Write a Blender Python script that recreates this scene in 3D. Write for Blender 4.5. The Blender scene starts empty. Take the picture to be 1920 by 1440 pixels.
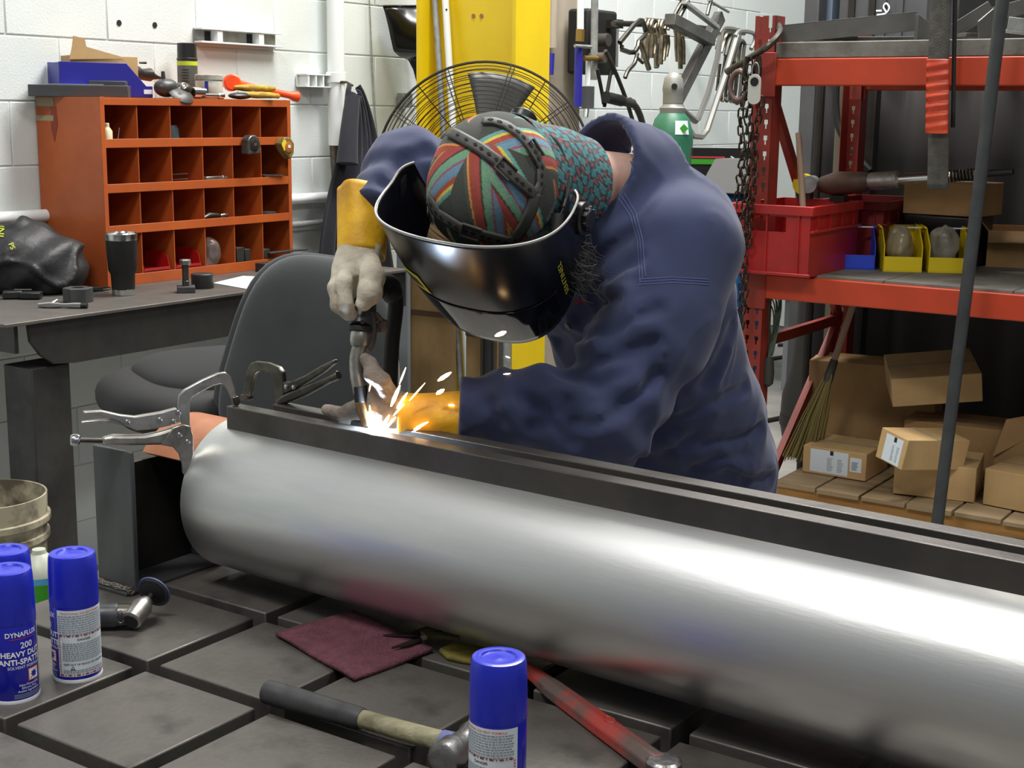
import bpy, bmesh, math, random
import numpy as np
from mathutils import Vector, Matrix, Euler
random.seed(7); rng = np.random.default_rng(7)
PI = math.pi
sc = bpy.context.scene
C = sc.collection
# ------------------------------------------------------------------ camera
F_PX, PITCH, ROLL = 2623.0, .1935, .0119
P = .25                       # pitch of the platen squares
TZ = .75                      # platen top
CZ = TZ + 3.2637 * P          # camera height
YAW = .5959                   # building axes against the view axis
OX, OY = -2.1509 * P, 7.8247 * P
GAP = .1082 * P
cam = bpy.data.cameras.new('camera'); cam.sensor_width = 36; cam.lens = F_PX * 36 / 1920
cam.clip_start = .05; cam.clip_end = 200
camo = bpy.data.objects.new('camera', cam); C.objects.link(camo); sc.camera = camo
_r = Vector((1, 0, 0)); _f = Vector((0, math.cos(PITCH), -math.sin(PITCH))); _u = Vector((0, math.sin(PITCH), math.cos(PITCH)))
cr, sr = math.cos(ROLL), math.sin(ROLL)
_r2 = cr * _r + sr * _u; _u2 = -sr * _r + cr * _u
M = Matrix((_r2, _u2, -_f)).transposed().to_4x4(); M.translation = (0, 0, CZ)
camo.matrix_world = M
# ------------------------------------------------------------------ world and lights
wd = bpy.data.worlds.new('hall_ambient'); sc.world = wd; wd.use_nodes = True
wd.node_tree.nodes['Background'].inputs[0].default_value = (.90, .96, 1, 1)
wd.node_tree.nodes['Background'].inputs[1].default_value = .19
def area(name, loc, target, sx, sy, power, col=(1, .98, .95)):
    l = bpy.data.lights.new(name, 'AREA'); l.shape = 'RECTANGLE'; l.size = sx; l.size_y = sy; l.energy = power; l.color = col
    o = bpy.data.objects.new(name, l); C.objects.link(o); o.location = loc
    o.rotation_euler = (Vector(target) - Vector(loc)).to_track_quat('-Z', 'Y').to_euler()
    return o
area('high_bay_light_front', (-1.3, .6, 4.8), (-1.3, 1.0, 0), 1.2, .5, 140)
area('high_bay_light_centre', (.7, 4.6, 5.0), (.7, 4.4, 0), 2.4, .9, 360)
area('high_bay_light_side', (2.6, 1.6, 4.8), (2.3, 1.7, 0), 1.4, .6, 95)
area('high_bay_light_wall', (1.45, 6.6, 5.0), (1.2, 6.7, 0), 2.0, .8, 230)
area('high_bay_light_rear', (1.2, -2.2, 4.8), (1.0, -1.0, 0), 2.2, .8, 55)
sc.view_settings.view_transform = 'Standard'; sc.view_settings.look = 'None'
sc.view_settings.exposure = -.12; sc.view_settings.gamma = 1
sc.view_settings.use_curve_mapping = False
# ------------------------------------------------------------------ geometry of the place
CU = np.array([math.cos(YAW), -math.sin(YAW)]); CV = np.array([math.sin(YAW), math.cos(YAW)])
def W(u, v, z=0.0):                       # building axes -> world
    p = np.array([OX, OY]) + u * CU + v * CV
    return Vector((p[0], p[1], z))
def UVZ(p):
    d = np.array([p[0], p[1]]) - np.array([OX, OY]); return Vector((float(d @ CU), float(d @ CV), p[2]))
CAMP = Vector((0, 0, CZ))
def ray(px, py):
    a, b = px - 960, py - 720
    u = cr * a + sr * b; v = -sr * a + cr * b; up = -v / F_PX
    c, s = math.cos(PITCH), math.sin(PITCH)
    return Vector((u / F_PX, c + s * up, -s + c * up))
def atz(px, py, z):
    r = ray(px, py); return CAMP + r * ((z - CZ) / r.z)
def aty(px, py, y):
    r = ray(px, py); return CAMP + r * (y / r.y)
def onu(px, py, u):
    r = ray(px, py); n = Vector((CU[0], CU[1], 0)); return CAMP + r * ((W(u, 0) - CAMP).dot(n) / r.dot(n))
def onv(px, py, v):
    r = ray(px, py); n = Vector((CV[0], CV[1], 0)); return CAMP + r * ((W(0, v) - CAMP).dot(n) / r.dot(n))
# ------------------------------------------------------------------ materials
MATS = {}
def mat(name, c, rough=.5, metal=0., c2=None, scale=8., bump=0., bscale=60., detail=4., contrast=(.35, .65), emit=0., ecol=None,
        stretch=None, spec=.5, alpha=1., trans=0., coat=0., rvar=0., sheen=0., aniso=0., wrinkle=0., wscale=6.):
    if name in MATS: return MATS[name]
    m = bpy.data.materials.new(name); m.use_nodes = True; nt = m.node_tree; b = nt.nodes['Principled BSDF']
    def L(x):
        return tuple(((v / 12.92) if v <= .04045 else ((v + .055) / 1.055) ** 2.4) for v in x[:3]) + (1,)
    b.inputs['Base Color'].default_value = L(c); b.inputs['Roughness'].default_value = rough; b.inputs['Metallic'].default_value = metal
    b.inputs['Specular IOR Level'].default_value = spec
    b.inputs['Alpha'].default_value = alpha; b.inputs['Transmission Weight'].default_value = trans
    b.inputs['Coat Weight'].default_value = coat
    if sheen: b.inputs['Sheen Weight'].default_value = sheen
    if aniso: b.inputs['Anisotropic'].default_value = aniso
    if emit: b.inputs['Emission Color'].default_value = L(ecol or c); b.inputs['Emission Strength'].default_value = emit
    if c2 is not None or bump or rvar or wrinkle:
        tc = nt.nodes.new('ShaderNodeTexCoord'); src = tc.outputs['Object']
        if stretch:
            mp = nt.nodes.new('ShaderNodeMapping'); mp.inputs['Scale'].default_value = stretch
            nt.links.new(src, mp.inputs['Vector']); src = mp.outputs['Vector']
    if c2 is not None or rvar:
        n = nt.nodes.new('ShaderNodeTexNoise'); n.inputs['Scale'].default_value = scale; n.inputs['Detail'].default_value = detail
        n.inputs['Roughness'].default_value = .6
        nt.links.new(src, n.inputs['Vector'])
        rp = nt.nodes.new('ShaderNodeValToRGB'); rp.color_ramp.elements[0].position = contrast[0]; rp.color_ramp.elements[1].position = contrast[1]
        rp.color_ramp.elements[0].color = L(c); rp.color_ramp.elements[1].color = L(c2 if c2 is not None else c)
        nt.links.new(n.outputs['Fac'], rp.inputs['Fac'])
        if c2 is not None: nt.links.new(rp.outputs['Color'], b.inputs['Base Color'])
        if rvar:
            mr = nt.nodes.new('ShaderNodeMapRange'); mr.inputs['From Min'].default_value = .3; mr.inputs['From Max'].default_value = .7
            mr.inputs['To Min'].default_value = rough - rvar; mr.inputs['To Max'].default_value = rough + rvar
            nt.links.new(n.outputs['Fac'], mr.inputs['Value']); nt.links.new(mr.outputs['Result'], b.inputs['Roughness'])
    if bump:
        n2 = nt.nodes.new('ShaderNodeTexNoise'); n2.inputs['Scale'].default_value = bscale; n2.inputs['Detail'].default_value = 3
        nt.links.new(src, n2.inputs['Vector'])
        bp = nt.nodes.new('ShaderNodeBump'); bp.inputs['Strength'].default_value = bump; bp.inputs['Distance'].default_value = .01
        nt.links.new(n2.outputs['Fac'], bp.inputs['Height']); nt.links.new(bp.outputs['Normal'], b.inputs['Normal'])
    if wrinkle:
        n3 = nt.nodes.new('ShaderNodeTexNoise'); n3.noise_type = 'RIDGED_MULTIFRACTAL'; n3.inputs['Scale'].default_value = wscale; n3.inputs['Detail'].default_value = 2.5; n3.inputs['Distortion'].default_value = .8
        nt.links.new(src, n3.inputs['Vector']); b3 = nt.nodes.new('ShaderNodeBump'); b3.inputs['Strength'].default_value = wrinkle; b3.inputs['Distance'].default_value = .03
        nt.links.new(n3.outputs['Fac'], b3.inputs['Height'])
        if bump: nt.links.new(b3.outputs['Normal'], bp.inputs['Normal'])
        else: nt.links.new(b3.outputs['Normal'], b.inputs['Normal'])
    MATS[name] = m
    return m
# ------------------------------------------------------------------ mesh builder
class MB:
    def __init__(s): s.v = []; s.f = []
    def add(s, vs, fs):
        o = len(s.v); s.v += [tuple(map(float, p)) for p in vs]; s.f += [tuple(o + i for i in q) for q in fs]; return s
    def box(s, lo, hi, mtx=None):
        (a, b, c), (d, e, g) = lo, hi
        vs = [Vector(p) for p in ((a, b, c), (d, b, c), (d, e, c), (a, e, c), (a, b, g), (d, b, g), (d, e, g), (a, e, g))]
        if mtx is not None: vs = [mtx @ p for p in vs]
        return s.add(vs, [(0, 3, 2, 1), (4, 5, 6, 7), (0, 1, 5, 4), (1, 2, 6, 5), (2, 3, 7, 6), (3, 0, 4, 7)])
    def cbox(s, c, d, mtx=None):
        return s.box([c[i] - d[i] / 2 for i in range(3)], [c[i] + d[i] / 2 for i in range(3)], mtx)
    def tube(s, pts, r, n=12, cap=True, closed=False, flat=1., up=None):
        pts = [Vector(p) for p in pts]; k = len(pts); rs = r if isinstance(r, (list, tuple)) else [r] * k
        vs = []; prev = None
        for i, p in enumerate(pts):
            if closed: t = pts[(i + 1) % k] - pts[i - 1]
            else: t = pts[min(i + 1, k - 1)] - pts[max(i - 1, 0)]
            t.normalize()
            if prev is None:
                a = Vector(up) if up else (Vector((0, 0, 1)) if abs(t.z) < .9 else Vector((1, 0, 0)))
            else: a = prev
            x = a - t * a.dot(t)
            if x.length < 1e-6: x = t.orthogonal()
            x.normalize(); y = t.cross(x); prev = x
            for j in range(n):
                q = 2 * PI * j / n; vs.append(p + rs[i] * (math.cos(q) * x + flat * math.sin(q) * y))
        fs = []
        for i in range(k if closed else k - 1):
            i2 = (i + 1) % k
            for j in range(n):
                j2 = (j + 1) % n; fs.append((i * n + j, i * n + j2, i2 * n + j2, i2 * n + j))
        if cap and not closed:
            fs.append(tuple(range(n - 1, -1, -1))); fs.append(tuple((k - 1) * n + j for j in range(n)))
        return s.add(vs, fs)
    def cyl(s, p0, p1, r, r1=None, n=16):
        return s.tube([p0, p1], [r, r if r1 is None else r1], n)
    def lathe(s, prof, n=32, mtx=None, cap=True):     # prof: (r, z)
        vs = [Vector((r * math.cos(2 * PI * j / n), r * math.sin(2 * PI * j / n), z)) for r, z in prof for j in range(n)]
        if mtx is not None: vs = [mtx @ p for p in vs]
        fs = [(i * n + j, i * n + (j + 1) % n, (i + 1) * n + (j + 1) % n, (i + 1) * n + j) for i in range(len(prof) - 1) for j in range(n)]
        if cap: fs += [tuple(range(n - 1, -1, -1)), tuple((len(prof) - 1) * n + j for j in range(n))]
        return s.add(vs, fs)
    def prism(s, poly, z0, z1, mtx=None):             # poly: list of (x, y), extruded in z
        n = len(poly); a = sum(poly[i][0] * poly[(i + 1) % n][1] - poly[(i + 1) % n][0] * poly[i][1] for i in range(n))
        if a < 0: poly = poly[::-1]
        vs = [Vector((x, y, z0)) for x, y in poly] + [Vector((x, y, z1)) for x, y in poly]
        if mtx is not None: vs = [mtx @ p for p in vs]
        fs = [tuple(range(n - 1, -1, -1)), tuple(range(n, 2 * n))] + [(i, (i + 1) % n, n + (i + 1) % n, n + i) for i in range(n)]
        return s.add(vs, fs)
    def ball(s, c, r, n=16, m=10, mtx=None):
        rr = r if isinstance(r, (tuple, list, Vector)) else (r, r, r)
        vs = []; 
        for i in range(m + 1):
            a = PI * i / m
            for j in range(n):
                b = 2 * PI * j / n
                p = Vector((rr[0] * math.sin(a) * math.cos(b), rr[1] * math.sin(a) * math.sin(b), rr[2] * math.cos(a)))
                if mtx is not None: p = mtx @ p
                vs.append(p + Vector(c))
        fs = [(i * n + j, (i + 1) * n + j, (i + 1) * n + (j + 1) % n, i * n + (j + 1) % n) for i in range(m) for j in range(n)]
        return s.add(vs, fs)
    def grid(s, fn, nu, nv, closed_u=False):          # fn(a, b) for a, b in 0..1
        vs = [Vector(fn(i / (nu if closed_u else nu - 1), j / (nv - 1))) for j in range(nv) for i in range(nu)]
        fs = [(j * nu + i, j * nu + (i + 1) % nu, (j + 1) * nu + (i + 1) % nu, (j + 1) * nu + i) for j in range(nv - 1) for i in range(nu if closed_u else nu - 1)]
        return s.add(vs, fs)
    def mesh(s, name):
        me = bpy.data.meshes.new(name); me.from_pydata(s.v, [], s.f); me.update()
        return me
def fixmesh(me, weld=True):
    bm = bmesh.new(); bm.from_mesh(me)
    if weld: bmesh.ops.remove_doubles(bm, verts=bm.verts, dist=1e-6)
    bmesh.ops.recalc_face_normals(bm, faces=bm.faces); bm.to_mesh(me); bm.free()
def obj(name, mb, m, parent=None, smooth=35., bevel=0., seg=2, solid=0., sub=0, fix=True, off=0.):
    me = mb.mesh(name) if isinstance(mb, MB) else mb
    if fix: fixmesh(me)
    if m is not None and not me.materials: me.materials.append(MATS[m] if isinstance(m, str) else m)
    if smooth:
        me.polygons.foreach_set('use_smooth', [True] * len(me.polygons)); me.set_sharp_from_angle(angle=math.radians(smooth))
    o = bpy.data.objects.new(name, me); C.objects.link(o)
    if parent is not None: o.parent = parent
    if solid:
        d = o.modifiers.new('thickness', 'SOLIDIFY'); d.thickness = solid; d.offset = off
    if sub:
        d = o.modifiers.new('subdivision', 'SUBSURF'); d.levels = sub; d.render_levels = sub
    if bevel:
        d = o.modifiers.new('bevel', 'BEVEL'); d.width = bevel; d.segments = seg; d.limit_method = 'ANGLE'; d.angle_limit = math.radians(40)
    return o
def tag(o, label=None, cat=None, group=None, kind=None):
    if label: o['label'] = label
    if cat: o['category'] = cat
    if group: o['group'] = group
    if kind: o['kind'] = kind
    return o
def thing(name, label, cat, loc=(0, 0, 0), rot=(0, 0, 0), group=None):
    o = bpy.data.objects.new(name, None); C.objects.link(o); o.empty_display_size = .05; o.location = loc
    if isinstance(rot, Matrix): o.rotation_euler = rot.to_euler()
    else: o.rotation_euler = rot
    return tag(o, label, cat, group)
def bthing(name, label, cat, u, v, z, rz=0., group=None):
    return thing(name, label, cat, W(u, v, z), (0, 0, -YAW + rz), group)
def dup(root, loc=None, rot=None, label=None):
    r = root.copy(); C.objects.link(r)
    if loc is not None: r.location = loc
    if rot is not None: r.rotation_euler = rot
    if label: r['label'] = label
    for ch in list(root.children):
        c = ch.copy(); C.objects.link(c); c.parent = r
        for g in list(ch.children):
            d = g.copy(); C.objects.link(d); d.parent = c
    return r
def frame(x, y=None, z=None, o=(0, 0, 0)):            # matrix from axes
    cols = [Vector(a).normalized() for a in (x, y, z)]
    m = Matrix(cols).transposed().to_4x4(); m.translation = o
    return m
def axes_from(xdir, updir=(0, 0, 1)):
    x = Vector(xdir).normalized(); z = Vector(updir); z = (z - x * z.dot(x)).normalized(); y = z.cross(x)
    return x, y, z
def bez(pts, n=8):                                     # catmull-rom through pts
    pts = [Vector(p) for p in pts]; out = []
    for i in range(len(pts) - 1):
        p0 = pts[max(i - 1, 0)]; p1 = pts[i]; p2 = pts[i + 1]; p3 = pts[min(i + 2, len(pts) - 1)]
        for k in range(n):
            t = k / n
            out.append(.5 * ((2 * p1) + (p2 - p0) * t + (2 * p0 - 5 * p1 + 4 * p2 - p3) * t * t + (3 * p1 - p0 - 3 * p2 + p3) * t ** 3))
    out.append(pts[-1]); return out
def text_mesh(s, size, extrude=0., align='CENTER', bold=0.):
    cu = bpy.data.curves.new('t', 'FONT'); cu.body = s; cu.size = size; cu.align_x = align; cu.align_y = 'CENTER'; cu.extrude = extrude; cu.offset = bold
    cu.resolution_u = 3
    o = bpy.data.objects.new('t', cu); C.objects.link(o)
    dg = bpy.context.evaluated_depsgraph_get(); me = bpy.data.meshes.new_from_object(o.evaluated_get(dg))
    vs = [Vector(v.co) for v in me.vertices]; fs = [tuple(p.vertices) for p in me.polygons]
    bpy.data.objects.remove(o); bpy.data.curves.remove(cu); bpy.data.meshes.remove(me)
    return vs, fs
# ------------------------------------------------------------------ implicit surfaces (bodies, cloth)
def seg_d(X, a, b, ra, rb, fl=None):
    a = np.array(a, np.float32); b = np.array(b, np.float32); ab = b - a
    t = np.clip(((X - a) @ ab) / max(float(ab @ ab), 1e-9), 0, 1)
    d = X - a - t[..., None] * ab
    return np.sqrt((d * d).sum(-1)) - (ra + (rb - ra) * t)
def ell_d(X, c, r, R=None):
    d = X - np.array(c, np.float32)
    if R is not None: d = d @ np.array(R, np.float32)          # R columns: local axes in world
    r = np.array(r, np.float32); k0 = np.sqrt(((d / r) ** 2).sum(-1)); k1 = np.sqrt(((d / (r * r)) ** 2).sum(-1)) + 1e-9
    return k0 * (k0 - 1) / k1
def smin(a, b, k):
    h = np.clip(.5 + .5 * (b - a) / k, 0, 1); return b + (a - b) * h - k * h * (1 - h)
def sdf_mesh(name, fn, lo, hi, h):
    lo = np.array(lo, np.float32); n = np.ceil((np.array(hi) - lo) / h).astype(int) + 1
    ax = [lo[i] + h * np.arange(n[i], dtype=np.float32) for i in range(3)]
    D = np.empty(n, np.float32)
    YY, ZZ = np.meshgrid(ax[1], ax[2], indexing='ij')
    for i0 in range(0, n[0], 16):
        xs = ax[0][i0:i0 + 16]
        X = np.empty((len(xs), n[1], n[2], 3), np.float32); X[..., 0] = xs[:, None, None]; X[..., 1] = YY; X[..., 2] = ZZ
        D[i0:i0 + 16] = fn(X)
    ins = D < 0
    c = np.zeros(n - 1, int)
    for dx in (0, 1):
        for dy in (0, 1):
            for dz in (0, 1): c += ins[dx:n[0] - 1 + dx, dy:n[1] - 1 + dy, dz:n[2] - 1 + dz]
    act = (c > 0) & (c < 8); idx = np.full(act.shape, -1); cells = np.argwhere(act); idx[act] = np.arange(len(cells))
    acc = np.zeros((len(cells), 3)); cnt = np.zeros(len(cells))
    offs = [(0, 0, 0), (1, 0, 0), (0, 1, 0), (1, 1, 0), (0, 0, 1), (1, 0, 1), (0, 1, 1), (1, 1, 1)]
    for a in range(8):
        for b in range(a + 1, 8):
            if sum(abs(np.array(offs[a]) - offs[b])) != 1: continue
            ca = cells + offs[a]; cb = cells + offs[b]
            da = D[tuple(ca.T)]; db = D[tuple(cb.T)]; s = (da < 0) != (db < 0)
            t = np.where(s, da / np.where(s, da - db, 1), 0)
            acc += np.where(s[:, None], ca + t[:, None] * (cb - ca), 0); cnt += s
    V = lo + h * acc / cnt[:, None]
    Fs = []
    for axn in range(3):
        sl = [slice(None)] * 3; sl2 = [slice(None)] * 3; sl[axn] = slice(0, -1); sl2[axn] = slice(1, None)
        e = np.argwhere(ins[tuple(sl)] != ins[tuple(sl2)])
        o1, o2 = [(1, 2), (2, 0), (0, 1)][axn]
        e = e[(e[:, o1] > 0) & (e[:, o2] > 0) & (e[:, o1] < n[o1] - 1) & (e[:, o2] < n[o2] - 1)]
        fl = ins[tuple(e.T)]
        def q(d1, d2):
            k = e.copy(); k[:, o1] -= d1; k[:, o2] -= d2; return idx[tuple(k.T)]
        qd = np.stack([q(1, 1), q(0, 1), q(0, 0), q(1, 0)], 1); qd[~fl] = qd[~fl][:, ::-1]; Fs.append(qd)
    Fq = np.concatenate(Fs); Fq = Fq[(Fq >= 0).all(1)]
    me = bpy.data.meshes.new(name); me.from_pydata(V.tolist(), [], Fq.tolist()); me.update()
    return me
def cnoise(X, s, seed=0):                               # cheap smooth noise from sines
    r = np.random.default_rng(seed); o = 0
    for k in range(5):
        d = r.normal(size=3); d = d / np.linalg.norm(d) * s * (.6 + .9 * r.random()); o = o + np.sin(X @ d.astype(np.float32) + r.random() * 6.28)
    return o / 5
# ------------------------------------------------------------------ surface materials
mat('wall_paint', (.82, .845, .835), .45, c2=(.77, .795, .785), scale=2.2, bump=.12, bscale=140, contrast=(.35, .75))
mat('wall_mortar', (.80, .825, .815), .6, bump=.2, bscale=200)
mat('concrete', (.60, .59, .565), .5, c2=(.47, .465, .45), scale=1.6, bump=.05, bscale=60, rvar=.15)
mat('platen', (.39, .375, .355), .45, .5, c2=(.22, .21, .20), scale=6.5, bump=.06, bscale=90, contrast=(.50, .70), rvar=.12)
mat('platen_dark', (.10, .095, .09), .7, .2)
mat('pipe_steel', (.91, .91, .90), .40, 1., c2=(.82, .825, .83), scale=3., stretch=(.5, 4, 4), bump=.015, bscale=60, rvar=.05, contrast=(.4, .7))
mat('bar_steel', (.36, .345, .325), .42, .7, c2=(.28, .27, .26), scale=7, bump=.04, bscale=160, rvar=.1)
mat('copper', (.80, .55, .42), .42, .75, c2=(.70, .45, .33), scale=9, rvar=.1)
mat('mill_steel', (.36, .37, .37), .45, .6, c2=(.26, .265, .27), scale=6, stretch=(1, 1, .35), bump=.04, bscale=90, rvar=.1)
mat('black_steel', (.13, .125, .12), .5, .4, c2=(.17, .16, .15), scale=10)
# ------------------------------------------------------------------ floor and walls
o = obj('floor', MB().box((-8, -6, -.1), (10, 12, 0)), 'concrete', smooth=0); tag(o, kind='structure'); 
UW = -2.24
wl = obj('wall_left', MB().box((-.25, -4, 0), (-.0035, 9, 3.0)), 'wall_mortar', smooth=0); wl.location = W(UW, 0); wl.rotation_euler = (0, 0, -YAW); tag(wl, kind='structure')
BL, BH = .393, .2005
blk = None
for c in range(-7, 7):
    z0 = 1.5745 + c * BH
    if z0 < 0 or z0 > 2.45: continue
    for k in range(-2, 14):
        v0 = 1.661 + k * BL - (BL / 2 if c % 2 else 0)
        if blk is None:
            blk = obj('block', MB().box((-.05, .0018, .0022), (.0, BL - .0018, BH - .0022)), 'wall_paint', wl, bevel=.003); b = blk
        else:
            b = bpy.data.objects.new('block', blk.data); C.objects.link(b); b.parent = wl
            d = b.modifiers.new('bevel', 'BEVEL'); d.width = .003; d.segments = 2
        b.location = (0, v0, z0)
wb = obj('wall_back', MB().box((-2.6, 0, 0), (8, .2, 3.4)), 'wall_paint', smooth=0); wb.location = W(0, 9.0); wb.rotation_euler = (0, 0, -YAW); tag(wb, kind='structure')
# ------------------------------------------------------------------ slotted platen table
tb = bthing('platen_table', 'heavy dark steel platen table of square slotted plates under the pipe', 'table', 0, 0, 0)
cols = [(-1.42, 0)] + [(k, k + 1) for k in range(0, 6)]
rows = [(k, k + 1) for k in range(-4, 2)] + [(2, 2.75)]
shared = {}
for a, b2 in cols:
    for c2_, d2 in rows:
        g = GAP / 2
        key = (round(b2 - a, 3), round(d2 - c2_, 3))
        x0 = a * P + (g if a > -1.4 else 0); x1 = b2 * P - g; y0 = c2_ * P + g; y1 = d2 * P - g
        if key not in shared:
            o = obj('plate', MB().box((0, 0, -.055), (x1 - x0, y1 - y0, 0)), 'platen', tb, bevel=.0025); shared[key] = o
        else:
            o = bpy.data.objects.new('plate', shared[key].data); C.objects.link(o); o.parent = tb
            d = o.modifiers.new('bevel', 'BEVEL'); d.width = .0025; d.segments = 2
        o.location = (x0, y0, TZ)
obj('bed', MB().box((-1.40 * P, -3.98 * P, TZ - .12), (5.95 * P, 2.73 * P, TZ - .052)), 'platen_dark', tb, smooth=0)
for x in (-1.3, 5.7):
    for y in (-3.8, 2.5):
        obj('leg', MB().box((x * P - .05, y * P - .05, 0), (x * P + .05, y * P + .05, TZ - .12)), 'black_steel', tb, bevel=.004)
# ------------------------------------------------------------------ pipe with bars and copper backing
PY = .6404; PR = .1348
PE = Vector((-.4809, 2.3963, TZ + .1486))
PD = Vector((math.cos(PY), -math.sin(PY), 0)); PN = Vector((math.sin(PY), math.cos(PY), 0))
def PIPE(x, y, z): return PE + PD * x + PN * y + Vector((0, 0, z))
def pipe_local(p):
    q = Vector(p) - PE; return Vector((q.dot(PD), q.dot(PN), q.z))
def onn(px, py, yy):
    r = ray(px, py); return CAMP + r * ((PE + PN * yy - CAMP).dot(PN) / r.dot(PN))
def pthing(name, label, cat, group=None):
    return thing(name, label, cat, PE, (0, 0, -PY), group)
N = 160; prof_r = [(PR - .0015, 0), (PR, .0015), (PR, 2.35), (PR - .007, 2.35), (PR - .007, 0)]
mx = frame((0, 1, 0), (0, 0, 1), (1, 0, 0))
mb = MB(); vs = []; n_ = N
t = pthing('steel_pipe', 'long shiny silver steel pipe lying across the platen table', 'pipe')
mb.lathe(prof_r + [prof_r[0]], N, mtx=mx, cap=False)
obj('shell', mb, 'pipe_steel', t, smooth=40)
for q_, x in (('saddle_block', .75), ('saddle_block', 1.9)):
    pass
s1 = pthing('steel_bar', 'dark rectangular steel bar clamped along the pipe top, nearer of two', 'bar', 'bars clamped along the pipe')
obj('bar', MB().box((.028, -.05, .118), (2.3, -.02, .1645)), 'bar_steel', s1, bevel=.0015)
s2 = pthing('steel_bar', 'dark rectangular steel bar on the pipe top, behind the weld seam', 'bar', 'bars clamped along the pipe')
obj('bar', MB().box((.075, .012, .118), (2.3, .042, .164)), 'bar_steel', s2, bevel=.0015)
wz = obj('weld_bead', MB().tube([PIPE(.315 + .02 * k, -.004, PR + .0005) for k in range(60)], .006, 8), mat('weld_bead', (.45, .42, .40), .4, .8, bump=.6, bscale=220)); tag(wz, 'weld bead running between the two bars on the pipe', 'weld bead')
CR = PR - .0135
cp = pthing('copper_backing_plate', 'curved copper backing plate sticking out of the left pipe end', 'plate')
mb = MB()
for R0 in (0,):
    n1 = 24; poly = []
    a0, a1 = math.radians(146), math.radians(20)
    outer = [(CR * math.cos(a0 + (a1 - a0) * k / n1), CR * math.sin(a0 + (a1 - a0) * k / n1)) for k in range(n1 + 1)]
    inner = [((CR - .008) * math.cos(a0 + (a1 - a0) * k / n1), (CR - .008) * math.sin(a0 + (a1 - a0) * k / n1)) for k in range(n1, -1, -1)]
    vs = [Vector((-.137, y, z)) for y, z in outer + inner] + [Vector((1.0, y, z)) for y, z in outer + inner]
    k2 = 2 * n1 + 2
    fs = [tuple(range(k2)), tuple(range(2 * k2 - 1, k2 - 1, -1))] + [(i, (i + 1) % k2, k2 + (i + 1) % k2, k2 + i) for i in range(k2)]
    mb.add(vs, fs)
obj('sheet', mb, 'copper', cp, bevel=.001)
# channel post that carries the copper backing
po = bthing('channel_post', 'grey steel channel post standing on the platen at the left pipe end', 'post', -.341, .194, TZ)
obj('flange', MB().box((.0, 0, .006), (.095, .009, .25)), 'mill_steel', po, bevel=.002)
obj('flange', MB().box((.0, .206, .006), (.095, .215, .232)), 'mill_steel', po, bevel=.002)
obj('web', MB().box((.0, .009, .006), (.009, .206, .205)), 'black_steel', po, bevel=.001)  # near-black colour stands in for the shade inside the channel
obj('base_plate', MB().box((-.05, -.012, 0), (.085, .23, .006)), 'mill_steel', po, bevel=.001)
mb = MB(); 
mb.tube([(.002 + .011 * k, -.003 + .002 * math.sin(k * 2.1), .009) for k in range(9)], [.006 + .0015 * math.sin(k * 1.7) for k in range(9)], 8)
obj('weld_seam', mb, 'weld_bead', po)
# ------------------------------------------------------------------ the welder
from mathutils.bvhtree import BVHTree
mat('navy_cloth', (.180, .212, .345), .9, c2=(.150, .178, .298), scale=5, bump=.10, bscale=900, sheen=.15, wrinkle=.22, wscale=5.5)
mat('navy_stitch', (.27, .31, .47), .9)
mat('jeans', (.13, .16, .25), .9, c2=(.17, .20, .30), scale=9, bump=.2, bscale=500)
mat('skin', (.84, .70, .64), .5, c2=(.78, .60, .54), scale=18, bump=.04, bscale=200)
mat('glove_yellow', (.88, .68, .12), .6, c2=(.66, .45, .09), scale=11, bump=.12, bscale=120, contrast=(.4, .8))
mat('glove_cream', (.80, .77, .70), .8, c2=(.50, .44, .37), scale=14, bump=.35, bscale=70, contrast=(.38, .78))
mat('glove_soot', (.38, .345, .315), .8, c2=(.60, .55, .50), scale=22, bump=.35, bscale=90, contrast=(.35, .75))
mat('black_plastic', (.085, .088, .092), .38, c2=(.11, .11, .115), scale=20)
mat('helmet_gloss', (.035, .037, .042), .25, spec=.42)
mat('helmet_lens', (.012, .016, .03), .06, spec=.3)
mat('strap_grey', (.255, .25, .235), .6)
mat('hole_black', (.03, .03, .03), .8)
mat('pale_edge', (.62, .62, .60), .4)
mat('logo_yellow', (.80, .78, .25), .5)
mat('hair_grey', (.22, .21, .20), .6)
mat('red_thread', (.62, .15, .25), .8)
mat('boot', (.16, .11, .08), .6)
ppl = Vector((.35, 2.70, 0))
person = thing('person', 'person in navy work jacket bent over the pipe, welding with both gloves', 'person', ppl)
def pobj(name, me, m, parent=person, smooth=180, **k):
    if isinstance(me, MB): me = me.mesh(name)
    me.transform(Matrix.Translation(-ppl)); return obj(name, me, m, parent, smooth=smooth, fix=False, **k)
FH = np.array([-.6, -.8, 0]); LH = np.array([.8, -.6, 0]); SP = np.array([-.27, -.39, .88]); SP = SP / np.linalg.norm(SP)
FT = np.cross(LH, SP) * -1; FT = FT / np.linalg.norm(FT)
RT = np.stack([LH, FT, SP], 1)
NK = np.array([.165, 2.40, 1.455])                      # collar ring centre
CA = np.array([-.72, -.50, .28]); CA = CA / np.linalg.norm(CA)
LSH, LEL, LWR = (.285, 2.30, 1.345), (.150, 2.215, 1.085), (-.085, 2.205, 1.098)
RSH, REL, RWR = (.0, 2.52, 1.40), (-.185, 2.43, 1.462), (-.238, 2.30, 1.395)
def arm_folds(X, a, b, per, amp, seed):
    a = np.array(a, np.float32); b = np.array(b, np.float32); d = b - a; L = np.linalg.norm(d); d = d / L
    s = (X - a) @ d
    return amp * np.sin(6.28 * s / per + 2.6 * cnoise(X, 14, seed)) * np.clip(1.3 - abs(s / L - .75) * 1.6, 0, 1)
A_ = lambda px, py, y: np.array(aty(px, py, y))
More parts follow.
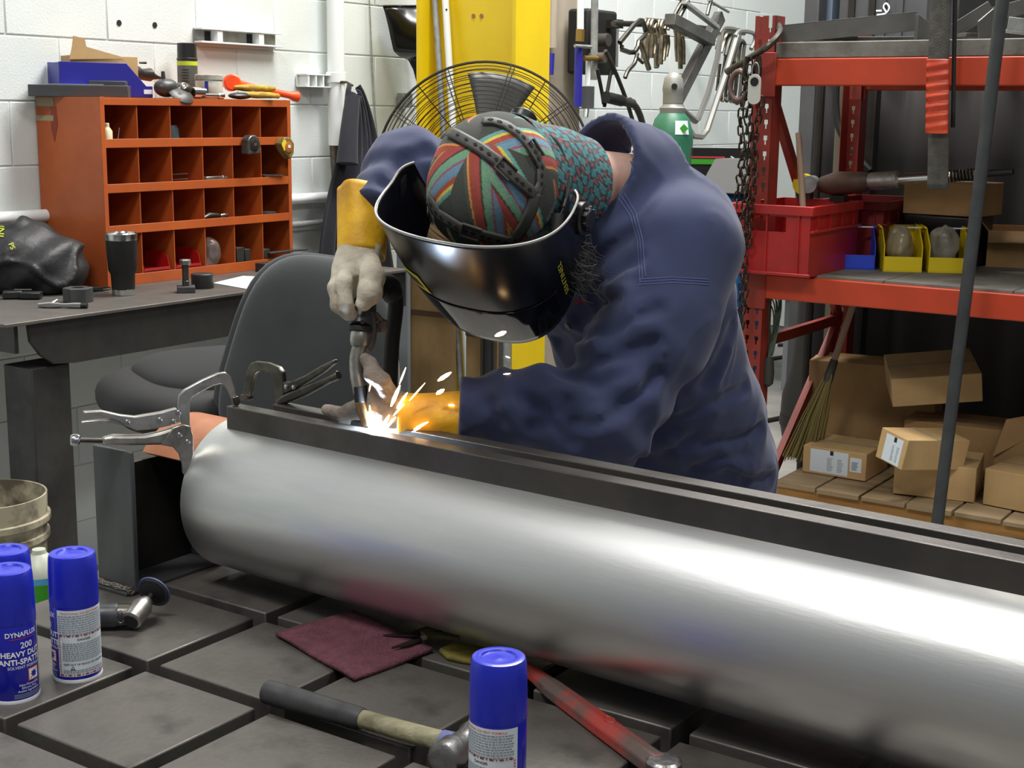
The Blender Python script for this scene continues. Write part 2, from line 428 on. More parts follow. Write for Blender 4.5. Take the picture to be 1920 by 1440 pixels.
def jacket_fn(X):
    d = ell_d(X, (.215, 2.465, 1.25), (.178, .15, .20), RT)
    d = smin(d, ell_d(X, (.280, 2.57, 1.03), (.190, .165, .23), RT), .10)
    d = smin(d, ell_d(X, (.325, 2.645, .83), (.198, .175, .20), RT), .10)
    d = smin(d, seg_d(X, np.array(LSH) + (-.02, .03, .0), (.03, 2.50, 1.39), .085, .085), .10)
    d = smin(d, seg_d(X, A_(1165, 335, 2.43), A_(1285, 425, 2.40), .080, .085), .06)
    torso = d
    arm = seg_d(X, LSH, (.235, 2.262, 1.225), .092, .094)
    arm = smin(arm, seg_d(X, (.235, 2.262, 1.225), LEL, .094, .078), .03)
    arm = smin(arm, seg_d(X, LEL, LWR, .080, .050), .035)
    arm = arm + arm_folds(X, (.26, 2.28, 1.26), (.12, 2.21, 1.06), .085, .0050, 3) + arm_folds(X, (.18, 2.21, 1.09), LWR, .075, .0040, 5)
    armr = smin(seg_d(X, RSH, REL, .085, .068), seg_d(X, REL, RWR, .066, .044), .03)
    armr = armr + arm_folds(X, RSH, REL, .08, .004, 8) + arm_folds(X, REL, RWR, .07, .0035, 9)
    d = smin(d, arm, .035); d = smin(d, armr, .04)
    # open collar: a flared ring around the neck
    Y = X - NK.astype(np.float32); tt = Y @ CA.astype(np.float32); rad = np.sqrt(np.maximum((Y * Y).sum(-1) - tt * tt, 0))
    R = .096 + .03 * np.clip(-tt, 0, .2) - .02 * np.clip(tt, 0, 1)
    ring = np.maximum(np.abs(rad - R) - .0075, np.abs(tt + .015) - .052)
    d = smin(d, ring, .02)
    cav = np.maximum(rad - (R - .008), -(tt + .085)); cav = np.maximum(cav, tt - .3)
    d = np.maximum(d, -cav)
    # drag folds from the shoulder to the waist and across the chest
    q = X @ np.array([.55, -.25, .80], np.float32)
    d = d + .0042 * np.sin(q * 50 + 3.5 * cnoise(X, 9, 1)) * np.clip((1.22 - X[..., 2]) * 4, 0, 1) * (torso < .02)
    q2 = X @ np.array([-.35, .1, 1.0], np.float32)
    fr = np.clip(1 - np.abs(X[..., 0] - .12) / .14, 0, 1) * np.clip(1 - np.abs(X[..., 2] - 1.24) / .2, 0, 1)
    d = d + .006 * fr * np.sin(q2 * 80 + 2 * cnoise(X, 12, 6))
    d = d + .0034 * cnoise(X, 24, 2) + .0018 * cnoise(X, 55, 4)
    rg1 = np.abs(cnoise(X * np.array([1.0, 1.0, .55], np.float32), 20, 14)); rg2 = np.abs(cnoise(X * np.array([.6, 1.0, 1.0], np.float32), 34, 15))
    d = d - .0065 * np.clip(1 - rg1 / .16, 0, 1) ** 1.5 * np.clip((1.36 - X[..., 2]) * 6, .15, 1) - .003 * np.clip(1 - rg2 / .14, 0, 1) ** 1.5
    # cut sleeves and hem
    a = np.array(LWR, np.float32); n = np.array(LWR) - np.array(LEL); n = (n / np.linalg.norm(n)).astype(np.float32)
    d = np.where(seg_d(X, LEL, (-.25, 2.2, 1.10), .12, .12) < 0, np.maximum(d, ((X - a) @ n) - .0), d)
    a2 = np.array(RWR, np.float32); n2 = np.array(RWR) - np.array(REL); n2 = (n2 / np.linalg.norm(n2)).astype(np.float32)
    d = np.where(seg_d(X, REL, np.array(RWR) + .15 * n2, .11, .11) < 0, np.maximum(d, ((X - a2) @ n2) - .0), d)
    return np.maximum(d, .70 - X[..., 2])
FOLDS = [[(1043, 700), (1119, 722), (1167, 700)], [(1048, 640), (1102, 630), (1167, 613), (1232, 581)], [(1075, 792), (1119, 797), (1167, 765), (1232, 700)], [(1108, 554), (1151, 516), (1195, 489)],
         [(1102, 505), (1146, 467), (1184, 440)], [(1319, 722), (1352, 667), (1373, 613)], [(1287, 776), (1341, 754), (1395, 727)], [(1319, 830), (1373, 825), (1422, 803)], [(1362, 884), (1400, 900), (1444, 895)],
         [(972, 743), (1021, 770), (1070, 830)], [(1000, 800), (1030, 790), (1060, 750)], [(1085, 600), (1125, 575), (1160, 560)], [(920, 760), (935, 790), (940, 820)], [(1130, 680), (1180, 660), (1230, 640)],
         [(735, 330), (760, 300), (800, 285)], [(720, 345), (745, 350), (770, 340)], [(1300, 880), (1340, 860), (1400, 850)], [(1195, 860), (1250, 850), (1300, 820)]]
fseg = []
for pl_ in FOLDS:
    R_ = np.array([list(ray(*p).normalized()) for p in pl_], np.float32); T_ = np.full(len(pl_), 1.6, np.float32)
    for _ in range(60): T_ += np.clip(jacket_fn(np.array(CAMP, np.float32) + R_ * T_[:, None]), -.05, .08) * .8
    Q_ = np.array(CAMP, np.float32) + R_ * T_[:, None]
    if (T_ < 3.2).all(): fseg += [(Q_[i], Q_[i + 1], i, len(pl_) - 1) for i in range(len(pl_) - 1)]
def jacket2(X):
    d = jacket_fn(X); mk = np.abs(d) < .03; Y = X[mk]; e = np.zeros(len(Y), np.float32); g = np.zeros(len(Y), np.float32)
    for a, b, i, n in fseg:
        q = seg_d(Y, a, b, 0, 0); e = np.maximum(e, np.exp(-(q / .010) ** 2)); g = np.maximum(g, np.exp(-((q - .022) / .013) ** 2))
    d[mk] += .0095 * e - .0035 * g; return d
jk = sdf_mesh('jacket', jacket2, (-.36, 1.98, .67), (.70, 2.98, 1.62), .0062)
jbvh = BVHTree.FromPolygons([v.co.copy() for v in jk.vertices], [tuple(p.vertices) for p in jk.polygons])
jacket = pobj('jacket', jk, 'navy_cloth')
d = jacket.modifiers.new('smooth', 'SMOOTH'); d.iterations = 2; d.factor = .4
def hit(bvh, px, py, off=.0):
    h = bvh.ray_cast(CAMP, ray(px, py).normalized()); 
    return (h[0] + h[1] * off) if h[0] is not None else None
def seam(pts, name='seam', r=.0011, m='navy_stitch', bvh=jbvh, off=.0, parent=jacket, step=7):
    full = []
    for (x0, y0), (x1, y1) in zip(pts[:-1], pts[1:]):
        k = max(int(math.hypot(x1 - x0, y1 - y0) / step), 1); full += [(x0 + (x1 - x0) * i / k, y0 + (y1 - y0) * i / k) for i in range(k)]
    full.append(pts[-1]); q = [hit(bvh, *p, off) for p in full]; q = [p for p in q if p is not None]
    if len(q) < 2: return
    me = MB().tube(q, r, 5).mesh(name); me.transform(Matrix.Translation(-ppl)); return obj(name, me, m, parent, fix=False)
for k in range(3):                                        # shoulder patch, triple stitched
    o_ = k * 5
    seam([(1160 + o_, 372 - o_), (1182 + o_, 405 - o_ * .6), (1195 + o_, 450), (1200 + o_, 528 - o_)])
    seam([(1197, 534 - o_), (1260, 530 - o_), (1328, 534 - o_)])
seam([(1150, 235), (1180, 290), (1188, 320), (1170, 350), (1158, 368)])
for px, py in ((1065, 612), (1032, 658)):
    h = jbvh.ray_cast(CAMP, ray(px, py).normalized())
    if h[0] is not None:
        mb = MB().lathe([(.006, -.001), (.0068, .001), (.005, .0026), (.0015, .002)], 14, frame(*axes_from(h[1].orthogonal(), h[1]), o=h[0]))
        pobj('button', mb, mat('button_grey', (.33, .33, .36), .4, .4), jacket, smooth=40)
for k, (px, py) in enumerate(((1078, 566), (1082, 565), (1086, 564), (1090, 563), (1094, 562), (1098, 561))):
    seam([(px, py + 5), (px + 2, py - 4)], 'embroidery', .0014, 'red_thread', step=4)
# body
HC = np.array([-.030, 2.225, 1.440])
HU = np.array([-.22, -.78, .58]); HU /= np.linalg.norm(HU)
HF = np.array([-.31, -.51, -.80]); HF -= HU * (HF @ HU); HF /= np.linalg.norm(HF)
HL = np.cross(HU, HF); RH = np.stack([HF, HL, HU], 1)
def H(f, l, u): return Vector((HC + HF * f + HL * l + HU * u).tolist())
def body_fn(X):
    d = ell_d(X, HC + HU * .01, (.098, .080, .112), RH)                          # skull
    d = smin(d, ell_d(X, HC + HF * .035 - HU * .075, (.062, .060, .062), RH), .03)   # jaw
    d = smin(d, ell_d(X, HC + HF * .105 - HU * .025, (.018, .012, .026), RH), .012)  # nose
    for s in (-1, 1):
        d = smin(d, ell_d(X, HC + HL * .083 * s - HF * .005 - HU * .02, (.018, .010, .032), RH), .008)
        d = np.maximum(d, -ell_d(X, HC + HF * .098 + HL * .033 * s + HU * .008, (.010, .013, .008), RH))
    d = np.maximum(d, -ell_d(X, HC + HF * .102 - HU * .068, (.008, .022, .003), RH))
    d = smin(d, seg_d(X, HC - HU * .03 - HF * .045, NK - CA * .05 + np.array([.03, .02, -.02]), .062, .070), .03)   # neck
    d = smin(d, ell_d(X, (.205, 2.465, 1.25), (.13, .10, .19), RT), .05)
    d = smin(d, ell_d(X, (.305, 2.61, .88), (.14, .11, .26), RT), .05)
    d = smin(d, seg_d(X, LSH, (.04, 2.50, 1.38), .05, .05), .03)
    for a, b, c in ((LSH, LEL, (-.045, 2.205, 1.095)), (RSH, REL, (-.215, 2.36, 1.425))):
        d = smin(d, seg_d(X, a, b, .048, .038), .02); d = smin(d, seg_d(X, b, c, .036, .024), .02)
    for s in (-1, 1):
        h = np.array([.335, 2.67, .80]) + LH * .09 * s; kn = h + np.array([-.03, -.02, -.36]); an = h + np.array([.03, .04, -.72])
        d = smin(d, seg_d(X, h, kn, .085, .060), .03); d = smin(d, seg_d(X, kn, an, .058, .040), .02)
    return d
bd = sdf_mesh('body', body_fn, (-.36, 2.0, .05), (.72, 2.98, 1.62), .0085)
body = pobj('body', bd, 'skin')
d = body.modifiers.new('smooth', 'SMOOTH'); d.iterations = 3; d.factor = .4
def jeans_fn(X):
    d = ell_d(X, (.325, 2.655, .80), (.165, .14, .15), RT)
    for s in (-1, 1):
        h = np.array([.335, 2.67, .78]) + LH * .09 * s; kn = h + np.array([-.03, -.02, -.34]); an = h + np.array([.03, .04, -.70])
        d = smin(d, seg_d(X, h, kn, .095, .085), .03); d = smin(d, seg_d(X, kn, an, .085, .075), .03)
    return np.maximum(d + .006 * cnoise(X, 30, 12), .07 - X[..., 2])
pobj('trousers', sdf_mesh('trousers', jeans_fn, (.05, 2.35, .03), (.66, 3.0, .98), .011), 'jeans')
for s in (-1, 1):
    b0 = np.array([.365, 2.71, 0]) + LH * .09 * s
    def boot_fn(X, b0=b0):
        d = seg_d(X, b0 + (0, 0, .05), b0 + FH * .17 + np.array([0, 0, .035]), .048, .042)
        d = smin(d, seg_d(X, b0 + (0, 0, .05), b0 + np.array([0, 0, .16]), .05, .055), .03); return np.maximum(d, .004 - X[..., 2])
    lo = b0 + np.minimum(FH * .24, 0) - .08; hi = b0 + .10; lo[2] = -.01; hi[2] = .24
    pobj('boot', sdf_mesh('boot', boot_fn, lo, hi, .009), 'boot')
# cap: dense shell with its own striped print
CRF, CRL, CRU = .116, .102, .117
PAL = [(.00, (.26, .27, .245)), (.22, (.30, .31, .28)), (.26, (.80, .54, .30)), (.285, (.60, .28, .22)), (.36, (.64, .27, .26)), (.405, (.28, .27, .22)),
       (.43, (.44, .60, .48)), (.50, (.42, .58, .54)), (.53, (.58, .30, .34)), (.555, (.40, .53, .62)), (.63, (.36, .50, .58)), (.66, (.60, .28, .22)), (.72, (.78, .70, .30)),
       (.755, (.36, .58, .55)), (.80, (.24, .25, .23)), (1.01, (0, 0, 0))]
def stripe(s):
    s = s % 1.0
    for (a, c), (b, _) in zip(PAL[:-1], PAL[1:]):
        if a <= s < b: return c
    return PAL[0][1]
mb = MB(); NU, NV = 300, 110
def capp(a, b):
    phi = 2 * PI * a; back = .5 - .5 * math.cos(phi)             # phi = 0 at the face
    th = b * math.radians(88 + 40 * back)
    k = 1 + .012 * math.cos(6 * phi) * math.sin(th)
    return H(CRF * k * math.sin(th) * math.cos(phi), CRL * k * math.sin(th) * math.sin(phi), CRU * math.cos(th) + .012)
mb.grid(capp, NU, NV, closed_u=True)
me = mb.mesh('cap')
cols_ = []
for j in range(NV):
    b = j / (NV - 1)
    for i in range(NU):
        phi = 2 * PI * i / NU; back = .5 - .5 * math.cos(phi); th = b * (88 + 34 * back) / 90
        if th > 1.04 and back > .35:
            x = math.sin(phi * 26) * math.sin(th * 55 + 2 * math.sin(phi * 9)); c = (.22, .42, .44) if x > .25 else ((.34, .52, .50) if x > -.1 else ((.17, .22, .22) if x > -.6 else (.52, .30, .33)))
        else:
            pn = int(((phi + .35) % (2 * PI)) / (PI / 3)); fp = ((phi + .35) % (PI / 3)) - PI / 6
            x, y = th * math.sin(fp), th * math.cos(fp)
            s = (x * 1.5 + (.30 if pn % 2 else -.22) * y) * .80 + .21 * pn + .36
            c = stripe(s)
        n_ = .93 + .14 * random.random(); cols_.append([min(v * n_, 1) for v in c])
ca = me.color_attributes.new('print', 'FLOAT_COLOR', 'POINT')
lin = lambda v: v / 12.92 if v <= .04045 else ((v + .055) / 1.055) ** 2.4
ca.data.foreach_set('color', [x for c in cols_ for x in (lin(c[0]), lin(c[1]), lin(c[2]), 1)])
cm = mat('cap_print', (.4, .4, .4), .9, bump=.1, bscale=700); nt = cm.node_tree; vc = nt.nodes.new('ShaderNodeVertexColor'); vc.layer_name = 'print'
nt.links.new(vc.outputs['Color'], nt.nodes['Principled BSDF'].inputs['Base Color'])
cbvh = BVHTree.FromPolygons([v.co.copy() for v in me.vertices], [tuple(p.vertices) for p in me.polygons])
cap = pobj('cap', me, cm); tag(cap, 'welding cap with red, teal and yellow chevron stripes')
# printed neck flap
nA = Vector((HC - HU * .012 - HF * .035).tolist()); nB = Vector((NK - CA * .03 + np.array([.01, .01, -.01])).tolist()); nx, ny, nz = axes_from((nB - nA).orthogonal(), nB - nA)
mb = MB(); mb.grid(lambda a, b: nA.lerp(nB, .02 + .56 * b) + (nx * math.cos(2 * PI * a) + ny * math.sin(2 * PI * a)) * (.098 - .020 * b + .002 * math.sin(12 * a + 9 * b)), 200, 40, closed_u=True); me = mb.mesh('neck_flap'); cl = []
for j in range(40):
    for i in range(200):
        x = math.sin(i * .62 + 1.5 * math.sin(j * .5)) * math.sin(j * .9 + 2 * math.sin(i * .12)); c = (.24, .46, .50) if x > .30 else ((.36, .52, .50) if x > .05 else ((.17, .22, .23) if x > -.55 else (.50, .30, .33))); cl += [lin(c[0]), lin(c[1]), lin(c[2]), 1]
me.color_attributes.new('print', 'FLOAT_COLOR', 'POINT').data.foreach_set('color', cl); o = pobj('neck_flap', me, cm, solid=.002, off=1); tag(o, 'teal patterned cloth at the back of the neck')
# beard curls
mb = MB(); rr = random.Random(3)
for k in range(170):
    f, l, u = .035 + .06 * rr.random(), .102 + .042 * rr.random(), -.035 - .10 * rr.random()
    p = Vector((H(f - .03, l, u))); q = []; a0 = rr.random() * 6.28; R0 = .004 + .006 * rr.random(); dz = Vector((.004 * rr.uniform(-1, 1) + .0015, -.001, -.0035 - .003 * rr.random()))
    for i in range(9):
        q.append(p + dz * i + Vector((R0 * math.cos(a0 + i * .8), R0 * .6 * math.sin(a0 + i * .8), R0 * math.sin(a0 + i * .8))))
    mb.tube(q, .0006, 4)
o = pobj('beard', mb, 'hair_grey'); tag(o, 'curly grey-black beard', kind='stuff')
# ---- gloves
def glove(name, fn, lo, hi, m, h=.0032):
    me = sdf_mesh(name, fn, lo, hi, h); o = pobj(name, me, m); d = o.modifiers.new('smooth', 'SMOOTH'); d.iterations = 2; d.factor = .4; return o
def chain(X, pts, rs, k=.006):
    d = None
    for i in range(len(pts) - 1):
        s = seg_d(X, pts[i], pts[i + 1], rs[i], rs[i + 1]); d = s if d is None else smin(d, s, k)
    return d
A = lambda px, py, y: np.array(aty(px, py, y))
rg_f = [([A(640, 500, 2.262), A(630, 540, 2.235), A(634, 572, 2.225), A(652, 590, 2.235)], [.0125, .0125, .012, .010]),        # index along the handle
        ([A(652, 495, 2.26), A(646, 530, 2.220), A(648, 568, 2.210), A(660, 592, 2.222)], [.0135, .0130, .0125, .010]),
        ([A(662, 495, 2.285), A(648, 520, 2.235), A(640, 550, 2.245), A(662, 575, 2.27)], [.012, .012, .0115, .010]),
        ([A(672, 500, 2.295), A(655, 525, 2.27), A(650, 548, 2.28), A(670, 565, 2.295)], [.011, .011, .0105, .009])]
rg_t = ([A(694, 494, 2.250), A(698, 520, 2.222), A(694, 548, 2.208), A(682, 568, 2.206)], [.017, .0200, .0195, .014])
def rglove_fn(X):
    d = ell_d(X, A(666, 506, 2.265), (.037, .030, .034)); d = smin(d, ell_d(X, A(668, 548, 2.262), (.026, .018, .030)), .010)
    d = smin(d, seg_d(X, A(672, 490, 2.28), A(676, 470, 2.29), .038, .037), .01)
    for p, r in rg_f: d = smin(d, chain(X, p, r), .0035)
    d = smin(d, chain(X, *rg_t), .0035)
    return d + .0016 * cnoise(X, 95, 21) + .0012 * cnoise(X, 190, 22)
def bb(c, r): return np.array(c) - r, np.array(c) + r
lo, hi = bb(A(668, 530, 2.26), .11)
g1 = glove('glove', rglove_fn, lo, hi, 'glove_cream'); tag(g1, 'cream leather glove gripping the torch')
ca_, cb_ = Vector(A(678, 480, 2.288)), Vector(A(684, 366, 2.335)); ax_ = (cb_ - ca_)
def cuff(a, b, r0, r1, name, par, wav=.003, sd=0):
    x, y, z = axes_from((b - a).orthogonal(), (b - a)); L = (b - a).length; mb = MB(); n = 40
    def fn(s, t, ro=0.):
        q = 2 * PI * s; r = (r0 + (r1 - r0) * t) * (1 + .03 * math.cos(3 * q + sd + 2 * t)) + wav * math.sin(5 * q + 3 * t + sd) * t - ro
        return a + (b - a) * t + r * (x * math.cos(q) + y * math.sin(q) * .9)
    mb.grid(fn, n, 14, closed_u=True)
    me = mb.mesh(name); me.transform(Matrix.Translation(-ppl)); return obj(name, me, 'glove_yellow', par, smooth=60, solid=.003, fix=True, off=-1)
cuff(ca_, cb_ + (cb_ - ca_) * .08, .0415, .0475, 'gauntlet_cuff', g1)
lg = [([A(706, 742, 2.205), A(706, 705, 2.195), A(694, 682, 2.19), A(684, 672, 2.19)], [.014, .0125, .011, .0085]),           # index beside the neck
      ([A(700, 765, 2.215), A(678, 758, 2.225), A(655, 768, 2.23), A(636, 776, 2.23)], [.014, .012, .011, .0095]),
      ([A(700, 780, 2.225), A(672, 772, 2.245), A(640, 778, 2.25), A(612, 768, 2.25)], [.013, .012, .0115, .0095]),
      ([A(712, 792, 2.235), A(688, 790, 2.255), A(660, 792, 2.262), A(634, 788, 2.265)], [.012, .011, .0105, .009]),
      ([A(728, 735, 2.185), A(716, 712, 2.178), A(702, 702, 2.180), A(692, 704, 2.184)], [.015, .013, .0115, .009])]
def lglove_fn(X):
    d = ell_d(X, A(728, 762, 2.208), (.036, .026, .030))
    d = smin(d, seg_d(X, A(735, 768, 2.208), A(765, 776, 2.207), .028, .027), .012)
    for p, r in lg: d = smin(d, chain(X, p, r), .008)
    return d + .0016 * cnoise(X, 95, 31) + .001 * cnoise(X, 190, 32)
lo, hi = bb(A(690, 740, 2.215), .125)
g2 = glove('glove', lglove_fn, lo, hi, 'glove_soot'); tag(g2, 'sooty leather glove steadying the torch neck')
cuff(Vector(A(748, 774, 2.207)), Vector(A(880, 786, 2.208)), .0345, .0455, 'gauntlet_cuff', g2, sd=1.3)
# ------------------------------------------------------------------ welding helmet
hm = thing('welding_helmet', 'black glossy welding helmet tipped forward on the welder, weld glare on its lens', 'helmet', Vector(HC))
def hobj(name, mb, m, parent=hm, smooth=60, **k):
    me = mb.mesh(name) if isinstance(mb, MB) else mb
    me.transform(Matrix.Translation(-Vector(HC))); return obj(name, me, m, parent, smooth=smooth, **k)
def shell_pt(a, b, off=0.):                                 # a: -1..1 right to left, b: 0 top rim .. 1 chin
    ph = a * math.radians(118); c, s = math.cos(ph), math.sin(ph)
    top = .128 - .085 * (1 - max(c, 0)) ** 1.2 - .03 * max(0, -c); bot = -.208 + .10 * (1 - max(c, 0)) + .05 * max(0, -c)
    u = top + (bot - top) * b
    bulge = 1 - .10 * max(0, b - .35) ** 1.6 * 2.2 - .05 * (1 - b) ** 2 * max(c, 0)
    f = .030 + (.150 * (abs(c) ** .72) * (1 if c > 0 else -.45)) * bulge; l = .152 * math.copysign(abs(s) ** .80, s) * (1 - .09 * max(0, b - .3) ** 1.5 * 1.6)
    p = H(f, l, u)
    if off:
        nrm = (H(c, s * 1.2, -.12 * (b - .3)) - Vector(HC)).normalized(); p = p + nrm * off
    return p
mb = MB(); mb.grid(lambda a, b: shell_pt(2 * a - 1, b), 72, 36)
sh = hobj('shell', mb, 'helmet_gloss', smooth=80, solid=.0035, off=-1)
mb = MB(); mb.grid(lambda a, b: shell_pt((2 * a - 1) * .50, .60 + .37 * b, .0005), 40, 20)
ln = hobj('lens_cover', mb, 'helmet_lens', smooth=80, solid=.0006, off=1); tag(ln, 'glossy curved front lens cover')
mb = MB().tube([shell_pt(2 * k / 90 - 1, 0, -.001) for k in range(91)], .0022, 6); hobj('rim', mb, 'pale_edge', sh)
for a in (.80, -.80):
    p = shell_pt(a, .30, .001); nn = (p - H(.02, 0, -.02)).normalized(); mx = frame(*axes_from(nn.orthogonal(), nn), o=p)
    kb = hobj('pivot_knob', MB().lathe([(.026, -.004), (.026, .004), (.023, .006), (.017, .006), (.017, .013), (.015, .015), (.003, .015)], 28, mx), 'black_plastic', smooth=40)
    mb = MB()
    for j in range(9):
        q = 2 * PI * j / 9; mb.cbox((.0175 * math.cos(q), .0175 * math.sin(q), .0095), (.005, .005, .007), mx)
    hobj('grip_ridge', mb, 'black_plastic', kb, bevel=.001)
def on_shell(vs, a0, b0, sa, sb, off):
    return [shell_pt(a0 + v.x * sa, b0 - v.y * sb, off + v.z) for v in vs]
def shell_text(txt, a0, b0, sa, sb, m, rot=0., off=.0012, par=None):
    vs, fs = text_mesh(txt, 1.0); Rz = Matrix.Rotation(rot, 3, 'Z'); vs = [Rz @ v for v in vs]
    mb = MB().add(on_shell(vs, a0, b0, sa, sb, off), fs); return hobj('lettering', mb, m, par or sh, smooth=0, fix=False)
mb = MB(); mb.grid(lambda a, b: shell_pt(-.34 + .14 * a + .03 * b, .40 + .16 * b, .0012), 8, 8); bt = hobj('badge', mb, 'logo_yellow', sh, solid=.0006, off=1)
mb = MB(); mb.grid(lambda a, b: shell_pt(-.312 + .085 * a + .03 * b, .445 + .07 * b, .0022), 8, 6); hobj('badge_mark', mb, 'black_plastic', sh, solid=.0004, off=1)
shell_text('SENTINEL', .57, .56, .045, .105, 'logo_yellow', rot=PI / 2)
# headgear straps over the cap
def strap(pts, name, w, m='strap_grey', off=.0035, par=None, extra=(), bvh=cbvh, thick=.0022):
    full = []
    for (x0, y0), (x1, y1) in zip(pts[:-1], pts[1:]):
        k = max(int(math.hypot(x1 - x0, y1 - y0) / 8), 1); full += [(x0 + (x1 - x0) * i / k, y0 + (y1 - y0) * i / k) for i in range(k)]
    full.append(pts[-1]); P_ = []; Nn = []
    for x, y in full:
        h = bvh.ray_cast(CAMP, ray(x, y).normalized())
        if h[0] is None: continue
        n = h[1] if h[1].dot(h[0] - Vector(HC)) > 0 else -h[1]; P_.append(h[0] + n * off); Nn.append(n)
    for e in extra:
        q = Vector(e); n = (q - Vector(HC)).normalized(); P_.insert(0, q); Nn.insert(0, n)
    Q = bez(P_, 2); mb = MB(); vs = []; k = len(Q)
    for i, p in enumerate(Q):
        t = (Q[min(i + 1, k - 1)] - Q[max(i - 1, 0)]).normalized(); n = (p - Vector(HC)).normalized(); s = n.cross(t).normalized()
        vs += [p - s * w / 2, p - s * w / 4 + n * .001, p + s * w / 4 + n * .001, p + s * w / 2]
    fs = [(i * 4 + j, i * 4 + j + 1, i * 4 + 5 + j, i * 4 + 4 + j) for i in range(k - 1) for j in range(3)]
    mb.add(vs, fs); o = hobj(name, mb, m, par or hm, smooth=60, solid=thick, off=1)
    return o, Q
def mir(p):
    q = Vector(p) - Vector(HC); l = q.dot(Vector(HL)); return Vector(p) - 2 * l * Vector(HL)
join = hit(cbvh, 1001, 363)
holes = []
s1_, q1 = strap([(845, 250), (858, 256), (897, 278), (930, 302), (963, 334), (1001, 366)], 'crown_strap', .017, extra=())
s2_, q2 = strap([(905, 231), (925, 231), (947, 238), (972, 255), (997, 284), (1011, 315), (1010, 345), (1001, 366)], 'crown_strap', .015)
s3_, q3 = strap([(1001, 362), (993, 392), (980, 420), (962, 446)], 'side_strap', .020)
s4_, q4 = strap([(808, 372), (826, 400), (863, 424), (905, 438), (945, 448), (965, 447)], 'forehead_band', .020)
for o_, Q in ((s1_, q1), (s2_, q2), (s4_, q4)):
    mb = MB(); n_ = 12
    for j in range(1, n_):
        i = int(j * (len(Q) - 1) / n_); p = Q[i]; t = (Q[min(i + 1, len(Q) - 1)] - Q[i - 1]).normalized(); n = (p - Vector(HC)).normalized()
        x, y, z = axes_from(t, n); mb.prism([(.0045, 0), (0, .003), (-.0045, 0), (0, -.003)], .0030, .0042, frame(x, y, z, p))
    hobj('adjustment_hole', mb, 'hole_black', o_, smooth=0)
for Q, c0 in ((q1, .62), (q2, .55), (q4, .55)):              # raised sliders on the straps
    i = int(c0 * len(Q)); p = Q[i]; t = (Q[i + 1] - Q[i - 1]).normalized(); n = (p - Vector(HC)).normalized(); x, y, z = axes_from(t, n)
    mb = MB(); mb.cbox((0, .0105, .003), (.03, .003, .005), frame(x, y, z, p)); mb.cbox((0, -.0105, .003), (.03, .003, .005), frame(x, y, z, p)); mb.cbox((-.0145, 0, .003), (.003, .02, .005), frame(x, y, z, p))
    hobj('strap_slider', mb, 'strap_grey', bevel=.0006)
# ratchet band round the back of the head
mb = MB(); 
def ringp(a, b):
    ph = math.radians(62 + 236 * a); c, s = math.cos(ph), math.sin(ph)
    return H(c * (CRF + .009), s * (CRL + .009), -.012 - .028 * b + .03 * max(0, -c))
mb.grid(ringp, 60, 4); hobj('ratchet_band', mb, 'black_plastic', smooth=60, solid=.003, off=1)
p = H(-CRF - .016, 0, .002); x, y, z = axes_from(Vector(HL), -Vector(HF)); hobj('ratchet_knob', MB().lathe([(.02, -.006), (.022, 0), (.022, .012), (.018, .016), (.004, .016)], 24, frame(x, y, z, p)), 'black_plastic', smooth=40)
mb = MB().tube(bez([H(-.10, .055, .03), H(-.085, .085, .02), H(-.04, .108, -.005), H(.0, .112, -.012)], 6), .0035, 8, flat=.5); hobj('band_clip', mb, 'black_plastic')
o = hobj('side_arm', MB().tube([H(.02, .112, .00), H(.05, .118, -.012), H(.075, .122, -.02)], [.010, .009, .008], 8, flat=.5), 'strap_grey', smooth=60)
x, y, z = axes_from(HF, HL); hobj('arm_label', MB().cbox((0, 0, 0), (.012, .004, .0012), frame(x, y, z, H(.068, .1275, -.010))), 'logo_yellow', o)
# ------------------------------------------------------------------ torch, arc and sparks
mat('chrome', (.78, .78, .77), .18, 1.)
mat('satin_steel', (.76, .75, .72), .34, .9, c2=(.50, .49, .46), scale=20, rvar=.08)
mat('dark_nickel', (.40, .39, .36), .35, .9, c2=(.28, .27, .25), scale=25, rvar=.1)
mat('torch_grey', (.22, .22, .225), .45)
mat('rubber_black', (.055, .055, .055), .65)
mat('brass_nozzle', (.66, .52, .36), .3, .9, c2=(.40, .33, .26), scale=60)
tp = thing('welding_torch', 'grey welding torch with bent chrome neck pointing down at the weld', 'torch', aty(675, 640, 2.222))
def lobj(root, name, mb, m, parent=None, **k):
    me = mb.mesh(name) if isinstance(mb, MB) else mb
    me.transform(Matrix.Translation(-root.location)); return obj(name, me, m, parent or root, **k)
TIP = onn(693, 806, -.004)
neck = bez([aty(676, 644, 2.222), aty(669, 672, 2.216), aty(670, 705, 2.212), aty(677, 742, 2.210)], 8)
lobj(tp, 'neck', MB().tube(neck, .0118, 16), 'satin_steel')
lobj(tp, 'insulator', MB().tube([aty(675, 722, 2.210), aty(679, 752, 2.210)], [.0125, .0125], 18), 'rubber_black', bevel=.001)
d_ = (TIP - aty(678, 748, 2.21))
lobj(tp, 'nozzle', MB().tube([aty(678, 748, 2.21), aty(678, 748, 2.21) + d_ * .55, aty(678, 748, 2.21) + d_ * .86], [.0118, .0118, .0098], 20), 'brass_nozzle', bevel=.0008)
lobj(tp, 'wire', MB().tube([TIP - d_ * .2, TIP], .0012, 6), 'brass_nozzle')
lobj(tp, 'collar', MB().tube([aty(675, 648, 2.221), aty(675, 640, 2.222), aty(676, 628, 2.224), aty(676, 620, 2.225)], [.0145, .0165, .0165, .015], 20), 'satin_steel', smooth=30)
lobj(tp, 'ring', MB().tube([aty(676, 622, 2.225), aty(677, 612, 2.227)], [.0195, .0195], 20), 'rubber_black', bevel=.0015)
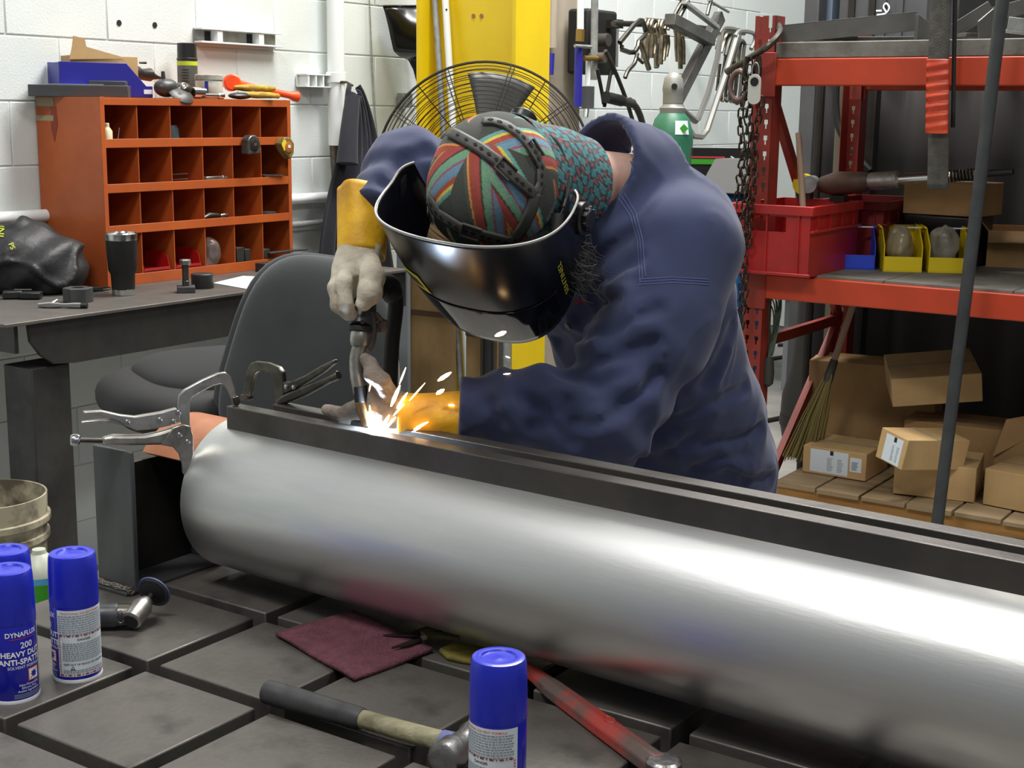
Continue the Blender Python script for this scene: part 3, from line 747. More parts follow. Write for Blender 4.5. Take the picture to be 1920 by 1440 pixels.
h0, h1 = aty(677, 614, 2.227), aty(690, 505, 2.30)
hd = lobj(tp, 'handle', MB().tube([h0, h0.lerp(h1, .2), h0.lerp(h1, .5), h1], [.0195, .0225, .0195, .016], 20), 'torch_grey')
lobj(tp, 'screw_hole', MB().cyl(aty(679, 604, 2.2045), aty(679, 604, 2.215), .0035, n=12), 'hole_black', hd)
lobj(tp, 'trigger', MB().tube(bez([aty(703, 588, 2.235), aty(716, 604, 2.235), aty(714, 617, 2.235), aty(700, 620, 2.235)], 5), [.005] * 5 + [.009] * 6 + [.005] * 5, 10, flat=.7), mat('trigger_brown', (.28, .23, .21), .45))
lobj(tp, 'trigger_guard', MB().tube(bez([aty(694, 585, 2.235), aty(697, 610, 2.232), aty(694, 640, 2.23), aty(686, 655, 2.226)], 5), .009, 10), 'torch_grey')
lobj(tp, 'cable', MB().tube(bez([aty(692, 520, 2.31), aty(706, 548, 2.34), aty(722, 530, 2.37), aty(738, 536, 2.385), aty(742, 575, 2.385), aty(735, 640, 2.375), aty(731, 720, 2.365), aty(730, 790, 2.36)], 8), .0135, 14), 'rubber_black')
lobj(tp, 'swivel_joint', MB().ball(aty(735, 548, 2.383), (.019, .019, .021), 18, 12), 'rubber_black')
mat('arc_white', (1, 1, 1), emit=160., ecol=(.80, .90, 1.))
o = obj('welding_arc', MB().ball((0, 0, 0), (.010, .008, .007), 12, 8), 'arc_white'); o.location = onn(702, 803, -.004); tag(o, 'blinding white welding arc at the tip of the torch', 'arc')
l = bpy.data.lights.new('arc_light', 'POINT'); l.energy = 30.0; l.color = (.62, .78, 1.); l.shadow_soft_size = .008
lo_ = bpy.data.objects.new('arc_light', l); C.objects.link(lo_); lo_.location = onn(704, 794, -.004)
mat('spark_glow', (1, .75, .45), emit=14., ecol=(1., .80, .56))
SP_ = [(761, 689, 749, 720, .0014), (750, 722, 733, 762, .0030), (797, 718, 767, 752, .0012), (764, 736, 744, 766, .0022), (758, 757, 738, 779, .0016), (779, 764, 756, 787, .0020),
       (774, 776, 761, 789, .0010), (803, 791, 776, 805, .0022), (824, 792, 799, 802, .0010), (751, 791, 756, 797, .0022), (812, 814, 821, 811, .0032), (846, 698, 821, 714, .0032),
       (833, 730, 818, 739, .0032), (841, 759, 852, 760, .0016), (696, 715, 692, 734, .0010), (693, 760, 696, 790, .0018), (717, 770, 708, 800, .0030), (730, 778, 716, 803, .0026),
       (742, 782, 722, 804, .0022), (706, 786, 703, 802, .0022), (925, 783, 939, 785, .0013), (928, 630, 949, 622, .0034), (948, 668, 956, 671, .0010), (940, 703, 957, 700, .0012), (789, 802, 772, 810, .0010),
       (765, 768, 748, 790, .0011), (735, 768, 726, 790, .0012)]
for k, (x0, y0, x1, y1, r) in enumerate(SP_):
    yy = 2.185 - .05 * ((k * 37) % 10) / 10 + (.02 if y1 > 780 else 0); a, b = aty(x0, y0, yy), aty(x1, y1, yy)
    o = obj('spark', MB().tube([Vector(), (b - a) * .3, (b - a) * .7, b - a], [r * .3, r * .9, r, r * .35], 6), 'spark_glow'); o.location = a
    SL = {11: 'fat glowing spark, upper of two right of the torch above the yellow cuff', 12: 'fat glowing spark, lower of two just above the yellow cuff', 21: 'fat glowing spark right under the helmet chin', 20: 'lone spark in front of the navy sleeve near the cuff', 10: 'round glowing spark lowest at the right on the bar edge', 23: 'thin spark highest under the helmet by the yellow column' if False else 'thin spark lower of two before the yellow column foot', 22: 'thin spark upper of two before the yellow column foot', 14: 'thin orange spark against the sooty glove beside the torch neck', 13: 'short flat spark in front of the yellow cuff'}
    tag(o, SL.get(k, 'glowing spark in the spray bursting from the weld'), 'spark', 'sparks flying off the weld')
# ------------------------------------------------------------------ locking clamps on the bars
def px_plate(poly, yy, t, dy=0.):
    mb = MB(); f = [onn(x, y, yy) for x, y in poly]; n = len(f)
    vs = [p - PN * t / 2 + PN * dy for p in f] + [p + PN * t / 2 + PN * dy for p in f]
    return mb.add(vs, [tuple(range(n - 1, -1, -1)), tuple(range(n, 2 * n))] + [(i, (i + 1) % n, n + (i + 1) % n, n + i) for i in range(n)])
def px_tube(pts, yy, r, n=12, **k): return MB().tube([onn(x, y, yy) for x, y in pts], r, n, **k)
K0 = PIPE(.04, -.035, .168); KM = Vector((.912, .405, 0)); KN = Vector((-.405, .912, 0))
def onk(px, py):
    r = ray(px, py); return CAMP + r * ((K0 - CAMP).dot(KN) / r.dot(KN))
def k_plate(poly, t, dy=0.):
    f = [onk(x, y) for x, y in poly]; n = len(f); vs = [p - KN * t / 2 + KN * dy for p in f] + [p + KN * t / 2 + KN * dy for p in f]
    return MB().add(vs, [tuple(range(n - 1, -1, -1)), tuple(range(n, 2 * n))] + [(i, (i + 1) % n, n + (i + 1) % n, n + i) for i in range(n)])
k1 = thing('locking_clamp', 'nickel locking clamp gripping the left end of the near bar', 'clamp', onk(350, 800), group='locking clamps on the bars')
up = [(347, 803), (334, 785), (333, 762), (335, 742), (345, 730), (380, 711), (408, 699), (422, 697), (432, 706), (440, 728), (444, 745), (434, 748), (428, 735), (420, 722), (414, 719), (400, 722), (375, 735), (360, 744), (356, 752), (355, 775), (357, 800)]
lobj(k1, 'upper_jaw', k_plate(up, .009), 'satin_steel', bevel=.0018)
lobj(k1, 'jaw_pad', k_plate([(433, 744), (445, 741), (449, 752), (447, 759), (437, 759)], .014), 'dark_nickel', bevel=.002)
lw = [(322, 800), (340, 793), (354, 797), (360, 815), (361, 850), (356, 868), (346, 890), (340, 885), (339, 868), (334, 850), (322, 836), (300, 832)]
lobj(k1, 'lower_jaw', k_plate(lw, .008, -.007), 'satin_steel', bevel=.0015)
uh = [(155, 771), (190, 769), (225, 777), (252, 780), (300, 772), (330, 764), (336, 772), (338, 790), (318, 797), (290, 803), (255, 806), (235, 797), (220, 788), (190, 779), (158, 775)]
lobj(k1, 'upper_handle', k_plate(uh, .013), 'satin_steel', bevel=.003)
lh = [(190, 820), (212, 814), (240, 815), (270, 814), (300, 808), (345, 793), (358, 800), (360, 820), (355, 835), (310, 833), (240, 834), (192, 832)]
lobj(k1, 'lower_handle', k_plate(lh, .016), 'satin_steel', bevel=.005)
lobj(k1, 'release_lever', k_plate([(152, 790), (185, 786), (215, 786), (240, 796), (236, 800), (210, 793), (180, 795), (154, 796)], .008), 'satin_steel', bevel=.0015)
sc1 = lobj(k1, 'adjusting_screw', MB().tube([onk(*q_) for q_ in [(195, 826), (140, 825)]], .0042, 12), 'dark_nickel')
lobj(k1, 'screw_knob', MB().tube([onk(*q_) for q_ in [(150, 825.5), (147, 825), (136, 825), (132, 825)]], [.007, .0098, .0098, .008], 14), 'chrome', sc1, bevel=.001)
for x, y in ((298, 786), (333, 772), (324, 789), (334, 813), (349, 826), (237, 790)):
    p = onk(x, y); lobj(k1, 'rivet', MB().lathe([(.0048, 0), (.0048, .002), (.003, .0032)], 12, frame(*axes_from(KM, -KN), o=p - KN * (.0105 if y > 800 else .0062))), 'chrome', smooth=40)
YC2 = .030
k2 = thing('locking_clamp', 'dull locking clamp on the far bar, its open handles pointing right', 'clamp', onn(500, 720, YC2), group='locking clamps on the bars')
up = [(457, 742), (462, 715), (468, 690), (474, 680), (482, 677), (505, 680), (526, 688), (533, 698), (536, 735), (532, 757), (520, 757), (517, 730), (516, 705), (505, 698), (487, 695), (480, 702), (474, 725), (470, 744)]
lobj(k2, 'upper_jaw', px_plate(up, YC2, .010), 'dark_nickel', bevel=.002)
lobj(k2, 'jaw_pad', px_plate([(456, 738), (469, 738), (471, 750), (455, 749)], YC2, .014), 'dark_nickel', bevel=.002)
lobj(k2, 'lower_handle', px_plate([(520, 750), (532, 740), (560, 728), (600, 712), (632, 698), (634, 710), (605, 726), (575, 742), (540, 756), (524, 760)], YC2, .014), 'dark_nickel', bevel=.004)
lobj(k2, 'upper_handle', px_plate([(533, 715), (545, 716), (575, 703), (605, 685), (630, 673), (631, 680), (608, 699), (580, 716), (555, 730), (536, 738)], YC2, .012), 'dark_nickel', bevel=.003)
lobj(k2, 'screw_knob', px_tube([(622, 709), (635, 703)], YC2, [.0075, .0075], 14), 'dark_nickel', bevel=.001)
for x, y in ((542, 724), (556, 725)):
    p = onn(x, y, YC2); lobj(k2, 'rivet', MB().lathe([(.004, 0), (.004, .002), (.0025, .003)], 12, frame(*axes_from(PD, -PN), o=p - PN * .006)), 'chrome', smooth=40)
# ------------------------------------------------------------------ aerosol cans
mat('can_blue', (.085, .105, .60), .28, coat=.3)
mat('cap_blue', (.11, .155, .69), .35, coat=.2)
mat('can_white', (.86, .87, .89), .35)
mat('label_white', (.80, .84, .86), .5)
mat('ink_white', (.93, .94, .96), .5); mat('ink_grey', (.52, .55, .60), .6); mat('ink_black', (.10, .10, .12), .6); mat('ink_red', (.72, .18, .20), .6); mat('ink_orange', (.85, .40, .25), .6)
CRAD = .0343
def bend(vs, ang, z, r, rz=0.): 
    out = []
    for v in vs:
        a = ang + v.x / r; out.append(Vector((r * math.sin(a), -r * math.cos(a), z + v.y)))
    return out
def can_text(par, txt, ang, z, size, m, r=CRAD + .0006, bold=0., name='lettering', sx=1.):
    vs, fs = text_mesh(txt, size, bold=bold); vs = [Vector((v.x * sx, v.y, 0)) for v in vs]
    return obj(name, MB().add(bend(vs, ang, z, r), fs), m, par, smooth=0, fix=False)
def patch(a0, a1, z0, z1, r, n=None):
    mb = MB(); n = n or max(int(abs(a1 - a0) / .12), 1) + 1
    mb.grid(lambda s, t: (r * math.sin(a0 + (a1 - a0) * s), -r * math.cos(a0 + (a1 - a0) * s), z0 + (z1 - z0) * t), n, 2); return mb
def make_can(label, loc, rz, detail=1):
    t = thing('spray_can', label, 'spray can', loc, (0, 0, rz), 'blue spray cans on the platen table')
    obj('body', MB().lathe([(CRAD - .001, .003), (CRAD, .006), (CRAD, .112), (CRAD - .001, .114)], 56), 'can_blue', t, smooth=40)
    obj('base_rim', MB().lathe([(CRAD - .004, 0), (CRAD + .0006, 0), (CRAD + .001, .002), (CRAD + .0006, .0048), (CRAD - .003, .005)], 56), 'can_white', t, smooth=40)
    obj('cap', MB().lathe([(CRAD + .0002, .113), (CRAD + .0006, .116), (CRAD - .0002, .160), (CRAD - .0012, .180), (CRAD - .003, .1855), (CRAD - .007, .187), (.022, .1862), (.020, .1838), (.006, .1828), (.003, .1836)], 56), 'cap_blue', t, smooth=40)
    lb = obj('label', patch(.75, .75 + 2.45, .010, .1095, CRAD + .0004), 'label_white', t, smooth=60)           # warnings on the back
    c0 = .75 + 1.1
    can_text(lb, 'TRADITIONAL SOLVENT FORMULA', c0, .1050, .0042, 'ink_orange', bold=.00004)
    rows_ = [.1010 - .0034 * k for k in range(9)] + [.0600 - .0031 * k for k in range(9)] + [.0195, .0165]
    mb = MB(); rr = random.Random(5)
    for z in rows_:
        a = .80
        e = .75 + 2.3
        if z < .07: a = .95; e = .75 + 2.15
        while a < e - .06:
            w_ = .05 + .10 * rr.random(); b = min(a + w_, e)
            o2 = patch(a, b, z - .0008, z + .0008, CRAD + .0008, 3); mb.add(o2.v, o2.f); a = b + .025
    tag(obj('fine_print', mb, 'ink_grey', lb, smooth=0), kind='stuff')
    can_text(lb, 'DANGER', c0, .0655, .0048, 'ink_black', bold=.00006); can_text(lb, 'KEEP OUT OF REACH OF CHILDREN', c0 + .05, .0285, .0040, 'ink_black', bold=.00006)
    mr, mk = MB(), MB()
    for i in range(20):                                                          # red and black hazard border
        a = .80 + i * .115
        for zz in (.0705, .0115):
            for mm_, da in ((mr, 0), (mk, .057)):
                if mm_ is mk and i % 3: continue
                o2 = patch(a + da, a + da + .05, zz, zz + .0022, CRAD + .0008, 2); mm_.add(o2.v, o2.f)
    for i in range(16):
        z = .0125 + i * .0037
        for a in (.80, 3.06):
            o2 = patch(a, a + .055, z, z + .0020, CRAD + .0008, 2); mr.add(o2.v, o2.f)
    tag(obj('hazard_border', mr, 'ink_red', lb, smooth=0), kind='stuff'); tag(obj('hazard_border_dash', mk, 'ink_black', lb, smooth=0), kind='stuff')
    vs = [Vector((0, .003, 0)), Vector((-.0035, -.003, 0)), Vector((.0035, -.003, 0))]; vi = [v * .55 for v in vs]
    obj('warning_triangle', MB().add(bend(vs + vi, 1.35, .0235, CRAD + .0008), [(0, 1, 4, 3), (1, 2, 5, 4), (2, 0, 3, 5)]), 'ink_black', lb, smooth=0)
    # front print
    fr = t
    can_text(fr, 'DYNAFLUX', -.10, .1000, .0098, 'ink_white', bold=.0002, sx=.95)
    o2 = patch(-.60, .45, .0935, .0945, CRAD + .0006); obj('red_rule', o2, 'ink_red', t, smooth=0)
    can_text(fr, '200', .05, .0835, .0125, 'ink_white', bold=.0002)
    can_text(fr, 'HEAVY DUTY', -.05, .0715, .0110, 'ink_white', bold=.0003); can_text(fr, 'ANTI-SPATTER', -.05, .0605, .0110, 'ink_white', bold=.0003)
    can_text(fr, 'SOLVENT FORMULA', .0, .0525, .0058, 'ink_white')
    ic = obj('pictogram', patch(.05, .60, .030, .048, CRAD + .0006), 'ink_orange', t, smooth=0); obj('pictogram_field', patch(.09, .56, .0315, .0465, CRAD + .0009), 'ink_white', ic, smooth=0)
    star = []
    for i in range(16):
        q = 2 * PI * i / 16; R_ = .0068 if i % 2 == 0 else .0035; star.append(Vector((R_ * math.cos(q), R_ * math.sin(q), 0)))
    obj('pictogram_burst', MB().add(bend([Vector()] + star, .325, .039, CRAD + .0012), [(0, 1 + i, 1 + (i + 1) % 16) for i in range(16)]), 'can_blue', ic, smooth=0)
    vs = [Vector((-.007, -.0055, 0)), Vector((-.0060, -.0065, 0)), Vector((.007, .0055, 0)), Vector((.0060, .0065, 0))]
    obj('pictogram_slash', MB().add(bend(vs, .325, .039, CRAD + .0015), [(0, 1, 2, 3)]), 'ink_red', ic, smooth=0)
    for s, z in (('Non-Flammable', .0262), ('Silicone Free', .0218), ('Active Ingredients', .0174)): can_text(fr, s, .10, z, .0048, 'ink_white')
    mb = MB()
    for z in (.0125, .0102, .0080):
        o2 = patch(-.55, .6, z, z + .0010, CRAD + .0007); mb.add(o2.v, o2.f)
    tag(obj('front_fine_print', mb, 'ink_grey', t, smooth=0), kind='stuff')
    return t
def face(loc): return math.atan2(-loc.x, loc.y) * 1.0            # rz that turns local -y to the camera
p1_ = atz(27, 1303, TZ); p2_ = atz(146, 1264, TZ); p3_ = atz(24, 1258, TZ); p4_ = aty(935, 1229, 1.55)
c1 = make_can('blue spray can showing its white brand lettering, at the left edge', p1_, face(p1_) + .55)
c2_ = make_can('blue spray can with white warning label, beside the angle grinder', p2_, face(p2_) - 1.53)
r_ = ray(935, 1229); t_ = (TZ + .187 - CZ) / r_.z; p4_ = CAMP + r_ * t_; p4_.z = TZ
c4 = make_can('blue spray can with white warning label, nearest, in front of the hammer', p4_, face(p4_) - 2.47)
c3 = make_can('blue spray can half hidden behind the left-edge can', p3_, face(p3_) - 2.2)
# ------------------------------------------------------------------ angle die grinder
mat('grinder_grey', (.20, .205, .21), .4, .3, c2=(.27, .275, .28), scale=30)
mat('disc_blue', (.30, .34, .48), .6); mat('disc_dark', (.13, .13, .14), .6, c2=(.22, .22, .22), scale=60)
gz = TZ + .021
ga, gb = atz(96, 1158, gz), atz(262, 1152, gz)
gr = thing('die_grinder', 'grey air die grinder with small dark sanding disc beside the channel post', 'grinder', Vector((ga.x, ga.y, TZ)))
dr = (gb - ga).normalized(); L_ = (gb - ga).length
pt = lambda s: ga + dr * s * L_
lobj(gr, 'body', MB().tube([pt(.25), pt(.27), pt(.72), pt(.76)], [.015, .0195, .0205, .0195], 24), 'grinder_grey', smooth=40)
lobj(gr, 'collar', MB().tube([pt(.76), pt(.765), pt(.90), pt(.905)], [.018, .0195, .0185, .017], 24), 'dark_nickel', smooth=40)
lobj(gr, 'inlet', MB().tube([pt(.02), pt(.06), pt(.07), pt(.16), pt(.17), pt(.25)], [.006, .009, .012, .012, .009, .012], 18), 'chrome', smooth=40)
lobj(gr, 'safety_ring', MB().tube([pt(.82) + Vector((0, -.019, .004)) + Vector((.006 * math.cos(q), 0, .010 * math.sin(q))) for q in [2 * PI * i / 20 for i in range(20)]], .0011, 6, closed=True), 'chrome')
hx = Vector((.22, .74, .28)).normalized(); hc = pt(.965) + Vector((.004, 0, .006))
lobj(gr, 'angle_head', MB().tube([hc - hx * .026, hc - hx * .024, hc + hx * .01, hc + hx * .026], [.0135, .0165, .0170, .010], 24), 'satin_steel', smooth=40)
lobj(gr, 'end_cap', MB().tube([hc - hx * .0275, hc - hx * .0255], [.0125, .0125], 24), 'black_plastic')
lobj(gr, 'spindle', MB().tube([hc + hx * .02, hc + hx * .05], [.005, .005], 12), 'dark_nickel')
dc = hc + hx * .040
dsk = lobj(gr, 'backing_pad', MB().tube([dc, dc + hx * .008], [.012, .026], 28), 'rubber_black')
lobj(gr, 'sanding_disc', MB().tube([dc + hx * .008, dc + hx * .0105], [.0285, .0285], 36), 'disc_blue')
lobj(gr, 'disc_face', MB().tube([dc + hx * .0055, dc + hx * .0078], [.0255, .0255], 36), 'disc_dark')
# ------------------------------------------------------------------ scouring pads, hammer, red bar, shears
mat('maroon_pad', (.40, .22, .26), .95, c2=(.33, .17, .21), scale=60, bump=.6, bscale=260)
pc = [atz(x, y, TZ + .003) for x, y in ((517, 1192), (664, 1277), (812, 1222), (662, 1156))]
pd = thing('scouring_pad', 'maroon abrasive hand pad lying on the platen under the pipe', 'pad', (pc[0] + pc[2]) * .5 - Vector((0, 0, .003)))
mb = MB()
def padp(a, b): 
    p = pc[0].lerp(pc[1], a).lerp(pc[3].lerp(pc[2], a), b); p.z = TZ + .0025 + .012 * b * (1 - a) * .6 + .0012 * math.sin(9 * a + 5 * b); return p
mb.grid(padp, 16, 16); lobj(pd, 'fibre_sheet', mb, 'maroon_pad', solid=.006, off=1)
mat('grip_black', (.17, .175, .175), .55, c2=(.23, .235, .235), scale=30); mat('hickory', (.62, .60, .48), .6, c2=(.40, .38, .28), scale=9, stretch=(1, 6, 6), bump=.1, bscale=60)
mat('hammer_steel', (.60, .60, .60), .35, .9, c2=(.45, .44, .43), scale=30, bump=.1, bscale=120)
ha, hb = atz(497, 1296, TZ + .0185), atz(868, 1402, TZ + .0185)
hm_ = thing('hammer', 'sledge hammer with black rubber grip and pale wooden handle on the platen', 'hammer', Vector((ha.x, ha.y, TZ)))
hp = lambda s: ha.lerp(hb, s)
gp = lobj(hm_, 'grip', MB().tube([hp(0), hp(.012), hp(.10), hp(.115), hp(.13), hp(.40), hp(.415), hp(.43), hp(.50), hp(.515)], [.011, .0165, .0172, .0160, .0170, .0158, .0150, .0158, .0150, .0138], 24), 'grip_black', smooth=50)
lobj(hm_, 'handle', MB().tube([hp(.50), hp(.7), hp(.9), hp(1.0)], [.0125, .0130, .0140, .0145], 20), 'hickory')
lobj(hm_, 'blue_band', MB().tube([hp(.905), hp(.955)], [.0158, .0165], 20), mat('blue_tape', (.38, .40, .58), .6))
hd_ = (hb - ha).normalized(); pr = Vector((hd_.y, -hd_.x, 0)).normalized(); hc2 = hp(1.0) + Vector((0, 0, .004))
lobj(hm_, 'head', MB().tube([hc2 + pr * .052, hc2 + pr * .047, hc2 + pr * .022, hc2 + pr * .016, hc2 - pr * .016, hc2 - pr * .022, hc2 - pr * .047, hc2 - pr * .052], [.016, .0215, .0222, .0185, .0185, .0222, .0215, .016], 28), 'hammer_steel', smooth=45)
mat('worn_red', (.62, .20, .17), .5, .1, c2=(.34, .28, .26), scale=10, contrast=(.45, .62), bump=.1, bscale=80)
ra, rb = atz(1010, 1268, TZ + .012), atz(1236, 1432, TZ + .014)
rbr = thing('pry_bar', 'worn red painted steel bar poking out from under the pipe', 'bar tool', Vector((ra.x, ra.y, TZ)))
x, y, z = axes_from(rb - ra); Lr = (rb - ra).length; mb = MB(); prof = [(-.25, .008, .007), (0, .011, .009), (.10, .0145, .010), (.16, .0165, .0105), (.6, .0180, .011), (.92, .0185, .0115), (1.0, .0195, .012)]
vs = []
for s, w_, h_ in prof:
    c = ra + (rb - ra) * s; vs += [c - y * w_ - z * h_, c + y * w_ - z * h_, c + y * w_ * .9 + z * h_ * .2, c + y * w_ * .35 + z * h_, c - y * w_ * .35 + z * h_, c - y * w_ * .9 + z * h_ * .2]
mb.add(vs, [(i * 6 + j, i * 6 + (j + 1) % 6, i * 6 + 6 + (j + 1) % 6, i * 6 + 6 + j) for i in range(len(prof) - 1) for j in range(6)] + [(5, 4, 3, 2, 1, 0), tuple(36 + j for j in range(6))])
lobj(rbr, 'shaft', mb, 'worn_red', bevel=.002)
lobj(rbr, 'end_boss', MB().tube([rb + x * .01 - z * .012, rb + x * .01 - z * .010, rb + x * .01 + z * .008, rb + x * .01 + z * .011], [.021, .023, .023, .019], 24), 'hammer_steel')
lobj(rbr, 'stamp_ring', MB().tube([ra.lerp(rb, .62) + z * .0112 + (x * math.cos(q) * .011 + y * math.sin(q) * .006) for q in [2 * PI * i / 24 for i in range(24)]], .0012, 5, closed=True), 'worn_red')
mat('yellow_worn', (.50, .47, .20), .6, c2=(.30, .28, .16), scale=20)
sz = TZ + .012
sh_ = thing('hand_shears', 'small worn yellow shears lying on the pad below the pipe', 'shears', atz(790, 1190, TZ))
def flat_px(pts, z0, h):
    f = [atz(x, y, z0) for x, y in pts]; n = len(f); vs = f + [p + Vector((0, 0, h)) for p in f]
    return MB().add(vs, [tuple(range(n - 1, -1, -1)), tuple(range(n, 2 * n))] + [(i, (i + 1) % n, n + (i + 1) % n, n + i) for i in range(n)])
lobj(sh_, 'blade', flat_px([(718, 1193), (760, 1189), (795, 1190), (800, 1195), (762, 1194)], sz, .003), 'dark_nickel')
lobj(sh_, 'blade', flat_px([(734, 1217), (765, 1205), (790, 1198), (796, 1202), (768, 1211)], sz, .003), 'dark_nickel')
lobj(sh_, 'handle', flat_px([(788, 1190), (805, 1184), (826, 1180), (830, 1186), (815, 1190), (800, 1199)], sz, .006), 'yellow_worn', bevel=.001)
lobj(sh_, 'handle', flat_px([(788, 1198), (812, 1190), (842, 1192), (862, 1196), (860, 1202), (830, 1199), (806, 1198), (794, 1205)], sz, .006), 'yellow_worn', bevel=.001)
lobj(sh_, 'pivot', MB().cyl(atz(796, 1195, sz + .006), atz(796, 1195, sz + .009), .004, n=12), 'dark_nickel')
yg = obj('work_glove', flat_px([(822, 1226), (858, 1212), (905, 1222), (935, 1240), (915, 1252), (870, 1247), (838, 1240)], TZ, .010), mat('glove_olive', (.46, .42, .14), .85, c2=(.34, .30, .10), scale=30, bump=.3), bevel=.004); tag(yg, 'olive yellow cloth under the pipe behind the nearest spray can', 'cloth'); yg.name = 'yellow_cloth'
# ------------------------------------------------------------------ steel workbench against the wall
mat('bench_steel', (.245, .245, .235), .5, .45, c2=(.15, .148, .14), scale=7, bump=.06, bscale=60, rvar=.12, contrast=(.35, .75))
mat('bench_top', (.39, .375, .355), .5, .35, c2=(.30, .285, .27), scale=6, bump=.04, bscale=100, rvar=.12)
BZ = 1.007
bn = bthing('workbench', 'dark welded steel workbench along the white wall', 'workbench', 0, 0, 0)
obj('top', MB().box((-2.235, .90, BZ - .010), (-1.545, 2.58, BZ)), 'bench_top', bn, bevel=.002)
ap = [(1.0, -.012), (2.58, -.012), (2.58, -.135), (1.13, -.135), (1.06, -.128), (1.02, -.10), (.99, -.06), (.985, -.012)]
obj('apron', MB().prism(ap, -1.575, -1.562, Matrix(((0, 0, 1, 0), (1, 0, 0, 0), (0, 1, 0, BZ), (0, 0, 0, 1)))), 'bench_steel', bn, bevel=.002)
obj('end_apron', MB().box((-2.2, .96, BZ - .09), (-1.59, .972, BZ - .010)), 'bench_steel', bn)
for v in (1.0, 2.44):
    obj('leg', MB().box((-1.70, v, 0), (-1.58, v + .125, BZ - .135)), 'bench_steel', bn, bevel=.004)
    obj('leg', MB().box((-2.20, v, 0), (-2.10, v + .125, BZ - .010)), 'bench_steel', bn, bevel=.004)
obj('cross_rail', MB().box((-2.19, 1.0, BZ - .12), (-2.17, 2.5, BZ - .010)), 'bench_steel', bn)
# ------------------------------------------------------------------ orange pigeonhole cabinet
mat('cab_orange', (.69, .34, .14), .45, c2=(.60, .27, .11), scale=5, bump=.02, bscale=50, contrast=(.35, .75), rvar=.08)
mat('tape_tan', (.60, .54, .42), .7)
CU0, CU1, CV0, CV1, CZ0, CZ1 = -2.236, -1.93, 1.557, 2.392, BZ, 1.590
cb = bthing('pigeonhole_cabinet', 'orange steel cabinet of twenty-four open pigeonholes on the workbench', 'cabinet', 0, 0, 0)
obj('side_panel', MB().box((CU0, CV0, CZ0), (CU1, CV0 + .004, CZ1)), 'cab_orange', cb)
obj('side_panel', MB().box((CU0, CV1 - .004, CZ0), (CU1, CV1, CZ1)), 'cab_orange', cb)
obj('back_panel', MB().box((CU0, CV0 + .004, CZ0), (CU0 + .003, CV1 - .004, CZ1)), 'cab_orange', cb)
obj('top_panel', MB().box((CU0 + .003, CV0 + .004, CZ1 - .003), (CU1, CV1 - .004, CZ1)), 'cab_orange', cb)
lips = [(CZ1 - .024, CZ1 - .003), (1.4365, 1.4635), (1.2985, 1.326), (1.170, 1.1975), (CZ0, CZ0 + .034)]
for a, b in lips: obj('shelf_lip', MB().box((CU1 - .003, CV0 + .004, a), (CU1, CV1 - .004, b)), 'cab_orange', cb, bevel=.001)
for a, b in lips[1:]: obj('shelf', MB().box((CU0 + .003, CV0 + .004, a + .002), (CU1 - .003, CV1 - .004, a + .005)), 'cab_orange', cb)
for v0 in (CV0, CV1): obj('front_stile', MB().box((CU1 - .002, v0 if v0 == CV0 else v0 - .016, CZ0), (CU1 + .001, v0 + .016 if v0 == CV0 else v0, CZ1)), 'cab_orange', cb, bevel=.0008)
cw = (CV1 - CV0 - .02) / 6
zr = [(lips[i + 1][1] - .012, lips[i][0] + (.004 if i else 0)) for i in range(4)]
for i in range(4):
    for k in range(1, 6):
        v = CV0 + .01 + k * cw; obj('divider', MB().box((CU0 + .003, v - .0015, lips[i + 1][0] + .005), (CU1 - .004, v + .0015, lips[i][0] + .002)), 'cab_orange', cb)
mb = MB()
for (a, b, c, d2) in ((0, .085, -.004, -.030), (0, .07, -.055, -.070), (0, .022, -.03, -.055)): mb.box((CU0 + .002 + a, CV0 - .0012, CZ1 + d2), (CU0 + b, CV0, CZ1 + c))
for k_ in range(1): obj('tape_remnant', MB().box((CU0 + .002, CV0 - .0012, CZ1 - .030), (CU0 + .09, CV0 - .0002, CZ1 - .003)), 'tape_tan', cb); obj('tape_remnant', MB().box((CU0 + .002, CV0 - .0012, CZ1 - .075), (CU0 + .085, CV0 - .0002, CZ1 - .058)), 'tape_tan', cb)
obj('rust_stain', MB().prism([(.075, -.02), (.10, -.03), (.105, -.085), (.085, -.14), (.072, -.10)], 0, .0008, Matrix(((1, 0, 0, CU0), (0, 0, -1, CV0 - .0002), (0, 1, 0, CZ1), (0, 0, 0, 1)))), mat('stain_brown', (.50, .20, .12), .6), cb, smooth=0)
def cell(r, c): return CV0 + .01 + c * cw, lips[r + 1][0] + .0055
# things in the pigeonholes
mat('cream_plastic', (.82, .76, .62), .5); mat('teal_dark', (.20, .27, .29), .5); mat('red_plastic', (.62, .10, .10), .35); mat('clear_bag', (.75, .72, .70), .15, trans=.75, alpha=.55)
v, z = cell(0, 0)
o = bthing('plastic_bottle', 'cream plastic bottle in the top left pigeonhole', 'bottle', CU1 - .022, v + .030, z)
obj('body', MB().lathe([(.016, 0), (.017, .004), (.017, .045), (.010, .056), (.0075, .058)], 20), 'cream_plastic', o); obj('cap', MB().lathe([(.0085, .058), (.0085, .068), (.006, .070)], 16), 'cream_plastic', o)
o = obj('steel_pin', MB().cyl((0, 0, 0), (.006, .01, .055), .0022, n=8), 'satin_steel'); o.location = W(CU1 - .05, v + .092, z); tag(o, 'thin steel pin standing in the top left pigeonhole', 'pin')
v, z = cell(0, 2)
o = obj('teal_cup', MB().lathe([(.030, 0), (.030, .004), (.026, .050), (.020, .062), (.006, .063)], 24), 'teal_dark'); o.location = W(CU1 - .06, v + .050, z); tag(o, 'dark teal cup upturned in the third pigeonhole of the top row', 'cup')
v, z = cell(0, 3)
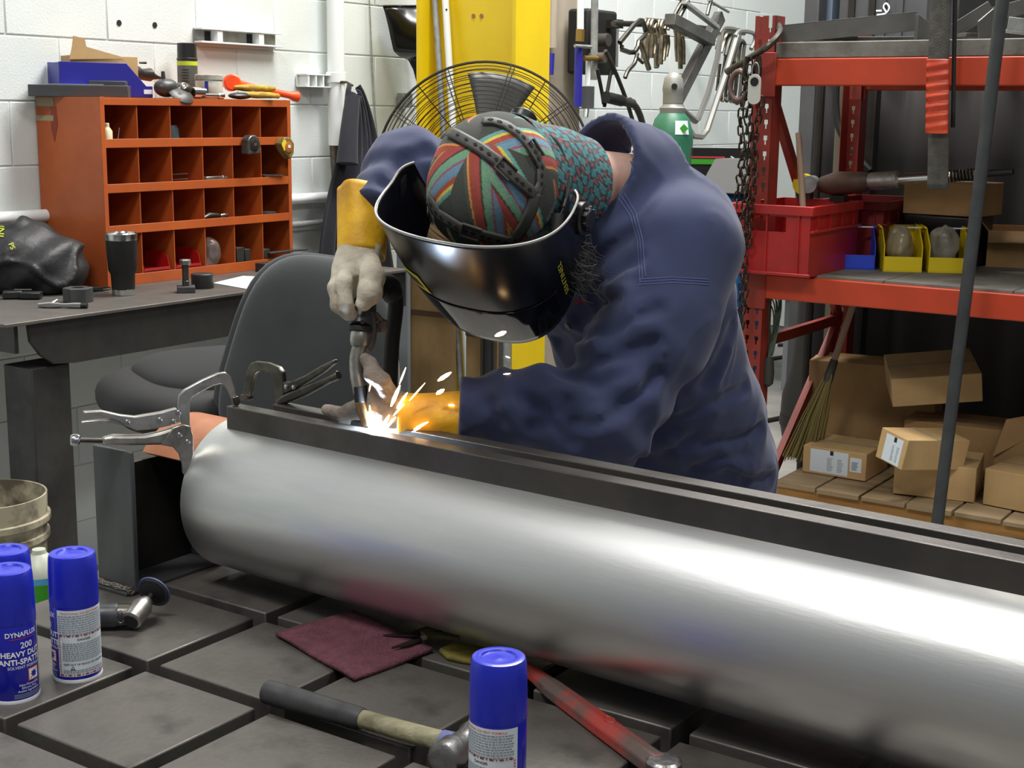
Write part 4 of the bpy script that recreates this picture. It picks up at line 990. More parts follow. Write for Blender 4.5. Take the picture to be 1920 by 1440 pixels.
for k in range(2):
    o = obj('drill_bit', MB().cyl((0, 0, 0), (.05, .045 - .02 * k, .004), .003, n=8), 'dark_nickel'); o.location = W(CU1 - .07, v + .02 + .02 * k, z + .004 + .006 * k); tag(o, ('drill bit lying lowest' if k == 0 else 'drill bit lying across another') + ' in the fourth pigeonhole of the top row', 'drill bit', 'drill bits in the cabinet')
v, z = cell(1, 2)
for k in range(3):
    o = obj('welding_rod', MB().cyl((0, 0, 0), (.10, .030 + .008 * k, .006), .0016, n=6), 'satin_steel'); o.location = W(CU1 - .10, v + .012, z + .003 + .017 * k); tag(o, ['lowest thin rod', 'middle thin rod', 'topmost thin rod'][k] + ' in the third pigeonhole of the second row', 'rod', 'rods in the cabinet')
v, z = cell(1, 3)
o = bthing('socket_extension', 'square chrome socket extension in the fourth pigeonhole of the second row', 'tool', CU1 - .02, v + .01, z + .022, .1)
obj('shaft', MB().box((0, 0, -.008), (.02, .085, .010)), 'satin_steel', o, bevel=.002); obj('head', MB().tube([(.01, .082, .001), (.01, .104, .001)], .0125, 16), 'chrome', o, bevel=.001)
v, z = cell(2, 3)
o = bthing('ratchet', 'chrome ratchet with dark handle in the fourth pigeonhole of the third row', 'tool', CU1 - .02, v + .005, z + .026, .05)
obj('handle', MB().tube([(0, 0, -.004), (0, .03, .004), (0, .07, .002), (0, .085, 0)], [.006, .011, .010, .007], 12), 'dark_nickel', o); obj('head', MB().tube([(0, .083, 0), (0, .088, 0), (0, .115, 0)], [.006, .009, .0095], 12), 'chrome', o)
v, z = cell(1, 5)
for k in range(2):
    o = obj('steel_strip', MB().box((0, 0, 0), (.05, .095, .003)), 'satin_steel'); o.location = W(CU1 - .05, v + .01, z + .022 + .006 * k); o.rotation_euler = (.03 - .07 * k, 0, -YAW + .1 - .2 * k); tag(o, ('lower' if k == 0 else 'upper') + ' bright steel strip in the last pigeonhole of the second row', 'strip', 'strips in the cabinet')
v, z = cell(2, 5)
o = obj('grinding_disc', MB().lathe([(.04, 0), (.04, .006), (.012, .009), (.008, .009)], 28), 'disc_dark'); o.location = W(CU1 - .05, v + .06, z + .02); tag(o, 'flat grey disc in the last pigeonhole of the third row', 'disc')
for k in (1, 2):
    v, z = cell(3, k)
    t = bthing('parts_bin', ('red plastic bin in the second bottom pigeonhole' if k == 1 else 'red plastic bin in the third bottom pigeonhole'), 'bin', CU1 - .01, v + .010, z + .030, group='red bins in the cabinet')
    w_ = cw - .024
    obj('tray', MB().box((-.12, .008, 0), (0, w_ - .008, .003)), 'red_plastic', t)
    for s in (0, 1): obj('side', MB().prism([(-.12, 0), (0, 0), (-.012, .040), (-.04, .058), (-.12, .058)], 0, .003, Matrix(((1, 0, 0, 0), (0, 0, 1, s * (w_ - .003)), (0, 1, 0, 0), (0, 0, 0, 1)))), 'red_plastic', t)
    obj('front', MB().box((-.003, .003, 0), (0, w_ - .003, .010)), 'red_plastic', t)
v, z = cell(3, 3)
pb = sdf_mesh('plastic_bag', lambda X: ell_d(X, (0, .05, .05), (.03, .035, .05)) + .008 * cnoise(X, 90, 3) + .004 * cnoise(X, 200, 4), (-.06, -.02, -.03), (.06, .12, .13), .005)
o = obj('plastic_bag', pb, 'clear_bag', smooth=180, fix=False); o.location = W(CU1 - .035, v, z + .02); o.rotation_euler = (0, 0, -YAW); tag(o, 'crumpled clear plastic bag in the fourth bottom pigeonhole', 'bag')
v, z = cell(3, 4)
for k, (a, b, c, d2) in enumerate(((.01, .045, .0, .050), (.05, .075, .0, .042))):
    o = obj('steel_block', MB().box((0, 0, 0), (.05, b - a, d2)), 'bench_steel', bevel=.002); o.location = W(CU1 - .055, v + a, z + .028); o.rotation_euler = (0, 0, -YAW); tag(o, ['taller dark steel block', 'shorter dark steel block'][k] + ' in the fifth bottom pigeonhole', 'block', 'blocks in the cabinet')
v, z = cell(3, 5)
o = obj('steel_block', MB().box((0, 0, 0), (.05, .03, .035)), 'bench_steel', bevel=.002); o.location = W(CU1 - .055, v + .005, z + .028); o.rotation_euler = (0, 0, -YAW); tag(o, 'small dark block in the bottom right pigeonhole', 'block', 'blocks in the cabinet')
o = obj('flat_bar', MB().box((0, 0, 0), (.03, .15, .006)), 'bench_steel', bevel=.001); o.location = W(CU1 - .02, v + .03, z + .045); o.rotation_euler = (.05, 0, -YAW - .35); tag(o, 'flat grey bar sticking out of the bottom right pigeonhole', 'bar')
# tape measures clipped on the shelf lip
for k, (px, py, body, lab) in enumerate(((470, 272, 'silver', 'silver tape measure clipped to the upper cabinet lip'), (534, 276, 'yellow', 'grubby yellow tape measure clipped to the cabinet lip at the right'))):
    c = UVZ(onu(px, py, CU1 + .022))
    t = bthing('tape_measure', lab, 'tape measure', CU1 + .004, c.y, c.z, (0 if k == 0 else .0), 'tape measures on the cabinet')
    out = [(-.030, -.030), (.030, -.030), (.032, .0), (.026, .024), (.008, .034), (-.012, .032), (-.028, .018)] if k == 0 else [(-.034, .012), (-.02, -.012), (.012, -.042), (.030, -.020), (.032, .012), (.014, .034), (-.016, .034)]
    M2 = Matrix(((0, 0, 1, 0), (1, 0, 0, 0), (0, 1, 0, 0), (0, 0, 0, 1)))
    mc = mat('tape_' + body, (.42, .42, .41) if k == 0 else (.52, .44, .20), .35, .6 if k == 0 else 0., c2=(.25, .25, .24) if k == 0 else (.36, .30, .20), scale=30)
    cs = obj('case', MB().prism(out, 0, .034, M2), mc, t, bevel=.004); obj('bezel', MB().lathe([(.019, 0), (.019, .003), (.016, .004)], 24, M2 @ Matrix.Translation((.002, .0, .0335))), 'dark_nickel' if k == 0 else mat('amber', (.62, .36, .12), .5), cs, smooth=40)
    obj('badge', MB().box((-.006, -.004, 0), (.006, .006, .0012), M2 @ Matrix.Translation((.002, .002, .0372))), 'satin_steel' if k == 0 else 'label_white', cs)
    if k: obj('sticker', MB().prism([(-.033, .010), (-.020, -.012), (-.004, -.004), (-.012, .026), (-.022, .026)], .034, .0352, M2), mat('sticker_yellow', (.85, .75, .18), .5), cs)
    obj('belt_clip', MB().box((.004, -.01, -.020), (-.001, .01, .03)), 'satin_steel', t)
# ------------------------------------------------------------------ on top of the cabinet
TOPZ = CZ1
def ub(p): return UVZ(p)
t = bthing('flat_box', 'long dark grey metal box lying along the cabinet top', 'box', 0, 0, 0)
a = ub(onu(50, 163, -2.02)); b = ub(onu(238, 168, -2.02)); 
a = ub(onu(52, 166, -2.17)); b = ub(onu(240, 166, -1.955))
x, y, z = axes_from(Vector((b.x - a.x, b.y - a.y, 0))); mx = frame(x, y, z, (a.x, a.y, TOPZ)); L_ = (Vector((b.x, b.y, 0)) - Vector((a.x, a.y, 0))).length
obj('box', MB().box((0, 0, 0), (L_, .10, .036), mx), mat('box_grey', (.27, .275, .285), .5, c2=(.22, .225, .23), scale=8), t, bevel=.002); obj('lid_edge', MB().box((L_ * .6, .02, .036), (L_ * .97, .10, .050), mx), 'box_grey', t, bevel=.002)
obj('plastic_sheet', MB().box((.05, .015, .037), (L_ * .75, .105, .039), mx), mat('pale_film', (.62, .68, .72), .2), t)
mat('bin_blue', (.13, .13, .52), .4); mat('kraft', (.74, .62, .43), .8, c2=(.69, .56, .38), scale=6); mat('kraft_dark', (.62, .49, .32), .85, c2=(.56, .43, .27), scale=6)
bu = -2.03
a = ub(onu(112, 158, bu - .09)); b = ub(onu(286, 158, bu + .02)); x, y, z = axes_from(Vector((b.x - a.x, b.y - a.y, 0))); L_ = Vector((b.x - a.x, b.y - a.y, 0)).length
t = thing('parts_bin', 'blue open-fronted parts bin holding a carton, on the cabinet top', 'bin', W(a.x, a.y, TOPZ), (0, 0, -YAW + math.atan2(x.y, x.x)))
side = [(0, 0), (L_, 0), (L_ * 1.0, .035), (L_ * .93, .035), (L_ * .72, .105), (0, .105)]
for yy in (0, .12): obj('side', MB().prism(side, 0, .004, Matrix(((1, 0, 0, 0), (0, 0, 1, yy), (0, 1, 0, .002), (0, 0, 0, 1)))), 'bin_blue', t, bevel=.001)
obj('bottom', MB().box((0, .004, 0), (L_, .12, .004)), 'bin_blue', t); obj('front', MB().box((L_ - .004, .004, .004), (L_, .12, .030)), 'bin_blue', t); obj('back', MB().box((0, .004, .004), (.004, .12, .105)), 'bin_blue', t)
obj('lettered_tag', MB().box((L_ * .90, -.0015, .012), (L_ * 1.0, 0, .026)), 'label_white', t)
t2 = thing('carton', 'small brown carton with flap open in the blue bin', 'box', t.matrix_world @ Vector((0, 0, 0)) if False else W(a.x, a.y, TOPZ), t.rotation_euler)
obj('body', MB().box((.04, .012, .045), (L_ * .86, .112, .128)), 'kraft', t2, bevel=.001)
obj('flap', MB().prism([(.035, .11), (L_ * .70, .118), (L_ * .66, .124), (.09, .150), (.086, .175), (.05, .182), (.045, .150)], 0, .002, Matrix(((1, 0, 0, 0), (0, 0, 1, .004), (0, 1, 0, .004), (0, 0, 0, 1)))), 'kraft', t2)
vs, fs = text_mesh('WOODS', .016, bold=.0004); mb = MB().add([Vector((L_ * .8605, .060 + v.x, .10 + v.y)) for v in vs], fs); obj('lettering', mb, 'ink_black', t2, smooth=0, fix=False)
# drill
a = UVZ(onu(300, 116, -2.12)); t = bthing('air_drill', 'black pistol drill lying behind the blue bin', 'drill', a.x, a.y - .10, TOPZ + .006, .12)
obj('barrel', MB().tube([(0, -.06, .075), (0, .0, .075), (0, .02, .07), (0, .06, .07), (0, .075, .066), (0, .10, .062)], [.02, .022, .018, .022, .012, .006], 16), 'black_plastic', t); obj('grip', MB().tube([(0, -.05, .07), (0, -.08, .012)], [.016, .018], 14), 'black_plastic', t); obj('chuck', MB().tube([(0, .092, .063), (0, .125, .060)], [.007, .004], 10), 'dark_nickel', t); obj('lever', MB().cbox((0, .03, .108), (.006, .035, .008)), 'dark_nickel', t, bevel=.003)
# spray paint
a = UVZ(onu(352, 150, -2.16)); t = bthing('paint_can', 'grey spray paint can with black lid and lime band on the cabinet', 'spray can', -2.16, a.y, TOPZ)
obj('body', MB().lathe([(.033, 0), (.0345, .003), (.0345, .125), (.033, .13)], 32), mat('paint_grey', (.33, .34, .32), .4, c2=(.26, .265, .25), scale=22), t); obj('lime_band', MB().lathe([(.0349, .112), (.0349, .126)], 32, cap=False), mat('lime', (.70, .76, .15), .5), t); obj('lid', MB().lathe([(.0355, .130), (.0355, .136), (.033, .138), (.0325, .186), (.030, .188), (.004, .188)], 32), 'black_plastic', t)
mb = MB()
for i in range(9):
    q = patch(-.5 + .1 * (i % 3), .35, .02 + .0095 * i, .0225 + .0095 * i, .0352); mb.add(q.v, q.f)
o = obj('label_print', mb, 'black_plastic', t, smooth=0); o.rotation_euler = (0, 0, .6)
# machine handles, pot, sockets
a = UVZ(onu(325, 165, -1.99)); t = bthing('angle_grinder', 'dark grey angle grinder head on the cabinet front edge', 'grinder', -1.99, a.y - .03, TOPZ)
obj('motor_case', MB().ball((0, 0, .033), (.033, .045, .030), 20, 12), mat('case_grey', (.24, .24, .235), .4, .3), t); obj('gear_head', MB().ball((.015, .055, .028), (.028, .035, .024), 20, 12), 'dark_nickel', t); obj('disc_guard', MB().lathe([(.045, 0), (.047, .004), (.035, .012), (.012, .016)], 30, Matrix.Translation((.03, .03, .012)) @ Matrix.Rotation(.7, 4, 'Y')), 'case_grey', t); obj('side_stud', MB().cyl((0, -.01, .05), (0, -.012, .085), .008, .006, 12), 'case_grey', t); obj('spindle_ring', MB().tube([Vector((.058, .022, .040)) + Vector((0, .009 * math.cos(q), .009 * math.sin(q))) for q in [2 * PI * i / 16 for i in range(16)]], .0022, 6, closed=True), 'satin_steel', t)
a = UVZ(onu(392, 164, -2.02)); t = bthing('paste_pot', 'white paste pot with dirty lid and blue stripe on the cabinet', 'pot', -2.02, a.y, TOPZ)
obj('body', MB().lathe([(.043, 0), (.045, .003), (.046, .058), (.044, .062)], 36), mat('pot_white', (.74, .74, .70), .5, c2=(.58, .56, .50), scale=14), t); obj('lid', MB().lathe([(.045, .062), (.048, .063), (.0475, .078), (.043, .081), (.004, .080)], 36), mat('lid_dirty', (.62, .62, .58), .6, c2=(.45, .45, .41), scale=30), t); o = obj('blue_stripe', patch(-.25, .0, .004, .058, .0466), 'bin_blue', t); o.rotation_euler = (0, 0, .75)
a = UVZ(onu(376, 160, -1.965)); t = bthing('socket', 'large chrome socket standing at the cabinet front edge', 'socket', -1.965, a.y - .02, TOPZ + .019); obj('barrel', MB().tube([(0, -.02, 0), (0, .012, 0), (0, .014, 0), (0, .035, 0)], [.019, .019, .017, .017], 24), 'chrome', t, smooth=30); obj('bore', MB().tube([(0, .0352, 0), (0, .0356, 0)], .012, 20), 'hole_black', t)
a = UVZ(onu(410, 170, -1.945)); t = bthing('ratchet', 'small chrome ratchet lying on the cabinet front edge', 'tool', -1.948, a.y - .03, TOPZ + .0105); obj('handle', MB().tube([(0, -.03, 0), (0, .03, 0)], .0075, 12), 'chrome', t); obj('head', MB().tube([(0, .028, 0), (0, .032, 0), (0, .052, 0)], [.008, .0105, .0105], 16), 'chrome', t)
a = UVZ(onu(450, 166, -1.97)); t = bthing('palm_sander_pad', 'flat black oval pad on the cabinet top', 'pad', -1.97, a.y, TOPZ); obj('pad', MB().ball((0, 0, .012), (.03, .05, .0115), 20, 10), 'black_plastic', t)
# dead blow hammer and gloves
mat('orange_plastic', (.95, .30, .10), .4)
a = UVZ(onu(420, 140, -2.06)); b = UVZ(onu(560, 174, -1.99)); t = thing('dead_blow_hammer', 'bright orange dead blow hammer resting across the gloves on the cabinet', 'hammer', W(a.x, a.y, TOPZ + .0))
def hl(p): return W(p[0], p[1], p[2]) - t.location
A1, B1 = Vector((a.x, a.y + .04, TOPZ + .055)), Vector((b.x, b.y, TOPZ + .012)); d_ = (B1 - A1).normalized()
obj('handle', MB().tube([hl(A1.lerp(B1, s)) for s in (0, .15, .3, .6, .86, .92, .98, 1.0)], [.020, .016, .012, .012, .013, .019, .019, .013], 18), 'orange_plastic', t)
hx_ = Vector((-.3, .1, .95)).normalized(); c0 = A1 + Vector((0, -.005, .002))
obj('head', MB().tube([hl(c0 + d_ * -.0 + Vector((.75, -.65, 0)).normalized() * s) for s in (-.055, -.05, -.02, .02, .05, .055)], [.024, .029, .028, .028, .029, .024], 24), 'orange_plastic', t)
mat('leather_yellow', (.74, .62, .22), .8, c2=(.60, .47, .16), scale=18, bump=.4, bscale=60)
for k in range(2):
    a = UVZ(onu(478 + 8 * k, 172 + 2 * k, -1.96))
    def gf(X, k=k):
        d = ell_d(X, (0, -.03, .012), (.032, .05, .012))
        for j in range(4): d = smin(d, seg_d(X, (-.024 + .016 * j, .01, .012), (-.026 + .018 * j, .075 - .006 * abs(j - 1), .010), .0105, .009), .006)
        d = smin(d, seg_d(X, (.026, -.03, .012), (.045, .015, .010), .011, .009), .006); return d + .002 * cnoise(X, 130, 40 + k)
    me = sdf_mesh('leather_glove', gf, (-.06, -.10, -.01), (.07, .11, .04), .004); o = obj('leather_glove', me, 'leather_yellow', smooth=180, fix=False); o.location = W(-1.965 - .02 * k, a.y + .03 - .03 * k, TOPZ + .004 + .024 * k); o.rotation_euler = (0, 0, -YAW + (.15 - .3 * k)); tag(o, ['lower yellow leather glove under the orange hammer', 'upper yellow leather glove right below the orange hammer'][k], 'glove', 'gloves on the cabinet')
# ------------------------------------------------------------------ on the workbench
mat('tumbler_black', (.055, .055, .055), .55)
p = atz(232, 553, BZ); t = thing('tumbler', 'black steel tumbler with bright rim on the workbench', 'tumbler', p)
obj('body', MB().lathe([(.034, .018), (.0355, .062), (.038, .068), (.042, .075), (.046, .16), (.0465, .166)], 40), 'tumbler_black', t, smooth=30); obj('base_ring', MB().lathe([(.032, 0), (.0338, .002), (.0342, .018), (.033, .019)], 40), 'chrome', t, smooth=30); obj('rim', MB().lathe([(.0468, .165), (.0475, .170), (.0475, .184), (.044, .187), (.042, .187), (.040, .183), (.004, .183)], 40), 'chrome', t, smooth=30)
p = atz(349, 548, BZ); t = thing('standing_bolt', 'steel bolt standing upright in a square nut on the workbench', 'bolt', p, (0, 0, .25))
obj('square_nut', MB().box((-.027, -.027, 0), (.027, .027, .020)), 'mill_steel', t, bevel=.002); obj('shank', MB().lathe([(.011, .02), (.011, .035), (.0102, .036), (.0102, .085)], 20), 'dark_nickel', t); obj('head', MB().lathe([(.0165, .085), (.017, .088), (.017, .098), (.014, .101), (.003, .101)], 6), 'satin_steel', t, smooth=20)
p = atz(380, 540, BZ); t = thing('steel_slug', 'dark round steel slug beside the standing bolt', 'block', p); obj('slug', MB().lathe([(.034, 0), (.035, .002), (.035, .044), (.033, .046), (.003, .046)], 32), 'bench_steel', t, smooth=40)
p = atz(147, 566, BZ); t = thing('hex_nut', 'large dark hexagonal steel nut on the workbench', 'nut', p, (0, 0, .3)); obj('nut', MB().lathe([(.040, 0), (.042, .002), (.042, .040), (.039, .042), (.020, .042), (.020, .010)], 6), 'mill_steel', t, smooth=20)
a, b = atz(72, 572, BZ + .008), atz(152, 573, BZ + .008); t = thing('chrome_wrench', 'small chrome tool in front of the hexagonal nut', 'tool', Vector((a.x, a.y, BZ)))
lobj(t, 'shaft', MB().tube([a, a.lerp(b, .25), a.lerp(b, .6), a.lerp(b, .85), b], [.006, .0095, .006, .0085, .0085], 14), 'chrome'); lobj(t, 'jaw', MB().tube([a.lerp(b, .3) + Vector((0, 0, .002)), a.lerp(b, .36) + Vector((.002, .022, .010))], [.008, .006], 12), 'chrome'); lobj(t, 'knob', MB().tube([b, b + (b - a).normalized() * .018], [.0075, .0075], 10), 'rubber_black')
a, b = atz(5, 553, BZ + .012), atz(78, 553, BZ + .012); t = thing('clip_tool', 'black jointed tool lying in front of the black bag', 'tool', Vector((a.x, a.y, BZ)))
for s0, s1, h_ in ((0, .5, .012), (.48, 1.0, .010)):
    x, y, z = axes_from(b - a); lobj(t, 'arm', MB().box((0, -.02, -.010), ((b - a).length * (s1 - s0), .02, h_), frame(x, y, z, a.lerp(b, s0)) @ Matrix.Rotation(.2 - .5 * s0, 4, 'Z')), 'black_plastic', bevel=.004)
lobj(t, 'chrome_strip', MB().cbox((0, 0, 0), (.05, .006, .003), frame(*axes_from(b - a), o=a.lerp(b, .5) + Vector((0, .01, .015)))), 'chrome')
t = thing('cable_coil', 'thin black cables coiled between the bag and the tumbler', 'cable', atz(165, 545, BZ))
for k in range(4):
    c = atz(158 + 7 * k, 544 - k, BZ + .004 + .003 * k); lobj(t, 'loop', MB().tube([c + Vector((.045 * math.cos(q), .03 * math.sin(q), .002 * math.sin(3 * q))) for q in [2 * PI * i / 28 for i in range(28)]], .0022, 6, closed=True), 'rubber_black')
pp = [atz(x, y, BZ + .001) for x, y in ((400, 531), (455, 518), (520, 520), (480, 545))]; o = obj('paper_sheet', MB().add([q - pp[0] for q in pp] + [q - pp[0] + Vector((0, 0, .0012)) for q in pp], [(3, 2, 1, 0), (4, 5, 6, 7), (0, 1, 5, 4), (1, 2, 6, 5), (2, 3, 7, 6), (3, 0, 4, 7)]), mat('paper', (.86, .86, .87), .8), smooth=0); o.location = pp[0]; tag(o, 'white paper sheet on the workbench beside the chair back', 'paper')
a = UVZ(atz(437, 505, BZ)); o = obj('flat_bar', MB().box((0, 0, 0), (.05, .20, .030)), 'bench_steel', bevel=.002); o.location = W(-1.90, a.y, BZ); o.rotation_euler = (0, 0, -YAW); tag(o, 'thick flat steel bar leaning at the foot of the cabinet', 'bar')
# black bag
mat('bag_black', (.075, .08, .088), .55, c2=(.10, .105, .115), scale=8, bump=.25, bscale=40)
bc = np.array(atz(52, 549, BZ)) + (.0, -.03, 0); bc[2] = BZ
def bag_fn(X):
    d = ell_d(X, bc + (-.05, .08, .085), (.20, .13, .105)); d = smin(d, ell_d(X, bc + (.06, .06, .065), (.095, .11, .075)), .05); d = smin(d, seg_d(X, bc + (-.02, .10, .19), bc + (.08, .08, .13), .022, .02), .06)
    q = X @ np.array([.8, .3, -1.1], np.float32); d = d + .006 * np.sin(q * 36 + 4 * cnoise(X, 14, 51)) + .006 * cnoise(X, 40, 52) - .012 * np.clip(1 - np.abs(cnoise(X, 22, 53)) / .15, 0, 1) - .006 * np.clip(1 - np.abs(cnoise(X, 45, 54)) / .15, 0, 1); return np.maximum(d, BZ + .002 - X[..., 2])
me = sdf_mesh('tool_bag', bag_fn, bc + (-.32, -.12, -.01), bc + (.22, .28, .28), .008); bgb = BVHTree.FromPolygons([v.co.copy() for v in me.vertices], [tuple(p.vertices) for p in me.polygons])
t = thing('tool_bag', 'slumped black fabric bag with yellow lettering on the workbench', 'bag', Vector(bc.tolist())); me.transform(Matrix.Translation(-t.location)); o = obj('bag', me, 'bag_black', t, smooth=180, fix=False)
mat('lime_print', (.66, .68, .16), .6)
def bag_letters(txt, px, py, size, ang, nm):
    vs, fs = text_mesh(txt, size, bold=size * .02); ca_, sa_ = math.cos(ang), math.sin(ang); out = []
    for v in vs:
        h = hit(bgb, px + v.x * ca_ + v.y * sa_, py + v.x * sa_ - v.y * ca_, .002); 
        if h is None: h = Vector((bc[0], bc[1], bc[2] + .1))
        out.append(h - t.location)
    obj(nm, MB().add(out, fs), 'lime_print', t, smooth=0, fix=False)
bag_letters('INE', 3, 432, 18, -1.45, 'lettering'); bag_letters('PS', 22, 462, 13, 1.15, 'lettering')
# ------------------------------------------------------------------ wall fittings
mat('white_enamel', (.88, .90, .895), .3)
c = UVZ(onu(628, 100, -2.19)); t = bthing('vertical_pipe', 'white painted vertical pipe on the block wall', 'pipe', -2.185, c.y, 0)
obj('pipe', MB().tube([(0, 0, 1.42), (0, 0, 3.0)], .034, 24), 'white_enamel', t); obj('coupling', MB().lathe([(.036, 1.66), (.040, 1.664), (.040, 1.70), (.036, 1.704)], 24, cap=False), 'white_enamel', t); obj('lower_elbow', MB().tube([(0, 0, 1.42), (0, 0, 1.30), (.0, -.01, 1.22)], [.030, .024, .022], 18), 'dark_nickel', t)
t = bthing('strut_bracket', 'short white strut bracket beside the vertical pipe', 'bracket', -2.2, UVZ(onu(568, 160, -2.2)).y, 1.645)
for zz in (0, .045): obj('flange', MB().box((-.03, 0, zz - .002), (.02, .17, zz + .002)), 'white_enamel', t)
obj('web', MB().box((-.035, 0, 0), (-.031, .17, .045)), 'white_enamel', t)
for k in range(3): obj('rib', MB().box((-.03, .01 + .042 * k, 0), (.018, .018 + .042 * k, .043)), 'white_enamel', t)
a, b = UVZ(onu(371, 66, -2.215)), UVZ(onu(523, 66, -2.215)); t = bthing('channel_rail', 'white slotted channel rail screwed to the block wall', 'rail', -2.238, a.y, a.z)
L_ = b.y - a.y
obj('back', MB().box((0, 0, -.022), (.004, L_, .026)), mat('galv', (.60, .61, .60), .4, .3, c2=(.50, .51, .50), scale=30), t)
for zz in (-.022, .024): obj('flange', MB().box((.004, 0, zz - .003), (.042, L_, zz + .003)), 'white_enamel', t, bevel=.001)
for yy in (.08, L_ - .12): obj('tab', MB().box((.004, yy, -.018), (.038, yy + .025, .020)), 'white_enamel', t); obj('slot', MB().box((.004, yy - .03, -.015), (.006, yy - .004, .017)), 'hole_black', t)
for k, (px, py) in enumerate(((223, 43), (290, 47))):
    c = UVZ(onu(px, py, UW)); o = obj('anchor_hole', MB().lathe([(.010, -.004), (.010, .001), (.003, .001)], 12, Matrix.Rotation(PI / 2, 4, 'Y')), 'hole_black', wl); o.location = (.001, c.y, c.z)
t = bthing('conduit_run', 'white conduit running low along the block wall', 'conduit', -2.215, 0, 0); zc = UVZ(onu(20, 408, -2.215)).z
obj('tube', MB().tube([(0, .9, zc), (0, 3.4, zc)], .020, 16), 'white_enamel', t); obj('tube', MB().tube([(0, .9, zc - .10), (0, 3.4, zc - .10)], .014, 12), 'galv', t); 
for v in (1.1, 2.5, 3.1): obj('strap', MB().box((-.02, v, zc - .028), (.022, v + .02, zc + .028)), 'galv', t, bevel=.004)
t = bthing('hanging_cable', 'thin pale cable hanging down the block wall', 'cable', 0, 0, 0); v_ = UVZ(onu(695, 100, -2.23)).y
obj('cable', MB().tube(bez([(-2.23, v_ - .02, 2.3), (-2.23, v_, 1.9), (-2.23, v_ + .02, 1.6), (-2.23, v_ + .05, 1.3), (-2.23, v_ + .04, .9)], 8), .003, 6), 'galv', t)
# black sheet-metal scoop
def wall_poly(pts, u): return [UVZ(onu(x, y, u)) for x, y in pts]
t = bthing('metal_scoop', 'dented black sheet-metal hood hung on the wall beside the yellow column', 'hood', 0, 0, 0)
prof = [(12, 718, 790), (40, 722, 790), (70, 728, 792), (95, 737, 795), (105, 752, 797), (112, 770, 798), (130, 776, 800), (165, 781, 802)]
mb = MB(); rows_ = []
for py, xa, xb in prof:
    a, b = UVZ(onu(xa, py, -2.19)), UVZ(onu(xb, py, -2.16)); rows_.append((a, b))
def scp(s, q):
    i = min(int(q * (len(rows_) - 1)), len(rows_) - 2); f = q * (len(rows_) - 1) - i; a = rows_[i][0].lerp(rows_[i + 1][0], f); b = rows_[i][1].lerp(rows_[i + 1][1], f)
    p = a.lerp(b, s); bul = math.sin(PI * min(s * 1.0, 1)) * (.11 * math.sin(PI * min(q * 1.25, 1)) + .012); return (p.x + bul + .012 * math.sin(9 * s + 7 * q), p.y, p.z)
mb.grid(scp, 20, 28); obj('sheet', mb, mat('black_gloss', (.08, .078, .072), .25, .3), t, solid=.003, smooth=60)
obj('rim', MB().tube([Vector(scp(s / 10, 0)) for s in range(11)], .006, 6), 'black_gloss', t)
o = obj('socket_box', MB().box((0, 0, 0), (.04, .06, .06)), 'galv', bevel=.004); c = UVZ(onu(756, 188, -2.2)); o.location = W(-2.236, c.y, c.z - .03); o.rotation_euler = (0, 0, -YAW); tag(o, 'small grey junction box on the wall at the fan edge', 'box')
# hanging jacket
mat('hang_navy', (.115, .125, .165), .9, c2=(.09, .095, .125), scale=5, sheen=.1)
t = bthing('hanging_jacket', 'dark navy jacket hanging from a hook on the white wall', 'jacket', -2.12, UVZ(onu(650, 158, -2.12)).y, 0)
zt, zb_ = UVZ(onu(650, 158, -2.12)).z, .86
def jk_(s, q):
    wl_ = .03 + .20 * q ** .8; wr = .03 + .24 * q ** .75; y = -wl_ + (wl_ + wr) * s; fold = math.sin(s * 15 + 1.2 * q) * .022 * min(q * 3, 1) + .012 * math.sin(s * 33 + 4 * q)
    return (.03 * (1 - q) + .06 * math.sin(PI * s) * (.4 + q * .6) + fold, y + .012 * math.sin(8 * q), zt + (zb_ - zt) * q - .05 * math.sin(PI * s) * (1 - q))
mb = MB(); mb.grid(jk_, 60, 36); obj('cloth', mb, 'hang_navy', t, solid=.006, smooth=80)
sl = [(.06, -.035, zt - .05), (.075, -.075, zt - .18), (.085, -.10, zt - .30)]; obj('sleeve', MB().tube(bez(sl, 5), [.028 + .0015 * i for i in range(11)], 14), 'hang_navy', t); obj('hook', MB().tube([(-.10, 0, zt + .01), (0, 0, zt + .008), (.03, 0, zt - .005)], .005, 8), 'dark_nickel', t)
